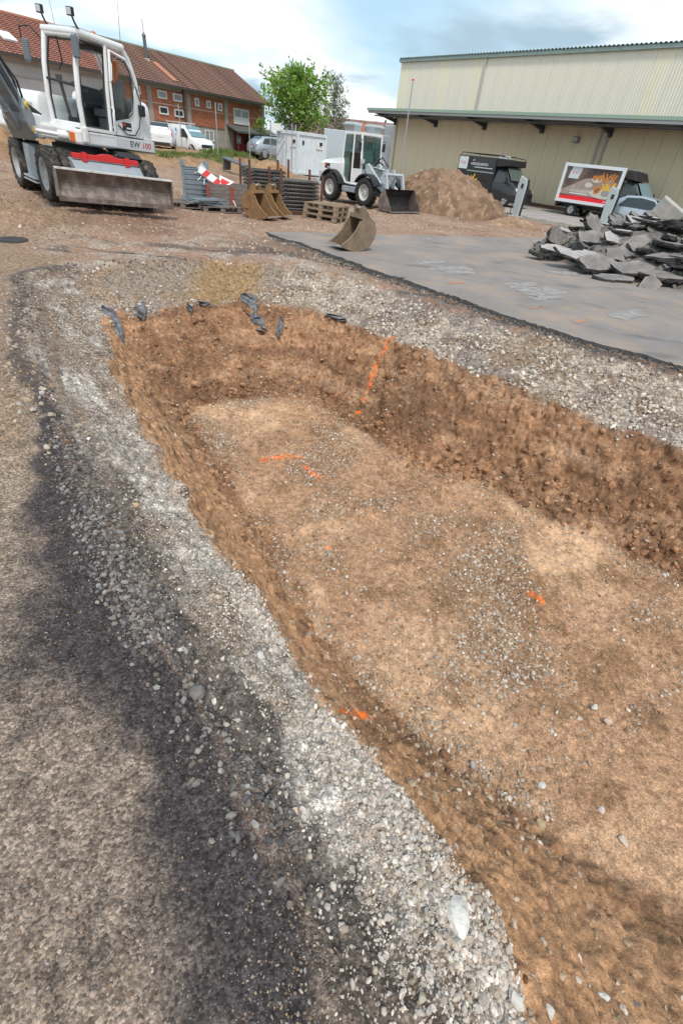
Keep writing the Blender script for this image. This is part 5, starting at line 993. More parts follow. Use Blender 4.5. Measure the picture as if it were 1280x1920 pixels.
# stacked dark panels between rusty posts
pmesh = None
def panel_unit():
    b = MB(); b.box(-.46, .46, -.62, .62, .048, .08); b.box(-.40, .40, -.56, .56, .0, .048)
    for k in range(10):
        y = -.55 + k * .118; b.add([(.401, y, .006), (.455, y + .03, .006), (.455, y + .075, .047), (.401, y + .045, .047)], [(0, 1, 2, 3)]); b.add([(.10, y, .081), (.44, y + .05, .081), (.44, y + .075, .092), (.10, y + .025, .092)], [(0, 1, 2, 3), (3, 2, 1, 0)])
    for x in (-.30, .30): b.box(x - .15, x + .15, -.66, -.561, .004, .047); b.box(x - .15, x + .15, .561, .66, .004, .047)
    return b.mesh('slab_panel', panel_m)
pun = panel_unit()
ORD = ['lowest', 'second lowest', 'third lowest', 'fourth lowest', 'fifth lowest', 'sixth lowest', 'seventh lowest', 'eighth lowest']
def rack(loc, rz, n, label, plabel, group, ph, wid=1.0):
    z0 = gz(loc[0], loc[1]); r_ = empty('panel_rack', (loc[0], loc[1], z0), rz, label, 'rack')
    for x in (-.5, .5):
        for y in (-.72, 0.0 if False else .72): MB().box(x - .03, x + .03, y - .03, y + .03, 0, ph + random.uniform(-.05, .1)).build('post', rust_m, r_)
        MB().box(x - .025, x + .025, -.69, .69, .04, .10).build('rail', rust_m, r_)
    for y in (-.72, .72): MB().box(-.47, .47, y - .03, y + .03, .05, .11).build('cross_rail', rust_m, r_)
    for i in range(n):
        o = inst('slab_panel', pun); o.matrix_world = TM((loc[0], loc[1], z0 + .105 + i * .105)) @ Matrix.Rotation(rz + random.gauss(0, .025), 4, 'Z'); o.scale = (.9, .98, 1.0) if False else (1, 1, 1)
        tag(o, ('topmost' if i == n - 1 else ORD[i]) + ' ' + plabel, 'panel', group)
rack((-2.72, 18.35), R(-58), 8, 'rusty post rack of dark panels behind the pallet stack', 'dark ribbed panel in the rack beside the pallet stack', 'panels in the near rack', 1.15)
rack((-4.15, 20.3), R(-58), 9, 'rusty post rack of dark panels behind the two rusty buckets', 'dark ribbed panel in the rack behind the rusty buckets', 'panels in the far rack', 1.3)
# excavator buckets
def bucket(name, loc, rz, wd, sc, m, label, teeth=4, ry=0.0):
    o = empty(name, loc, rz, label, 'bucket', 'excavator buckets'); o.scale = (sc, sc, sc); o.rotation_euler = (0, ry, rz)
    # side profile: lip to the front (+x), round belly, hinge on top
    outer = [(.62, .10), (.40, .03), (.15, .0), (-.10, .02), (-.30, .12), (-.42, .30), (-.46, .48), (-.40, .58)]
    side = outer + [(-.10, .78), (.02, .80), (.05, .66), (.16, .45), (.34, .26)]
    h = wd / 2
    for y in (-h, h):
        s_ = MB().prism(side, 'y', y - .014, y + .014).build('side_plate', m, o)
        MB().prism([(.60, .11), (.34, .27), (.17, .46), (.06, .67), (.09, .68), (.20, .48), (.37, .30), (.62, .145)], 'y', y - .024, y + .024).build('wear_edge', m, s_)
        sg = 1 if y > 0 else -1
        if sg < 0: MB().box(-.30, -.14, y - .045, y - .0145, .28, .34).build('lifting_lug', m, s_); MB().tube([(.02, y - .016, .04), (-.05, y - .016, .2), (-.12, y - .016, .62)], .008, 4).build('weld_seam', rust_m, s_)
    inner = [(x * .955 + .01, z * .95 + .022) for x, z in outer][::-1]
    MB().prism(outer + inner, 'y', -h + .0145, h - .0145).build('shell', m, o)
    MB().prism([(-.40, .56), (-.42, .6), (-.12, .80), (.03, .81), (.04, .72), (-.1, .7)], 'y', -h + .0145, h - .0145).build('top_box', m, o)
    for y in (-.14, .14): MB().prism([(-.46, .50), (-.52, .56), (-.5, .64), (-.3, .76), (-.16, .96), (-.06, 1.0), (.02, .95), (.0, .8), (-.12, .76)], 'y', y - .018, y + .018).build('hinge_plate', m, o, .006)
    MB().cyl((-.07, -.13, .93), (-.07, .13, .93), .035).cyl((-.46, -.13, .58), (-.46, .13, .58), .03).build('pin', tooth_m, o)
    for k in range(teeth):
        y = -h + .04 + (wd - .08) * k / (teeth - 1); MB().loft([[(.56, y - .03, .07), (.56, y + .03, .07), (.56, y + .03, .13), (.56, y - .03, .13)], [(.76, y - .018, .115), (.76, y + .018, .115), (.76, y + .018, .13), (.76, y - .018, .13)]], True, False).build('tooth', tooth_m, o)
    return o
bucket('digging_bucket', (-0.42, 12.42, 0.0), R(218), .58, .88, btan_m, 'dusty toothed bucket standing alone on the asphalt')
bucket('ditching_bucket', (-3.45, 15.95, gz(-3.4, 15.9)), R(-24), .62, .86, brust_m, 'rusty bucket nearest the camera beside the timber crate', 4)
bucket('digging_bucket', (-3.12, 16.62, gz(-3, 16.4)), R(-24), .52, .86, brust_m, 'rusty bucket with teeth tucked behind the nearer rusty bucket', 4)
# small loose things on the lot
o = MB().lathe([(0, .03), (.20, .035), (.26, .05), (.30, .05), (.32, .02), (.33, -.05)], 28, 'z').build('manhole_cover', bit_m); p_ = hit(24, 450); o.scale = (.8, .8, .5); o.location = (p_[0], p_[1], p_[2] - .005); tag(o, 'dark round cover half buried in the dirt near the left edge', 'cover')
p_ = gp(455, 303, .45)
o = MB().box(-.9, .9, -.3, .3, 0, .06).box(-.8, -.7, -.25, .25, -.5, 0).box(.7, .8, -.25, .25, -.5, 0).build('steel_trestle', mat('sheet_dark', (.10, .11, .12), .5)); o.location = (-8.0, 31.5, .75); o.rotation_euler = (0, R(8), R(-35)); tag(o, 'long dark steel trestle lying below the grass bank', 'trestle')

# ---------------------------------------------------------------- heaps of soil
heap_m = mat('heap_soil', (0.3, 0.2, 0.1), 0.95, attr='Col', col2=(0.6, 0.55, 0.5), nscale=25, lo=0.4, hi=0.65, bump=0.6, bscale=18)
def heap(name, label, c, rx, ry, h, rz, seed, cols, pw_=1.3, nx=150, ny=110, lump=0.16):
    u, v_ = np.meshgrid(np.linspace(-1.15, 1.15, nx), np.linspace(-1.15, 1.15, ny)); rr = np.sqrt(u * u + v_ * v_); x = u * rx; y = v_ * ry
    nn = fbm(x * .9 + seed, y * .9, None, 4, seed); rr2 = rr + 0.14 * nn
    z = h * np.clip(1 - rr2 ** pw_, 0, 1) ** 0.9
    up = (z > 0.02); lm = np.abs(fbm(x * 3.2, y * 3.2, z * 3.2, 4, seed + 5, 0.6)); z = z + up * (lump * lm + .06 * np.abs(fbm(x * 9, y * 9, z * 9, 3, seed + 7))) * ss(0, .3, z) - 0.06 * (1 - ss(0, .05, z))
    ox = x + 0.10 * fbm(x * 4, y * 4, z * 4, 3, seed + 11) * up; oy = y + 0.10 * fbm(x * 4, y * 4, z * 4, 3, seed + 12) * up
    c_, s_ = math.cos(rz), math.sin(rz); X = ox * c_ - oy * s_; Y = ox * s_ + oy * c_
    vs = np.stack([X, Y, z], -1).reshape(-1, 3); idx = np.arange(nx * ny).reshape(ny, nx); q = np.stack([idx[:-1, :-1], idx[:-1, 1:], idx[1:, 1:], idx[1:, :-1]], -1).reshape(-1, 4)
    m = bpy.data.meshes.new(name); m.from_pydata(vs.tolist(), [], q.tolist()); m.polygons.foreach_set('use_smooth', [True] * len(q)); m.materials.append(heap_m)
    nz2 = fbm(x * 2.6, y * 2.6, z * 2.6, 4, seed + 20); k = ss(-.25, .35, nz2); CC = np.ones((ny, nx, 4), np.float32); CC[..., :3] = np.array(cols[0]) * (1 - k[..., None]) + np.array(cols[1]) * k[..., None]
    k2 = ss(.25, .5, fbm(x * 6, y * 6, None, 3, seed + 30)); CC[..., :3] = CC[..., :3] * (1 - k2[..., None]) + np.array(cols[2]) * k2[..., None]
    a_ = m.color_attributes.new('Col', 'FLOAT_COLOR', 'POINT'); a_.data.foreach_set('color', CC.ravel())
    o = bpy.data.objects.new(name, m); COL.objects.link(o); o.location = c; return tag(o, label, 'soil heap')
heap('soil_heap', 'large rough brown soil heap between the loader and the black van', (2.95, 25.7, -0.03), 3.05, 2.15, 1.56, R(-14), 3, ((.31, .20, .13), (.19, .12, .075), (.40, .28, .19)), 1.8, 220, 160, lump=.24)
heap('soil_heap', 'small smooth tan soil heap before the white container', (-6.3, 32.5, 0.0), 1.7, 1.3, 1.0, 0, 8, ((.40, .25, .14), (.33, .20, .11), (.44, .3, .18)), 1.5, 90, 70, .08)
heap('soil_heap', 'low spread of crumbly soil at the foot of the large heap', (5.6, 22.9, -0.03), 1.5, .8, .3, R(35), 15, ((.36, .235, .15), (.26, .165, .105), (.46, .34, .23)), 1.2, 80, 60, .12)

# ---------------------------------------------------------------- heap of broken asphalt slabs
slab_top = mat('slab_top', (0.145, 0.132, 0.128), 0.9, col2=(0.28, 0.25, 0.232), nscale=3.5, lo=0.35, hi=0.7, bump=0.3, bscale=60, detail=7)
slab_pale = mat('slab_pale', (0.30, 0.285, 0.28), 0.9, col2=(0.48, 0.445, 0.43), nscale=3, lo=0.35, hi=0.7, bump=0.3, bscale=60, detail=7)
slab_dark = mat('slab_rough', (0.12, 0.108, 0.10), 0.95, col2=(0.22, 0.195, 0.175), nscale=9, lo=0.4, hi=0.7, bump=1.0, bscale=40)
def slab_mesh(seed, wx, wy, th, mt):
    rg = random.Random(seed); k = rg.randint(5, 7); b = MB(); ang = sorted((i + rg.uniform(-.3, .3)) * 2 * math.pi / k for i in range(k)); cor = [(wx / 2 * math.cos(t) * rg.uniform(.85, 1.15), wy / 2 * math.sin(t) * rg.uniform(.85, 1.15)) for t in ang]
    rim_ = []
    for i in range(k):
        p, q = cor[i], cor[(i + 1) % k]; m_ = max(3, int(math.dist(p, q) / .09))
        for j in range(m_): f_ = j / m_; rim_.append((p[0] + (q[0] - p[0]) * f_ + rg.gauss(0, .012), p[1] + (q[1] - p[1]) * f_ + rg.gauss(0, .012)))
    n = len(rim_); cur = rg.uniform(-.04, .04)
    def zt(x, y): return cur * (x * x - y * y)
    b.cur = 0; b.add([(x, y, th + zt(x, y)) for x, y in rim_], [tuple(range(n))]); b.cur = 1
    r1 = [(x * 1.02 + rg.gauss(0, .018), y * 1.02 + rg.gauss(0, .018), th * rg.uniform(.35, .7) + zt(x, y)) for x, y in rim_]; r0 = [(x * .93 + rg.gauss(0, .025), y * .93 + rg.gauss(0, .025), rg.uniform(-.03, .02)) for x, y in rim_]
    b.add([(x, y, th + zt(x, y)) for x, y in rim_] + r1 + r0, [(n + i, n + (i + 1) % n, (i + 1) % n, i) for i in range(n)] + [(2 * n + i, 2 * n + (i + 1) % n, n + (i + 1) % n, n + i) for i in range(n)]); b.add(r0, [tuple(range(n))[::-1]])
    return b.mesh('asphalt_slab', [mt, bit_m])
def hslab(x, y):                            # height of the heap
    dx, dy = (x - 8.6) / 4.0, (y - 15.6) / 4.2; return 1.45 * max(0, 1 - (abs(dx) ** 1.6 + abs(dy) ** 1.6)) ** .8
core = MB(); g_ = 34; vs = []
random.seed(9)
for j in range(g_):
    for i in range(g_):
        x = 4.2 + 9.4 * i / (g_ - 1); y = 11.0 + 9.2 * j / (g_ - 1); vs.append((x + random.gauss(0, .05), y + random.gauss(0, .05), hslab(x, y) * .72 - .06 + (random.uniform(0, .12) if hslab(x, y) > .05 else -0.02)))
core.add(vs, [(j * g_ + i, j * g_ + i + 1, (j + 1) * g_ + i + 1, (j + 1) * g_ + i) for j in range(g_ - 1) for i in range(g_ - 1)])
tag(core.build('asphalt_rubble', slab_dark), 'dark asphalt crumbs filling the heap of broken slabs', 'rubble', kind='stuff')
SLABS = [  # px, py, distance, size x, size y, thickness, turn, tilt, tilt axis turn, material, label
 (1040, 437, 14.9, .62, .55, .3, 10, 52, -70, slab_dark, 'upright rough dark asphalt lump at the left end of the slab heap'),
 (1042, 466, 14.3, 1.0, .55, .14, 20, 14, -60, slab_pale, 'whitish asphalt slab lying low at the left end of the heap'),
 (1075, 478, 13.3, 1.15, .6, .12, 15, 18, -40, slab_pale, 'pale flat slab in front at the left foot of the heap'),
 (1110, 415, 15.6, .75, .6, .16, 40, 50, -50, slab_top, 'slab standing steeply near the second charging post'),
 (1115, 445, 14.8, 1.5, .6, .16, 28, 24, -65, slab_top, 'long grey slab slanting up to the right on the heap'),
 (1120, 490, 13.0, 1.35, .6, .2, 32, 28, -60, slab_top, 'thick slab with black broken edge low on the heap front'),
 (1175, 445, 14.6, 1.3, .8, .12, 12, 24, -80, slab_pale, 'large whitish slab tilted in the upper middle of the heap'),
 (1165, 475, 13.6, .8, .6, .14, -10, 35, -100, slab_top, 'grey wedge of asphalt in the middle of the heap'),
 (1190, 500, 12.8, 1.25, .7, .16, 8, 20, -95, slab_top, 'wide slab with sandy stain on its top'),
 (1225, 478, 13.6, 1.2, .8, .14, -12, 34, -80, slab_top, 'broad pinkish-grey slab tilted towards the pit'),
 (1250, 515, 12.3, 1.3, .6, .13, 4, 8, -90, slab_top, 'long flat slab low on the right front'),
 (1215, 532, 11.8, .55, .45, .16, 60, 50, -95, slab_top, 'small pointed slab standing at the front foot of the heap'),
 (1150, 520, 12.2, 1.0, .5, .13, 8, 6, -90, slab_top, 'low flat slab at the front foot of the heap'),
 (1205, 420, 15.4, 1.2, .8, .12, 16, 22, -60, slab_pale, 'pale slab near the top of the heap before the silver car'),
 (1240, 440, 14.8, 1.0, .6, .14, -25, 30, -70, slab_top, 'pinkish slab below the grey concrete block'),
 (1272, 500, 12.8, .9, .6, .15, -20, 25, -90, slab_top, 'slab cut by the right edge of the picture, low down'),
 (1275, 455, 14.2, .9, .6, .14, -5, 28, -60, slab_top, 'slab cut by the right edge of the picture, higher up'),
 (1090, 455, 14.4, .5, .4, .14, 60, 30, -30, slab_dark, 'small dark asphalt lump between pale slabs'),
 (1010, 475, 14.2, .5, .4, .12, 0, 12, 0, slab_dark, 'small crumbly lump at the far left foot of the heap')]
for i, (px, py, y, wx, wy, th, tz_, tl_, ta, mt, lab) in enumerate(SLABS):
    p_ = gy(px, py, y); o = inst('asphalt_slab', slab_mesh(100 + i, wx * 1.12, wy, th * .68, mt)); ax = Matrix.Rotation(R(ta), 4, 'Z') @ Vector((0, 1, 0))
    o.matrix_world = Matrix.Translation((p_[0], p_[1], max(p_[2] - th * .6, -.02))) @ Matrix.Rotation(R(tl_), 4, ax.to_3d()) @ Matrix.Rotation(R(tz_), 4, 'Z'); tag(o, lab, 'slab', 'broken asphalt slabs')
random.seed(21); cnt = 0; PCS = {}
def _px(x, y, z):
    v_ = np.array([x, y, z - CAM_H]); return 640 + F_PX * (v_ @ _rt) / (v_ @ _fw)
while cnt < 66:
    x, y = random.uniform(4.4, 12.6), random.uniform(11.2, 19.4); h = hslab(x, y)
    if h < .10: continue
    if _px(x, y, h) > 1370: continue
    cnt += 1; smt = random.choice((slab_top, slab_top, slab_pale, slab_dark)); o = inst('asphalt_slab', slab_mesh(300 + cnt, random.uniform(.5, 1.25), random.uniform(.4, .75), random.uniform(.06, .11), smt))
    PCS.setdefault((smt.name, 'front' if y < 13.4 else 'middle' if y < 15.2 else 'upper' if y < 16.8 else 'rear'), []).append((_px(x, y, h), o))
    g = Vector((hslab(x + .3, y) - hslab(x - .3, y), hslab(x, y + .3) - hslab(x, y - .3), 0)); ax = Vector((g.y, -g.x, 0)); ax = ax.normalized() if ax.length > .01 else Vector((1, 0, 0))
    o.matrix_world = Matrix.Translation((x, y, h * .80 + random.uniform(-.12, .05))) @ Matrix.Rotation(-random.uniform(-.15, .45) * (1 if random.random() < .7 else -1), 4, ax) @ Matrix.Rotation(random.uniform(0, 6.3), 4, 'Z'); tag(o, 'piece of broken asphalt in the heap', 'slab', 'broken asphalt slabs')
ORN = ['leftmost', 'second', 'third', 'fourth', 'fifth', 'sixth', 'seventh', 'eighth', 'ninth', 'tenth', 'eleventh', 'twelfth', 'thirteenth', 'fourteenth', 'fifteenth']
for (mn, row), lst in PCS.items():
    tone = {'slab_top': 'grey-topped', 'slab_pale': 'pale-topped', 'slab_rough': 'rough dark'}[mn]
    for i, (_, o) in enumerate(sorted(lst, key=lambda q: q[0])): o['label'] = f"{ORN[i]} {tone} asphalt piece {'' if i == 0 else 'from the left '}in the {row} part of the slab heap"
rgc = np.random.default_rng(44); xy = rgc.uniform((4.3, 11.2), (11.5, 18.5), (1500, 2)); hh = np.array([hslab(*q) for q in xy]); k_ = (hh > .0) & (rgc.random(1500) < .8); xy, hh = xy[k_], hh[k_]
me_ = stones_mesh('asphalt_rubble', np.column_stack([xy, hh * .68 + rgc.uniform(-.02, .06, len(xy))]), rgc.uniform(.04, .16, len(xy)), np.array(darks)[rgc.integers(0, 3, len(xy))], 1, 3, 45); o = bpy.data.objects.new('asphalt_rubble', me_); COL.objects.link(o); tag(o, 'small dark asphalt fragments between the slabs of the heap', 'rubble', kind='stuff')
p_ = gy(1254, 392, 15.6); o = MB().box(-.35, .35, -.22, .22, -.2, .2).build('concrete_block', mat('block_concrete', (.42, .40, .37), .85, col2=(.33, .31, .28), nscale=5, bump=.3), None, .02); o.matrix_world = Matrix.Translation((p_[0], p_[1], p_[2] - .06)) @ Matrix.Rotation(R(28), 4, 'Y') @ Matrix.Rotation(R(-20), 4, 'Z') @ Matrix.Rotation(R(18), 4, 'X'); tag(o, 'grey concrete block on top of the slab heap', 'block')
o['label'] = 'grey concrete block perched on top of the slab heap'

# ---------------------------------------------------------------- single stones
def rock(px, py, s, colr, label, seed, flat=.8, sub=2, lift=.25):
    p_ = hit(px, py); sh, f = stone_shapes(sub, 1, 10, seed); v_ = sh[0] * s * np.array([1, 1, flat]); v_ = v_ - 0; me_ = bpy.data.meshes.new('stone'); me_.from_pydata(v_.tolist(), [], f.tolist()); me_.polygons.foreach_set('use_smooth', [seed % 5 == 1] * len(f))
    a_ = me_.color_attributes.new('Col', 'FLOAT_COLOR', 'POINT'); a_.data.foreach_set('color', np.tile(np.array([*colr, 1], np.float32), len(v_))); me_.materials.append(stone_m)
    o = bpy.data.objects.new('stone', me_); COL.objects.link(o); o.location = (p_[0], p_[1], p_[2] + s * lift * flat); o.rotation_euler = (random.uniform(-.2, .2), random.uniform(-.2, .2), random.uniform(0, 6)); tag(o, label, 'stone')
Wt, Tn, Pk, Gy = (.60, .57, .52), (.46, .34, .21), (.45, .29, .20), (.42, .41, .41)
for i, q in enumerate([
 (857, 1722, .16, (.72, .69, .64), 'largest white rock on the gravel at the lower right', .65), (848, 1775, .085, Wt, 'white rock touching the lower side of the largest rock', .8), (835, 1790, .06, Wt, 'small white rock left of the two touching white rocks', .9), (765, 1635, .055, Wt, 'squarish white stone on gravel above the largest white rock', .8),
 (488, 1233, .085, Wt, 'pale boulder on the gravel rim left of the orange mark', .8), (528, 1205, .07, (.5, .45, .4), 'dusty stone at the edge of the gravel rim', .7), (567, 1096, .12, Pk, 'round pinkish-brown stone at the foot of the near wall', .9), (650, 1083, .065, Wt, 'white stone right of the pinkish round stone', .8), (626, 1068, .06, Wt, 'white stone in the pebble patch above the pinkish stone', .8),
 (1011, 1550, .11, Tn, 'smooth tan cobble lying alone on the pit floor', .9), (1166, 1577, .10, (.58, .50, .40), 'flat cream cobble near the right edge of the floor', .5), (1124, 1522, .09, (.60, .50, .45), 'pinkish-white stone between the tan and cream cobbles', .8), (1014, 1475, .08, Wt, 'small white stone above the tan cobble', .8), (1113, 1327, .09, Wt, 'upper white stone of the pair right on the floor', .8), (1137, 1354, .085, (.55, .42, .34), 'lower tan stone of the pair right on the floor', .8),
 (886, 1438, .09, Gy, 'grey-white stone in the pebble cluster mid floor', .8), (995, 1850, .10, Wt, 'white broken rock at the lower edge of the gravel', .8), (962, 1872, .075, Wt, 'angular white rock left of the broken rock at the bottom', .9), (1022, 1893, .08, Wt, 'white rock at the bottom right of the broken rock', .7), (1128, 1870, .075, (.6, .58, .55), 'pale stone at the bottom towards the right corner', .7), (1040, 1785, .07, Tn, 'tan stone on the soil above the bottom white rocks', .7),
 (255, 948, .075, (.52, .36, .20), 'orange-tan stone on the dark edge of the left rim', .7), (150, 800, .09, (.5, .42, .33), 'pale flat stone on the dirt left of the dark edge', .6), (62, 770, .08, (.42, .36, .30), 'stone on the dirt near the left edge', .6), (729, 484, .13, (.20, .15, .08), 'brown clod lying on the asphalt in front of the bucket', .9), (815, 503, .09, (.48, .40, .16), 'small yellowish stone on the white bay marking', .8),
 (302, 668, .10, (.42, .28, .16), 'round tan cobble stuck in the far wall', .8), (335, 606, .09, Tn, 'cobble under the torn fabric of the far wall', .8), (300, 1150, .11, (.20, .185, .18), 'large dark grey asphalt lump on the left rim', .6), (372, 1300, .11, (.19, .175, .17), 'long dark asphalt chunk on the left rim', .6), (1243, 1080, .11, Wt, 'white stone at the far right of the floor edge', .7), (1100, 1012, .10, Tn, 'tan stone at the foot of the right wall', .8)]):
    rock(q[0], q[1], q[2] * .82, *q[3:5], 500 + i, q[5])
# ---------------------------------------------------------------- torn geotextile
fab_m = mat('geotextile', (0.10, 0.105, 0.115), 0.85, col2=(0.26, 0.265, 0.28), nscale=12, lo=0.4, hi=0.7, bump=0.3)
def fabric(pts, wd, label, seed):
    random.seed(seed); P = []
    for px, py in pts:
        q = hit(px, py); n_ = np.array([0, 0, CAM_H]) - q; n_ /= np.linalg.norm(n_); P.append(Vector(q + n_ * .06))
    b = MB(); n = len(P); rows = []
    for i, p in enumerate(P):
        d = (P[min(i + 1, n - 1)] - P[max(i - 1, 0)]).normalized(); view = (Vector((0, 0, CAM_H)) - p).normalized(); s_ = d.cross(view).normalized(); w_ = wd[i] * .85
        rows.append([p + s_ * w_ * u + view * (.05 * math.sin(u * 9 + i * 1.7) + .03 * random.random()) + d * random.uniform(-.05, .05) for u in np.linspace(-.5, .5, 6)])
    vs = [tuple(v_) for r_ in rows for v_ in r_]; b.add(vs, [(i * 6 + k, i * 6 + k + 1, (i + 1) * 6 + k + 1, (i + 1) * 6 + k) for i in range(n - 1) for k in range(5)], False); o = b.build('fabric_scrap', fab_m); sd2 = o.modifiers.new('solid', 'SOLIDIFY'); sd2.thickness = .006; tag(o, label, 'fabric', 'torn geotextile in the pit wall')
fabric([(450, 560), (470, 570), (476, 590), (480, 604)], [.3, .42, .2, .06], 'wide torn grey fabric flap at the top right of the far wall', 1)
fabric([(472, 596), (482, 606), (496, 618)], [.1, .34, .08], 'folded fabric flap hanging below the wide torn flap', 2)
fabric([(523, 590), (526, 605), (525, 620), (523, 634)], [.04, .16, .12, .02], 'narrow pointed fabric strip at the right corner of the far wall', 3)
fabric([(258, 572), (266, 585), (269, 598)], [.3, .2, .03], 'grey fabric tatter near the left end of the far wall', 4)
fabric([(185, 574), (205, 590), (220, 612), (230, 640)], [.1, .26, .18, .04], 'long dark fabric strip at the left corner of the far wall', 5)
fabric([(372, 568), (386, 573), (394, 570)], [.08, .14, .06], 'small fabric tatter in the middle of the far wall', 6)
fabric([(352, 574), (358, 580), (357, 586)], [.1, .1, .02], 'tiny fabric tip left of the small tatter', 7)
fabric([(610, 590), (630, 596), (648, 598)], [.05, .12, .04], 'dark fabric edge below the gravel right of the corner', 9)
# ---------------------------------------------------------------- vehicles
vwhite = mat('car_white', (0.74, 0.77, 0.79), 0.25, coat=0.5); vblack = mat('car_black', (0.016, 0.018, 0.020), 0.25, coat=0.5); vsilver = mat('car_silver', (0.42, 0.47, 0.52), 0.3, 0.5, coat=0.4)
cglass = mat('car_glass', (0.035, 0.05, 0.055), 0.05); sglass = mat('windscreen_glass', (0.16, 0.26, 0.29), 0.06); ctyre = mat('car_tyre', (0.02, 0.02, 0.021), 0.8); alloy = mat('alloy', (0.50, 0.51, 0.52), 0.35, 0.6); lampw = mat('lamp_white', (0.7, 0.72, 0.74), 0.1); lampr = mat('lamp_red', (0.5, 0.02, 0.03), 0.2)
plate_m = mat('number_plate', (0.7, 0.7, 0.68), 0.5)
def cwheel(r, wd):
    b = MB(); b.lathe([(r * .62, -wd / 2), (r * .95, -wd / 2), (r, -wd / 2 + .03), (r, wd / 2 - .03), (r * .95, wd / 2), (r * .62, wd / 2)], 24); t = b.mesh('wheel', ctyre)
    b = MB(); b.lathe([(r * .66, -wd / 2 + .005), (r * .6, -wd / 2 - .01), (r * .55, -wd / 2 + .05), (r * .2, -wd / 2 + .03), (.0, -wd / 2 + .01)], 24)
    for k in range(5):
        t_ = 2 * math.pi * k / 5; b.prism([(r * .15 * math.cos(t_ + 1.2), r * .15 * math.sin(t_ + 1.2)), (r * .6 * math.cos(t_ + .2), r * .6 * math.sin(t_ + .2)), (r * .6 * math.cos(t_ - .2), r * .6 * math.sin(t_ - .2)), (r * .15 * math.cos(t_ - 1.2), r * .15 * math.sin(t_ - 1.2))], 'y', -wd / 2 - .012, -wd / 2 + .04)
    return t, b.mesh('rim', alloy)
WH = {}
def wheels(o, xs, hw, r, wd=.2, arch=True):
    if (r, wd) not in WH: WH[(r, wd)] = cwheel(r, wd)
    t, rm = WH[(r, wd)]
    for x in xs:
        for sg in (-1, 1):
            w_ = inst('wheel', t, o, Matrix.Translation((x, sg * (hw - wd / 2 + .01), r)) @ Matrix.Rotation(0 if sg < 0 else math.pi, 4, 'Z')); inst('rim', rm, w_)
            if arch: MB().lathe([(r * 1.02, -.015), (r * 1.16, -.015), (r * 1.18, .0), (r * 1.16, .03)], 24).build('wheel_arch', black_m, o).matrix_local = Matrix.Translation((x, sg * (hw + .005), r)) @ Matrix.Rotation(0 if sg < 0 else math.pi, 4, 'Z')
def body(o, st, m, name='body', bev=.0):
    # stations along x: (x, z_low, z_belt, z_top, half width low, half width belt, half width top)
    rings = []
    for (x, zl, zb, zt, wl, wb, wt) in st:
        half = [(wl, zl), (wb, zl + (zb - zl) * .35), (wb, zb), (wt + (wb - wt) * .35, zb + (zt - zb) * .55), (wt, zt - (zt - zb) * .08), (wt * .8, zt)]
        rings.append([(x, y, z) for y, z in half] + [(x, -y, z) for y, z in half[::-1]])
    return MB().loft(rings).build(name, m, o, bev)
def strip(o, name, m, pts, off):   # polygon on both flanks: pts (x, y, z) for the right flank, mirrored
    for sg in (-1, 1): MB().add([(x, sg * (y + off), z) for x, y, z in pts], [tuple(range(len(pts)))]).build(name, m, o)
HD_W = math.atan2(-D_W[1], -D_W[0])
# -- white delivery van on the bank
vz = .42
vp = gy(362, 291, 47.0)
VAN = empty('delivery_van', (vp[0] - .6, vp[1] + 1.0, vz), R(-32), 'white delivery van with roof rack parked before the brick building', 'van')
stv = [(2.22, .40, .62, .72, .55, .72, .6), (2.12, .28, .72, .92, .80, .86, .72), (1.9, .24, .86, 1.04, .86, .90, .78), (1.35, .24, .96, 1.12, .88, .91, .80), (.85, .24, 1.0, 1.58, .88, .92, .74), (.45, .24, 1.0, 1.80, .88, .92, .72), (-.1, .24, 1.0, 1.86, .88, .92, .74), (-1.9, .26, 1.0, 1.86, .88, .92, .76), (-2.12, .32, 1.0, 1.80, .84, .90, .74), (-2.2, .45, 1.0, 1.66, .78, .86, .7)]
body(VAN, stv, vwhite)
wheels(VAN, (1.42, -1.4), .90, .32)
strip(VAN, 'door_window', cglass, [(1.05, .885, 1.08), (.12, .90, 1.06), (.12, .80, 1.62), (.55, .79, 1.60), (.95, .855, 1.25)], .012)
MB().add([(1.33, -.76, 1.14), (1.33, .76, 1.14), (.52, .66, 1.78), (.52, -.66, 1.78)], [(0, 1, 2, 3)]).build('windscreen', sglass, VAN).location = (.02, 0, .035)
MB().box(2.16, 2.235, -.55, .55, .52, .74).build('grille', black_m, VAN, .02); MB().box(2.1, 2.2, -.7, .7, .30, .44).build('bumper', black_m, VAN, .03)
for sg in (-1, 1): MB().prism([(1.75, .80), (2.13, .68), (2.17, .78), (1.95, .92), (1.72, .94)], 'y', sg * .80 - .05, sg * .80 + .05).build('head_lamp', lampw, VAN, .01); MB().cb((1.0, sg * 1.02, 1.12), (.10, .18, .2)).build('mirror', black_m, VAN, .03)
MB().box(2.236, 2.245, -.26, .26, .40, .50).build('number_plate', plate_m, VAN)
strip(VAN, 'blue_stripe', mat('blue_print', (.03, .25, .60), .4), [(-.62, .905, .45), (-.42, .905, .45), (-.30, .905, 1.0), (-.36, .80, 1.62), (-.50, .80, 1.62), (-.45, .905, 1.0)], .016)
strip(VAN, 'door_seam', dgrey, [(.06, .93, .35), (.075, .93, .35), (.09, .80, 1.7), (.075, .80, 1.7)], .008)
b = MB()
for y in (-.6, .6): b.tube([(-1.9, y, 1.98), (.2, y, 1.98)], .03)
for x in (-1.7, -1.0, -.3, .15): b.tube([(x, -.6, 1.98), (x, .6, 1.98)], .025); b.cyl((x, -.6, 1.84), (x, -.6, 1.98), .02); b.cyl((x, .6, 1.84), (x, .6, 1.98), .02)
b.build('roof_rack', mat('rack_pale', (.6, .55, .58), .4), VAN)
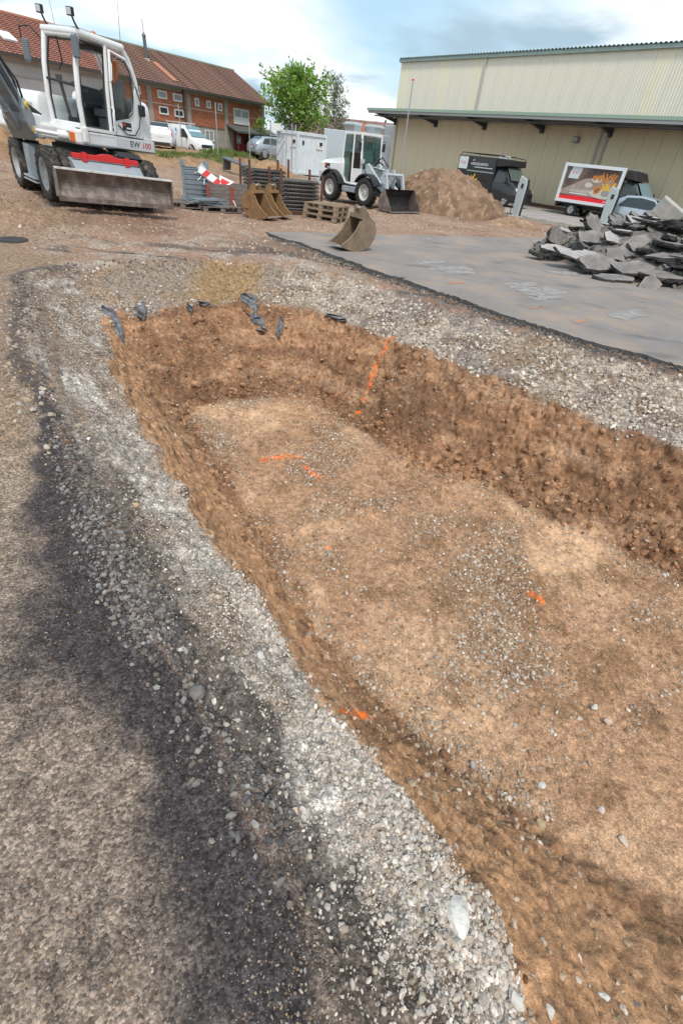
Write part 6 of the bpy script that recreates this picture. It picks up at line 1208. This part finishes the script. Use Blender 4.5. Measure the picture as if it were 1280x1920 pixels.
# -- white hatchback beside it, seen from behind
def hatch(name, loc, rz, label, m):
    o = empty(name, loc, rz, label, 'car')
    st_ = [(2.05, .42, .6, .66, .5, .66, .55), (1.9, .26, .68, .82, .76, .82, .66), (1.1, .22, .80, .98, .84, .88, .72), (.75, .22, .88, 1.04, .85, .89, .74), (.1, .22, .92, 1.45, .85, .89, .62), (-.5, .22, .93, 1.54, .85, .89, .64), (-1.3, .24, .95, 1.50, .85, .89, .64), (-1.85, .28, .98, 1.22, .83, .87, .70), (-2.02, .36, .92, 1.04, .78, .82, .7), (-2.08, .46, .8, .9, .7, .75, .66)]
    body(o, st_, m); wheels(o, (1.28, -1.28), .87, .33)
    strip(o, 'side_window', cglass, [(.62, .85, 1.02), (-1.45, .86, 1.05), (-1.2, .72, 1.40), (-.5, .70, 1.45), (.1, .70, 1.38)], .02)
    MB().add([(.80, -.7, 1.05), (.80, .7, 1.05), (.12, .58, 1.44), (.12, -.58, 1.44)], [(0, 1, 2, 3)]).build('windscreen', sglass, o).location = (.02, 0, .03)
    MB().add([(-1.34, -.58, 1.47), (-1.34, .58, 1.47), (-1.88, .68, 1.14), (-1.88, -.68, 1.14)], [(0, 1, 2, 3)]).build('rear_window', cglass, o).location = (-.02, 0, .035)
    for sg in (-1, 1): MB().prism([(-1.80, .86), (-2.06, .80), (-2.04, .95), (-1.86, 1.06)], 'y', sg * .76 - .07, sg * .76 + .07).build('tail_lamp', lampr, o, .01); MB().prism([(1.6, .72), (1.97, .62), (1.96, .70), (1.62, .84)], 'y', sg * .72 - .07, sg * .72 + .07).build('head_lamp', lampw, o, .01); MB().cb((.62, sg * .98, 1.05), (.1, .16, .14)).build('mirror', m, o, .03)
    MB().box(-2.1, -2.03, -.62, .62, .30, .46).build('bumper', black_m, o, .03); MB().box(-2.1, -2.082, -.24, .24, .72, .82).build('number_plate', plate_m, o); MB().box(2.0, 2.08, -.6, .6, .34, .5).build('grille', black_m, o, .02)
    return o
p_ = gy(297, 278, 41.5); hatch('parked_car', (p_[0] + .1, p_[1] + .6, p_[2] - .05), R(108), 'white hatchback seen from behind beside the delivery van', vwhite)
p_ = gy(512, 296, 50.0); hatch('parked_car', (p_[0], p_[1], p_[2] - .15), R(40), 'silver car half hidden behind the white container', vsilver)
p_ = gp(1200, 418, 0); hatch('parked_car', (12.6, 26.2, 0.035), HD_W + R(6), 'silver car behind the asphalt slab heap', vsilver).scale = (.9, .9, .9)
# -- black food van
tag_m = mat('pale_sign', (.62, .68, .68), .4); kadi = mat('pink_letter', (.60, .14, .26), .5); wl = mat('white_letter', (.8, .8, .78), .5); fry = mat('fries_yellow', (.80, .52, .06), .6, col2=(.70, .38, .03), nscale=8)
ry_m = mat('red_print', (.80, .02, .035), .4)
P1 = gp(943, 388, .035)
BV = empty('food_van', (P1[0] + N_W[0] * .98 + D_W[0] * 1.35, P1[1] + N_W[1] * .98 + D_W[1] * 1.35, .035), HD_W, 'black food van with a picture of fries behind the soil heap', 'van')
BV.scale = (.88, .88, .88)
body(BV, [(2.30, .42, .7, .82, .6, .8, .7), (2.18, .28, .85, 1.02, .86, .95, .8), (1.8, .25, 1.05, 1.2, .95, 1.0, .84), (1.35, .25, 1.15, 1.42, .97, 1.02, .84), (.85, .25, 1.2, 2.05, .97, 1.02, .80), (.4, .25, 1.2, 2.25, .97, 1.02, .80), (.1, .25, 1.2, 2.25, .97, 1.02, .80)], vblack, 'cab')
MB().box(-3.1, .1, -1.08, 1.08, .5, 2.55).build('box_body', vblack, BV, .04); MB().prism([(.1, 2.1), (.75, 2.15), (1.05, 2.2), (1.0, 2.52), (.1, 2.52)], 'y', -1.04, 1.04).build('roof_spoiler', black_m, BV, .03)
MB().box(-3.0, .1, -.5, .5, .28, .5).build('chassis_frame', black_m, BV); wheels(BV, (1.35, -2.0), .98, .34, .22)
strip(BV, 'door_window', cglass, [(1.28, 1.0, 1.3), (.28, 1.02, 1.28), (.28, .9, 1.85), (.75, .89, 1.85), (1.05, .93, 1.6)], .012); MB().add([(1.42, -.84, 1.42), (1.42, .84, 1.42), (.82, .74, 2.1), (.82, -.74, 2.1)], [(0, 1, 2, 3)]).build('windscreen', mat('greenish_glass', (.10, .13, .11), .06), BV).location = (.03, 0, .03)
for sg in (-1, 1): MB().prism([(1.9, .92), (2.2, .84), (2.2, .98), (1.98, 1.1)], 'y', sg * .82 - .06, sg * .82 + .06).build('head_lamp', lampw, BV, .01); MB().cb((1.3, sg * 1.2, 1.45), (.12, .16, .28)).build('mirror', black_m, BV, .03)
MB().box(2.15, 2.32, -.85, .85, .3, .55).build('bumper', black_m, BV, .04)
b = MB()
for y in (-1.0, 1.0): b.tube([(-3.0, y, 2.56), (-2.95, y, 2.70), (-.1, y, 2.70), (.9, y, 2.62), (1.02, y, 2.45)], .025)
for x in (-2.9, -1.9, -.9, .1): b.tube([(x, -1.0, 2.70), (x, 1.0, 2.70)], .02)
b.build('roof_rail', black_m, BV); MB().loft([[(x, y, z) for x, y in ((-.35, -.35), (.15, -.35), (.15, .35), (-.35, .35))] for z in (2.56, 2.72)], True, False).build('roof_vent', mat('vent_white', (.65, .68, .67), .4), BV, .06)
MB().box(-3.0, -2.25, -1.10, -1.082, 1.80, 2.48).build('logo_panel', tag_m, BV); Mside = lambda x, z, y=-1.104: Matrix.Translation((x, y, z)) @ Matrix.Rotation(math.pi / 2, 4, 'X')
text('logo_lettering', 'KADI', .24, kadi, BV, Mside(-2.62, 2.14), .002, .9); text('slogan', 'HEISSGELIEBTEN', .20, wl, BV, Mside(-1.25, 2.12, -1.09), .002, 1.0, .25); text('slogan', 'DIE', .12, wl, BV, Mside(-1.75, 2.32, -1.09), .002)
MB().box(-1.6, -.1, -1.088, -1.082, 1.93, 1.97).build('underline', tag_m, BV); MB().box(-2.2, .08, -1.10, -1.082, 1.70, 1.76).build('hatch_trim', mat('trim_grey', (.3, .36, .36), .4), BV)
rg = random.Random(4)
for k in range(15):
    a_ = R(rg.uniform(15, 165)); L_ = rg.uniform(.3, .55); x, z = -1.75 + rg.uniform(-.25, .25), .98 + rg.uniform(0, .22); dx, dz = math.cos(a_) * L_, math.sin(a_) * L_; nx, nz = -math.sin(a_) * .045, math.cos(a_) * .045
    MB().add([(x - nx, -1.084 - .0015 * k, z - nz), (x + dx - nx, -1.084 - .0015 * k, z + dz - nz), (x + dx + nx, -1.084 - .0015 * k, z + dz + nz), (x + nx, -1.084 - .0015 * k, z + nz)], [(0, 1, 2, 3)]).build('printed_fry', fry, BV)
# -- truck with the advertising board
P2 = gp(1073, 406, .035)
TR = empty('advertising_truck', (P2[0] + N_W[0] * .98 + D_W[0] * -1.15, P2[1] + N_W[1] * .98 + D_W[1] * -1.15, .035), HD_W, 'dark truck carrying a large food advertising board in a white frame', 'truck')
TR.scale = (.86, .86, .86)
body(TR, [(3.35, .42, .7, .82, .6, .8, .7), (3.2, .28, .85, 1.02, .86, .95, .8), (2.8, .25, 1.05, 1.2, .95, 1.0, .84), (2.35, .25, 1.15, 1.42, .97, 1.02, .84), (1.85, .25, 1.2, 2.05, .97, 1.02, .80), (1.3, .25, 1.2, 2.25, .97, 1.02, .80), (1.0, .25, 1.2, 2.25, .97, 1.02, .80)], mat('car_dark', (.03, .034, .036), .25, coat=.5), 'cab')
MB().prism([(1.1, 2.25), (1.75, 2.2), (1.45, 2.62), (1.1, 2.68)], 'y', -.95, .95).build('roof_spoiler', black_m, TR, .04)
strip(TR, 'door_window', cglass, [(2.28, 1.0, 1.3), (1.28, 1.02, 1.28), (1.28, .9, 1.85), (1.75, .89, 1.85), (2.05, .93, 1.6)], .012); MB().add([(2.42, -.84, 1.42), (2.42, .84, 1.42), (1.82, .74, 2.1), (1.82, -.74, 2.1)], [(0, 1, 2, 3)]).build('windscreen', sglass, TR).location = (.03, 0, .03)
for sg in (-1, 1): MB().cb((2.2, sg * 1.22, 1.5), (.12, .16, .3)).build('mirror', black_m, TR, .03)
MB().box(-2.9, 1.1, -.45, .45, .42, .62).box(-2.9, .9, -.98, .98, .62, .70).build('chassis_frame', black_m, TR); wheels(TR, (2.4, -1.75), .98, .34, .22); MB().box(-3.0, -2.85, -.95, .95, .42, .6).build('rear_bumper', black_m, TR, .02)
for sg in (-1, 1): MB().cb((-3.0, sg * .8, .62), (.05, .3, .12)).build('tail_lamp', lampr, TR); MB().box(-2.2, -1.3, sg * .98 - .12, sg * .98 + .12, .70, .74).build('mudguard', black_m, TR)
BX0, BX1, BZ0, BZ1, BY = -2.95, .95, .78, 2.72, -1.06
bd = MB().box(BX0, BX1, BY + .02, -BY - .02, BZ0, BZ1).build('board', mat('board_brown', (.085, .055, .045), .4, col2=(.24, .17, .14), nscale=.5, lo=.4, hi=.6), TR)
b = MB(); fw = .11
for (x0, x1, z0, z1) in ((BX0 - .06, BX1 + .06, BZ0 - .06, BZ0 + fw), (BX0 - .06, BX1 + .06, BZ1 - fw, BZ1 + .06), (BX0 - .06, BX0 + fw, BZ0 + fw, BZ1 - fw), (BX1 - fw, BX1 + .06, BZ0 + fw, BZ1 - fw)): b.box(x0, x1, BY - .06, BY + .05, z0, z1)
b.build('white_frame', vwhite, TR)
MB().box(BX0 - .04, BX1 + .04, -BY - .05, -BY + .06, BZ0 - .04, BZ1 + .04).build('rear_board', wpaint, TR)
def disc(x, z, rx, rz_, m, name, lay, n=18): MB().add([(x + rx * math.cos(2 * math.pi * i / n), BY + .018 - lay * .002, z + rz_ * math.sin(2 * math.pi * i / n)) for i in range(n)], [tuple(range(n))]).build(name, m, bd)
def poly(pts, m, name, lay): MB().add([(x, BY + .018 - lay * .002, z) for x, z in pts], [tuple(range(len(pts)))]).build(name, m, bd)
tblm = mat('print_table', (.42, .33, .29), .5, col2=(.30, .22, .19), nscale=1.0); platem = mat('print_plate', (.62, .56, .50), .5); nug = mat('print_golden', (.62, .24, .05), .6, col2=(.48, .17, .03), nscale=9)
poly([(BX0 + .1, 1.15), (BX1 - .1, 1.15), (BX1 - .1, 1.9), (-.2, 2.2), (-1.4, 2.05), (BX0 + .1, 1.35)], tblm, 'printed_table', 1)
pts = [(BX0 + .1, BZ0 + .1)] + [(BX0 + .1 + (BX1 - BX0 - .2) * t, 1.06 + .10 * math.sin(t * 3.2) - .06 * t + .16 * max(0, t - .75) * 2) for t in np.linspace(0, 1, 16)] + [(BX1 - .1, BZ0 + .1)]
poly(pts[::-1], ry_m, 'red_wave', 4)
poly([(BX0 + .35, 2.0), (BX0 + 1.05, 2.0), (BX0 + 1.2, 2.62), (BX0 + .5, 2.62)], tag_m, 'logo_panel', 4)
MB2 = lambda x, z: Matrix.Translation((x, BY + .006, z)) @ Matrix.Rotation(math.pi / 2, 4, 'X')
text('logo_lettering', 'KADI', .22, kadi, bd, MB2(BX0 + .80, 2.32), .001, 1.0); text('slogan', 'HEISSGELIEBTEN', .20, wl, bd, MB2(-1.55, 1.38), .001, .98, .2); text('slogan', 'DIE', .12, wl, bd, MB2(-2.02, 1.55), .001, 1.0, .2); MB().add([(-2.2, BY + .008, 1.22), (-.95, BY + .008, 1.22), (-.93, BY + .008, 1.27), (-2.18, BY + .008, 1.27)], [(0, 1, 2, 3)]).build('slogan_line', wl, bd); text('web_lettering', 'kadi.ch', .12, wl, bd, MB2(.42, .99), .001, 1.1)
disc(-1.05, 1.75, .26, .13, platem, 'printed_plate', 2); disc(-.62, 2.05, .34, .15, platem, 'printed_bowl', 2); disc(.1, 1.38, .95, .26, platem, 'printed_tray', 2); disc(.2, 2.0, .32, .14, mat('print_grey', (.34, .31, .29), .5), 'printed_bowl', 3)
for k in range(9): disc(-.62 + rg.uniform(-.22, .22), 2.12 + rg.uniform(-.06, .12), .1, .08, nug, 'printed_nugget', 5 + k * .3)
for (x, z) in ((-.45, 1.45), (-.32, 1.52), (-.5, 1.60), (-.28, 1.65), (.78, 1.5), (.70, 1.62)): disc(x, z, .14, .12, nug, 'printed_nugget', 5.1)
for k in range(12):
    for (cx, cz, mm_, lay) in ((.15, 2.02, nug, 5), (.22, 1.5, fry, 6)):
        a_ = R(rg.uniform(40, 140)); L_ = rg.uniform(.3, .5); x, z = cx + rg.uniform(-.3, .25), cz + rg.uniform(-.1, .1); dx, dz = math.cos(a_) * L_, math.sin(a_) * L_; nx, nz = -math.sin(a_) * .045, math.cos(a_) * .045
        poly([(x - nx, z - nz), (x + dx - nx, z + dz - nz), (x + dx + nx, z + dz + nz), (x + nx, z + nz)], mm_, 'printed_fry', lay + k * .06)
disc(.22, 1.42, .3, .16, mat('print_grey', (.34, .31, .29), .5), 'printed_bowl', 6.8)
for k in range(7): a_ = R(rg.uniform(0, 180)); x, z = .62 + rg.uniform(-.1, .15), 1.72 + rg.uniform(-.1, .2); poly([(x, z), (x + .3 * math.cos(a_), z + .3 * math.sin(a_)), (x + .3 * math.cos(a_) - .06 * math.sin(a_), z + .3 * math.sin(a_) + .06 * math.cos(a_)), (x - .06 * math.sin(a_), z + .06 * math.cos(a_))], nug, 'printed_fry', 6 + k * .05)
# -- charging posts
cg_m = mat('charger_grey', (.50, .56, .57), .35, .2); 
def charger(px, py, label):
    p = gp(px, py, .03); o = empty('charging_post', (p[0], p[1], .03), HD_W, label, 'charging post', 'charging posts by the road')
    MB().prism([(-.16, .0), (.16, .0), (.20, 1.2), (.16, 1.50), (-.20, 1.62), (-.24, 1.25)], 'y', -.16, -.06).build('front_shell', cg_m, o, .02); MB().prism([(-.15, .0), (.15, .0), (.22, 1.25), (.14, 1.50), (-.19, 1.58), (-.2, 1.25)], 'y', -.058, .14).build('back_shell', black_m, o, .02)
    MB().box(-.3, .3, -.3, .3, -.02, .06).build('base', kerb_m, o, .01); MB().tube([(-.19, .05, 1.0), (-.36, .05, .8), (-.42, .02, .4), (-.35, -.02, .12), (-.2, 0, .1)], .02).build('cable', black_m, o); MB().box(-.05, .07, -.175, -.161, 1.15, 1.32).build('screen', black_m, o)
charger(966, 407, 'grey charging post beside the black food van'); charger(1128, 428, 'grey charging post in front of the advertising truck')

# ---------------------------------------------------------------- container, fence, poles, far boxes
cw = mat('container_white', (.66, .72, .76), .45, col2=(.56, .60, .63), nscale=2, lo=.45, hi=.8)
CT = empty('site_container', (-6.10, 41.76, gz(-6.1, 41.8)), R(-40.7), 'white corrugated site container left of the loader', 'container')
Wc, Lc, Hc = 2.23, 2.71, 2.42
MB().box(-Wc + .05, -.05, .05, Lc - .05, .1, Hc - .05).build('inner_box', cw, CT)
def corr(n, L_):
    b = MB(); p = []; u = L_ / n
    for i in range(n): p += [(i * u, 0), (i * u + u * .3, 0), (i * u + u * .45, .035), (i * u + u * .85, .035)]
    p.append((L_, 0)); q = len(p); b.add([(x, y, .15) for x, y in p] + [(x, y, Hc - .15) for x, y in p], [(i, i + 1, q + i + 1, q + i) for i in range(q - 1)]); return b.mesh('wall_panel', cw)
inst('wall_panel', corr(9, Wc - .16), CT, TM((-Wc + .08, .0, 0))); inst('wall_panel', corr(11, Lc - .16), CT, TM((0.0, .08, 0), R(90)))
for x in (-Wc, 0): 
    for y in (0, Lc): MB().cb((x, y, Hc / 2), (.14, .14, Hc)).build('corner_post', cw, CT, .01)
for z in (.08, Hc - .07):
    MB().box(-Wc + .07, -.07, -.05, .05, z - .07, z + .07).build('rail', cw, CT); MB().box(-.05, .05, .07, Lc - .07, z - .07, z + .07).build('rail', cw, CT)
MB().box(-Wc - .05, .05, -.05, Lc + .05, Hc, Hc + .05).build('roof', cw, CT)
for (M_, nm) in ((TM((-.5, -.012, 1.85)), 0), (TM((.014, 2.1, 1.85), R(90)), 1)):
    s_ = inst('sign', MB().box(-.32, .32, -.02, .0, -.28, .28).mesh('sign', wpaint), CT, M_); MB().box(-.02, .26, -.03, -.021, -.06, .14).build('logo_mark', black_m, s_); MB().box(.0, .12, -.04, -.031, -.12, -.07).build('red_mark', red_p, s_)
MB().box(-.02, .015, .45, .6, 1.75, 1.98).build('vent', black_m, CT)
galv = mat('galvanised', (0.48, 0.49, 0.49), 0.4, 0.7)
def pole(px, py_top, py_bot, y, r, label, top=None, m=galv):
    a_ = gy(px[1], py_bot, y); t_ = gy(px[0], py_top, y); z0 = gz(a_[0], a_[1]); b = MB().cyl((0, 0, -.1), (0, 0, t_[2] - z0), r, n=8)
    o = b.build('fence_pole' if top is None else 'survey_pole', m); o.location = (a_[0], a_[1], z0); tag(o, label, 'pole', None)
    if top: MB().box(-.06, .06, -.02, .02, t_[2] - z0 - .02, t_[2] - z0 + .05).build('top_marker', top, o)
pole((336, 343), 195, 288, 38, .03, 'thin metal pole in front of the delivery van'); pole((405, 410), 192, 303, 37, .03, 'thin metal pole right of the delivery van'); pole((466, 469), 228, 300, 38, .03, 'thin metal pole before the red door')
pole((537, 536), 240, 322, 39, .035, 'left pole standing before the white container'); pole((548, 546), 230, 325, 39.5, .035, 'right pole standing before the white container')
pole((767, 751), 150, 318, 30, .03, 'tall thin survey pole with red tip before the warehouse', red_p)
# mesh fence panel left of the container
FN = empty('mesh_fence', tuple(gy(514, 300, 43.0)), R(-15), 'wire mesh fence panel with a white sign beside the container', 'fence'); FN.location.z = gz(FN.location.x, FN.location.y)
for x in (-.3, 1.7): MB().cyl((x, 0, 0), (x, 0, 2.75), .04, n=8).build('post', galv, FN)
MB().cyl((-.3, 0, 2.0), (1.7, 0, 2.0), .025, n=6).build('rail', galv, FN); MB().cyl((-.3, 0, .1), (1.1, -.5, 1.8), .03, n=6).build('brace', galv, FN)
b = MB()
for k in range(20): b.box(-.3 + k * .1 - .003, -.3 + k * .1 + .003, -.003, .003, .1, 2.7)
for k in range(14): b.box(-.3, 1.7, -.004, .002, .1 + k * .2, .108 + k * .2)
b.build('wire_mesh', galv, FN); MB().box(-.24, .5, -.03, -.012, 2.3, 2.7).build('sign', wpaint, FN)
# lattice of things behind the loader
def boxy(name, label, px0, py0, px1, py1, y, dep, m, cat, rz=0.0, z0=0):
    a_ = gy(px0, py0, y); c_ = gy(px1, py1, y); w_ = abs(c_[0] - a_[0]); h = max(a_[2], c_[2]); o = empty(name, ((a_[0] + c_[0]) / 2, y, z0), rz, label, cat)
    MB().box(-w_ / 2, w_ / 2, 0, dep, 1.1 if cat == 'trailer' else 0, h - z0).build('box_body', m, o, .04)
    return o, w_, h - z0
far_w = mat('far_white', (.45, .52, .57), .5, col2=(.5, .54, .57), nscale=1); far_g = mat('far_grey', (.34, .38, .42), .5, col2=(.28, .31, .35), nscale=1)
o, w_, h = boxy('box_trailer', 'white box trailer behind the loader cab', 607, 240, 648, 268, 52, 2.2, far_w, 'trailer', R(-10)); wheels(o, (-.5, .5), w_ / 2, .35); MB().box(-w_ / 2 - .4, w_ / 2, .2, 2.0, .95, 1.08).build('chassis_frame', black_m, o)
o, w_, h = boxy('silo_box', 'tall blue-grey container at the warehouse corner', 722, 233, 745, 300, 60, 3, far_g, 'container')
for k in range(5): MB().box(-w_ / 2 + w_ * (k + .3) / 5, -w_ / 2 + w_ * (k + .5) / 5, -.03, .0, .1, h - .1).build('rib', far_g, o)
o, w_, h = boxy('silo_box', 'lower blue-grey container left of the tall one', 706, 252, 724, 300, 56, 3, far_g, 'container')
for k in range(4): MB().box(-w_ / 2 + w_ * (k + .3) / 4, -w_ / 2 + w_ * (k + .5) / 4, -.03, .0, .1, h - .1).build('rib', far_g, o)
o = empty('far_house', (-5.5, 72, 0), R(-12), 'low house with brown roof behind the trees', 'house'); MB().box(-7, 7, 0, 8, 0, 3.0).build('wall', far_w, o); MB().prism([(-.5, 2.9), (4, 5.0), (8.5, 2.9)], 'x', -7.3, 7.3).build('roof', tileb_m, o)
for x in (-5, -2.5, 0, 2.5, 5): MB().box(x - .6, x + .6, -.04, -.005, 1, 2.2).build('window', cglass, o)
lp_ = gy(588, 150, 75); o = empty('street_lamp', (lp_[0], 75, 0), 0, 'tall street lamp with two arms above the trees', 'lamp'); MB().cyl((0, 0, 0), (0, 0, lp_[2]), .09, .05, 8).build('post', galv, o); MB().box(-.9, .9, -.08, .08, lp_[2], lp_[2] + .1).build('lamp_head', far_g, o)

# ---------------------------------------------------------------- trees and grass
def leaf_mat(name, c1, c2):
    m = bpy.data.materials.new(name); m.use_nodes = True; t = m.node_tree; p = t.nodes['Principled BSDF']; p.inputs['Roughness'].default_value = .6
    a = t.nodes.new('ShaderNodeAttribute'); a.attribute_name = 'Col'; t.links.new(a.outputs['Color'], p.inputs['Base Color'])
    tr = t.nodes.new('ShaderNodeBsdfTranslucent'); t.links.new(a.outputs['Color'], tr.inputs[0]); mx = t.nodes.new('ShaderNodeMixShader'); mx.inputs[0].default_value = .4; t.links.new(p.outputs[0], mx.inputs[1]); t.links.new(tr.outputs[0], mx.inputs[2]); t.links.new(mx.outputs[0], t.nodes['Material Output'].inputs[0]); return m
def leaves(name, P, Dr, S, CL, m, parent, asp=.5, seed=1):
    rg_ = np.random.default_rng(seed); n = len(P); u = Dr / (np.linalg.norm(Dr, axis=1, keepdims=True) + 1e-9); r_ = rg_.normal(size=(n, 3)); v_ = np.cross(u, r_); v_ /= (np.linalg.norm(v_, axis=1, keepdims=True) + 1e-9)
    q = np.stack([P, P + u * S[:, None] * .5 + v_ * (S * asp * .5)[:, None], P + u * S[:, None], P + u * S[:, None] * .5 - v_ * (S * asp * .5)[:, None]], 1)
    me_ = bpy.data.meshes.new(name); me_.vertices.add(n * 4); me_.vertices.foreach_set('co', q.astype(np.float32).ravel()); me_.loops.add(n * 4); me_.loops.foreach_set('vertex_index', np.arange(n * 4, dtype=np.int32)); me_.polygons.add(n); me_.polygons.foreach_set('loop_start', (np.arange(n) * 4).astype(np.int32)); me_.polygons.foreach_set('loop_total', np.full(n, 4, np.int32)); me_.update(calc_edges=True)
    a_ = me_.color_attributes.new('Col', 'FLOAT_COLOR', 'POINT'); cc = np.ones((n, 4, 4), np.float32); cc[..., :3] = CL[:, None, :]; a_.data.foreach_set('color', cc.ravel()); me_.materials.append(m); o = bpy.data.objects.new(name, me_); COL.objects.link(o); o.parent = parent; return o
bark = mat('bark', (.10, .08, .065), .9, col2=(.17, .14, .12), nscale=6, bump=.4); bbark = mat('birch_bark', (.45, .44, .42), .85, col2=(.08, .07, .07), nscale=5, lo=.5, hi=.6)
lm = leaf_mat('leaf', 0, 0)
def tree(name, label, loc, H_, crown, nbr, nleaf, ls, cols, seed, droop=0.0, barkm=bark, trunk_r=.16, up=.75, z_lo=.25):
    rg_ = random.Random(seed); o = empty(name, loc, 0, label, 'tree'); tb = MB(); top_ = Vector((rg_.uniform(-.3, .3), rg_.uniform(-.3, .3), H_ * .92)); tp = [Vector((0, 0, -.1)).lerp(top_, t) + Vector((rg_.gauss(0, .05), rg_.gauss(0, .05), 0)) for t in np.linspace(0, 1, 9)]; tb.tube(tp, [trunk_r * (1 - .88 * t) for t in np.linspace(0, 1, 9)], 8)
    LP, LDr = [], []
    for k in range(nbr):
        t = z_lo + (1 - z_lo) * (k + rg_.random()) / nbr; base = Vector((0, 0, -.1)).lerp(top_, t * .95); a_ = k * 2.4 + rg_.uniform(-.4, .4); R_ = crown(t) * rg_.uniform(.7, 1.12); d = Vector((math.cos(a_), math.sin(a_), up * rg_.uniform(.6, 1.3)))
        tip = base + Vector((d.x * R_, d.y * R_, d.z * R_ * .8)); mid = base.lerp(tip, .5) + Vector((0, 0, R_ * .10)); path = [base, mid, tip + Vector((0, 0, -droop * R_))]
        r0 = trunk_r * .42 * (1 - .7 * t); tb.tube(path, [r0, r0 * .55, r0 * .15], 5)
        nt_ = max(4, int(R_ * 7))
        for j in range(nt_):
            s_ = .25 + .75 * (j + rg_.random()) / nt_; p = base.lerp(mid, s_ * 2) if s_ < .5 else mid.lerp(path[2], s_ * 2 - 1); b2 = Vector((rg_.gauss(0, 1), rg_.gauss(0, 1), rg_.gauss(.35 - droop * 2.2, .6))).normalized() * rg_.uniform(.35, .9) * (.35 + .22 * R_); e2 = p + b2; tb.tube([p, e2], [r0 * .18 + .004, .004], 3)
            for q in range(nleaf):
                f_ = rg_.random() ** .6; c_ = p.lerp(e2, .2 + f_) ; LP.append((c_.x + rg_.gauss(0, .10), c_.y + rg_.gauss(0, .10), c_.z + rg_.gauss(0, .10) - droop * f_ * .5)); dd = (b2.normalized() + Vector((rg_.gauss(0, .6), rg_.gauss(0, .6), rg_.gauss(.1 - droop, .5)))); LDr.append(tuple(dd))
    tb.build('trunk', barkm, o); P = np.array(LP); n = len(P); rn = np.random.default_rng(seed); cols = np.array(cols); CL = cols[rn.integers(0, len(cols), n)] * rn.uniform(.75, 1.2, (n, 1)); leaves('crown', P, np.array(LDr), rn.uniform(.7, 1.3, n) * ls, CL, lm, o, .55, seed); return n
gr = [(.19, .34, .04), (.27, .46, .07), (.13, .26, .03), (.36, .52, .11)]
p_ = gy(554, 292, 55); n1 = tree('maple_tree', 'bright green leafy tree behind the white container', (p_[0], 55, .3), 7.2, lambda t: 3.4 * math.sin(min(1, (1.06 - t) * 1.25) * 1.5) * (.55 + .45 * min(1, (t - .15) * 5)), 58, 10, .25, gr, 5, 0, bark, .17, 1.25, .24)
p_ = gy(622, 292, 68); n2 = tree('birch_tree', 'hazy grey-green birch with drooping twigs behind the bright tree', (p_[0], 68, 0), 9.4, lambda t: 3.1 * (1.12 - t) ** .6, 44, 11, .16, [(.14, .18, .08), (.19, .23, .11), (.10, .14, .06)], 8, .45, bbark, .15, .8, .25)
p_ = gy(735, 262, 75); tree('far_tree', 'small dark green tree between loader and warehouse', (p_[0] - .8, 75, 0), 5.2, lambda t: 2.0 * (1.1 - t) ** .5, 26, 9, .3, [(.08, .13, .05), (.11, .17, .06)], 9, .1, bark, .14, .8, .15)
p_ = gy(700, 262, 85); tree('far_tree', 'far dark green tree behind the loader', (p_[0], 88, 0), 5.4, lambda t: 2.6 * (1.1 - t) ** .5, 26, 9, .35, [(.07, .12, .05), (.10, .16, .06)], 19, .1, bark, .14, .8, .12)
p_ = gy(668, 262, 85); tree('far_tree', 'far dark green tree right of the birch', (p_[0], 92, 0), 5.0, lambda t: 2.8 * (1.1 - t) ** .5, 26, 9, .35, [(.07, .12, .05), (.10, .16, .06)], 29, .1, bark, .14, .8, .12)
p_ = gy(498, 285, 60); tree('young_tree', 'small green shrub-like tree right of the red door', (p_[0], 58, .3), 3.4, lambda t: 1.2 * (1.1 - t) ** .5, 20, 8, .2, gr, 39, .1, bark, .06, .8, .12)
rgg = np.random.default_rng(33); GXs, GYs = [], []
gx = rgg.uniform(-24, -7, 90000); gy_ = rgg.uniform(26, 52, 90000); dk = sdist(gx, gy_, BANK); edge_n = fbm(gx * .8, gy_ * .8, None, 3, 77)
keep = (dk < -1.7 + edge_n * .8) & (dk > -3.6) & (rgg.random(90000) < .95); gx, gy_ = gx[keep][:26000], gy_[keep][:26000]; gzv = ground(gx, gy_)[0]; n = len(gx)
hgt = rgg.uniform(.08, .22, n) * (1 + 1.1 * ss(.15, .5, fbm(gx * .7, gy_ * .7, None, 2, 78))); P = np.stack([gx, gy_, gzv - .02], -1); Dr = np.stack([rgg.normal(0, .35, n), rgg.normal(0, .35, n), np.ones(n)], -1); cl = np.array([(.12, .20, .04), (.18, .26, .06), (.09, .15, .03), (.26, .27, .10)])[rgg.integers(0, 4, n)]
tag(leaves('grass', P, Dr, hgt, cl, lm, None, .22, 3), 'strip of tall green grass on the bank before the parked vehicles', 'grass', kind='stuff')
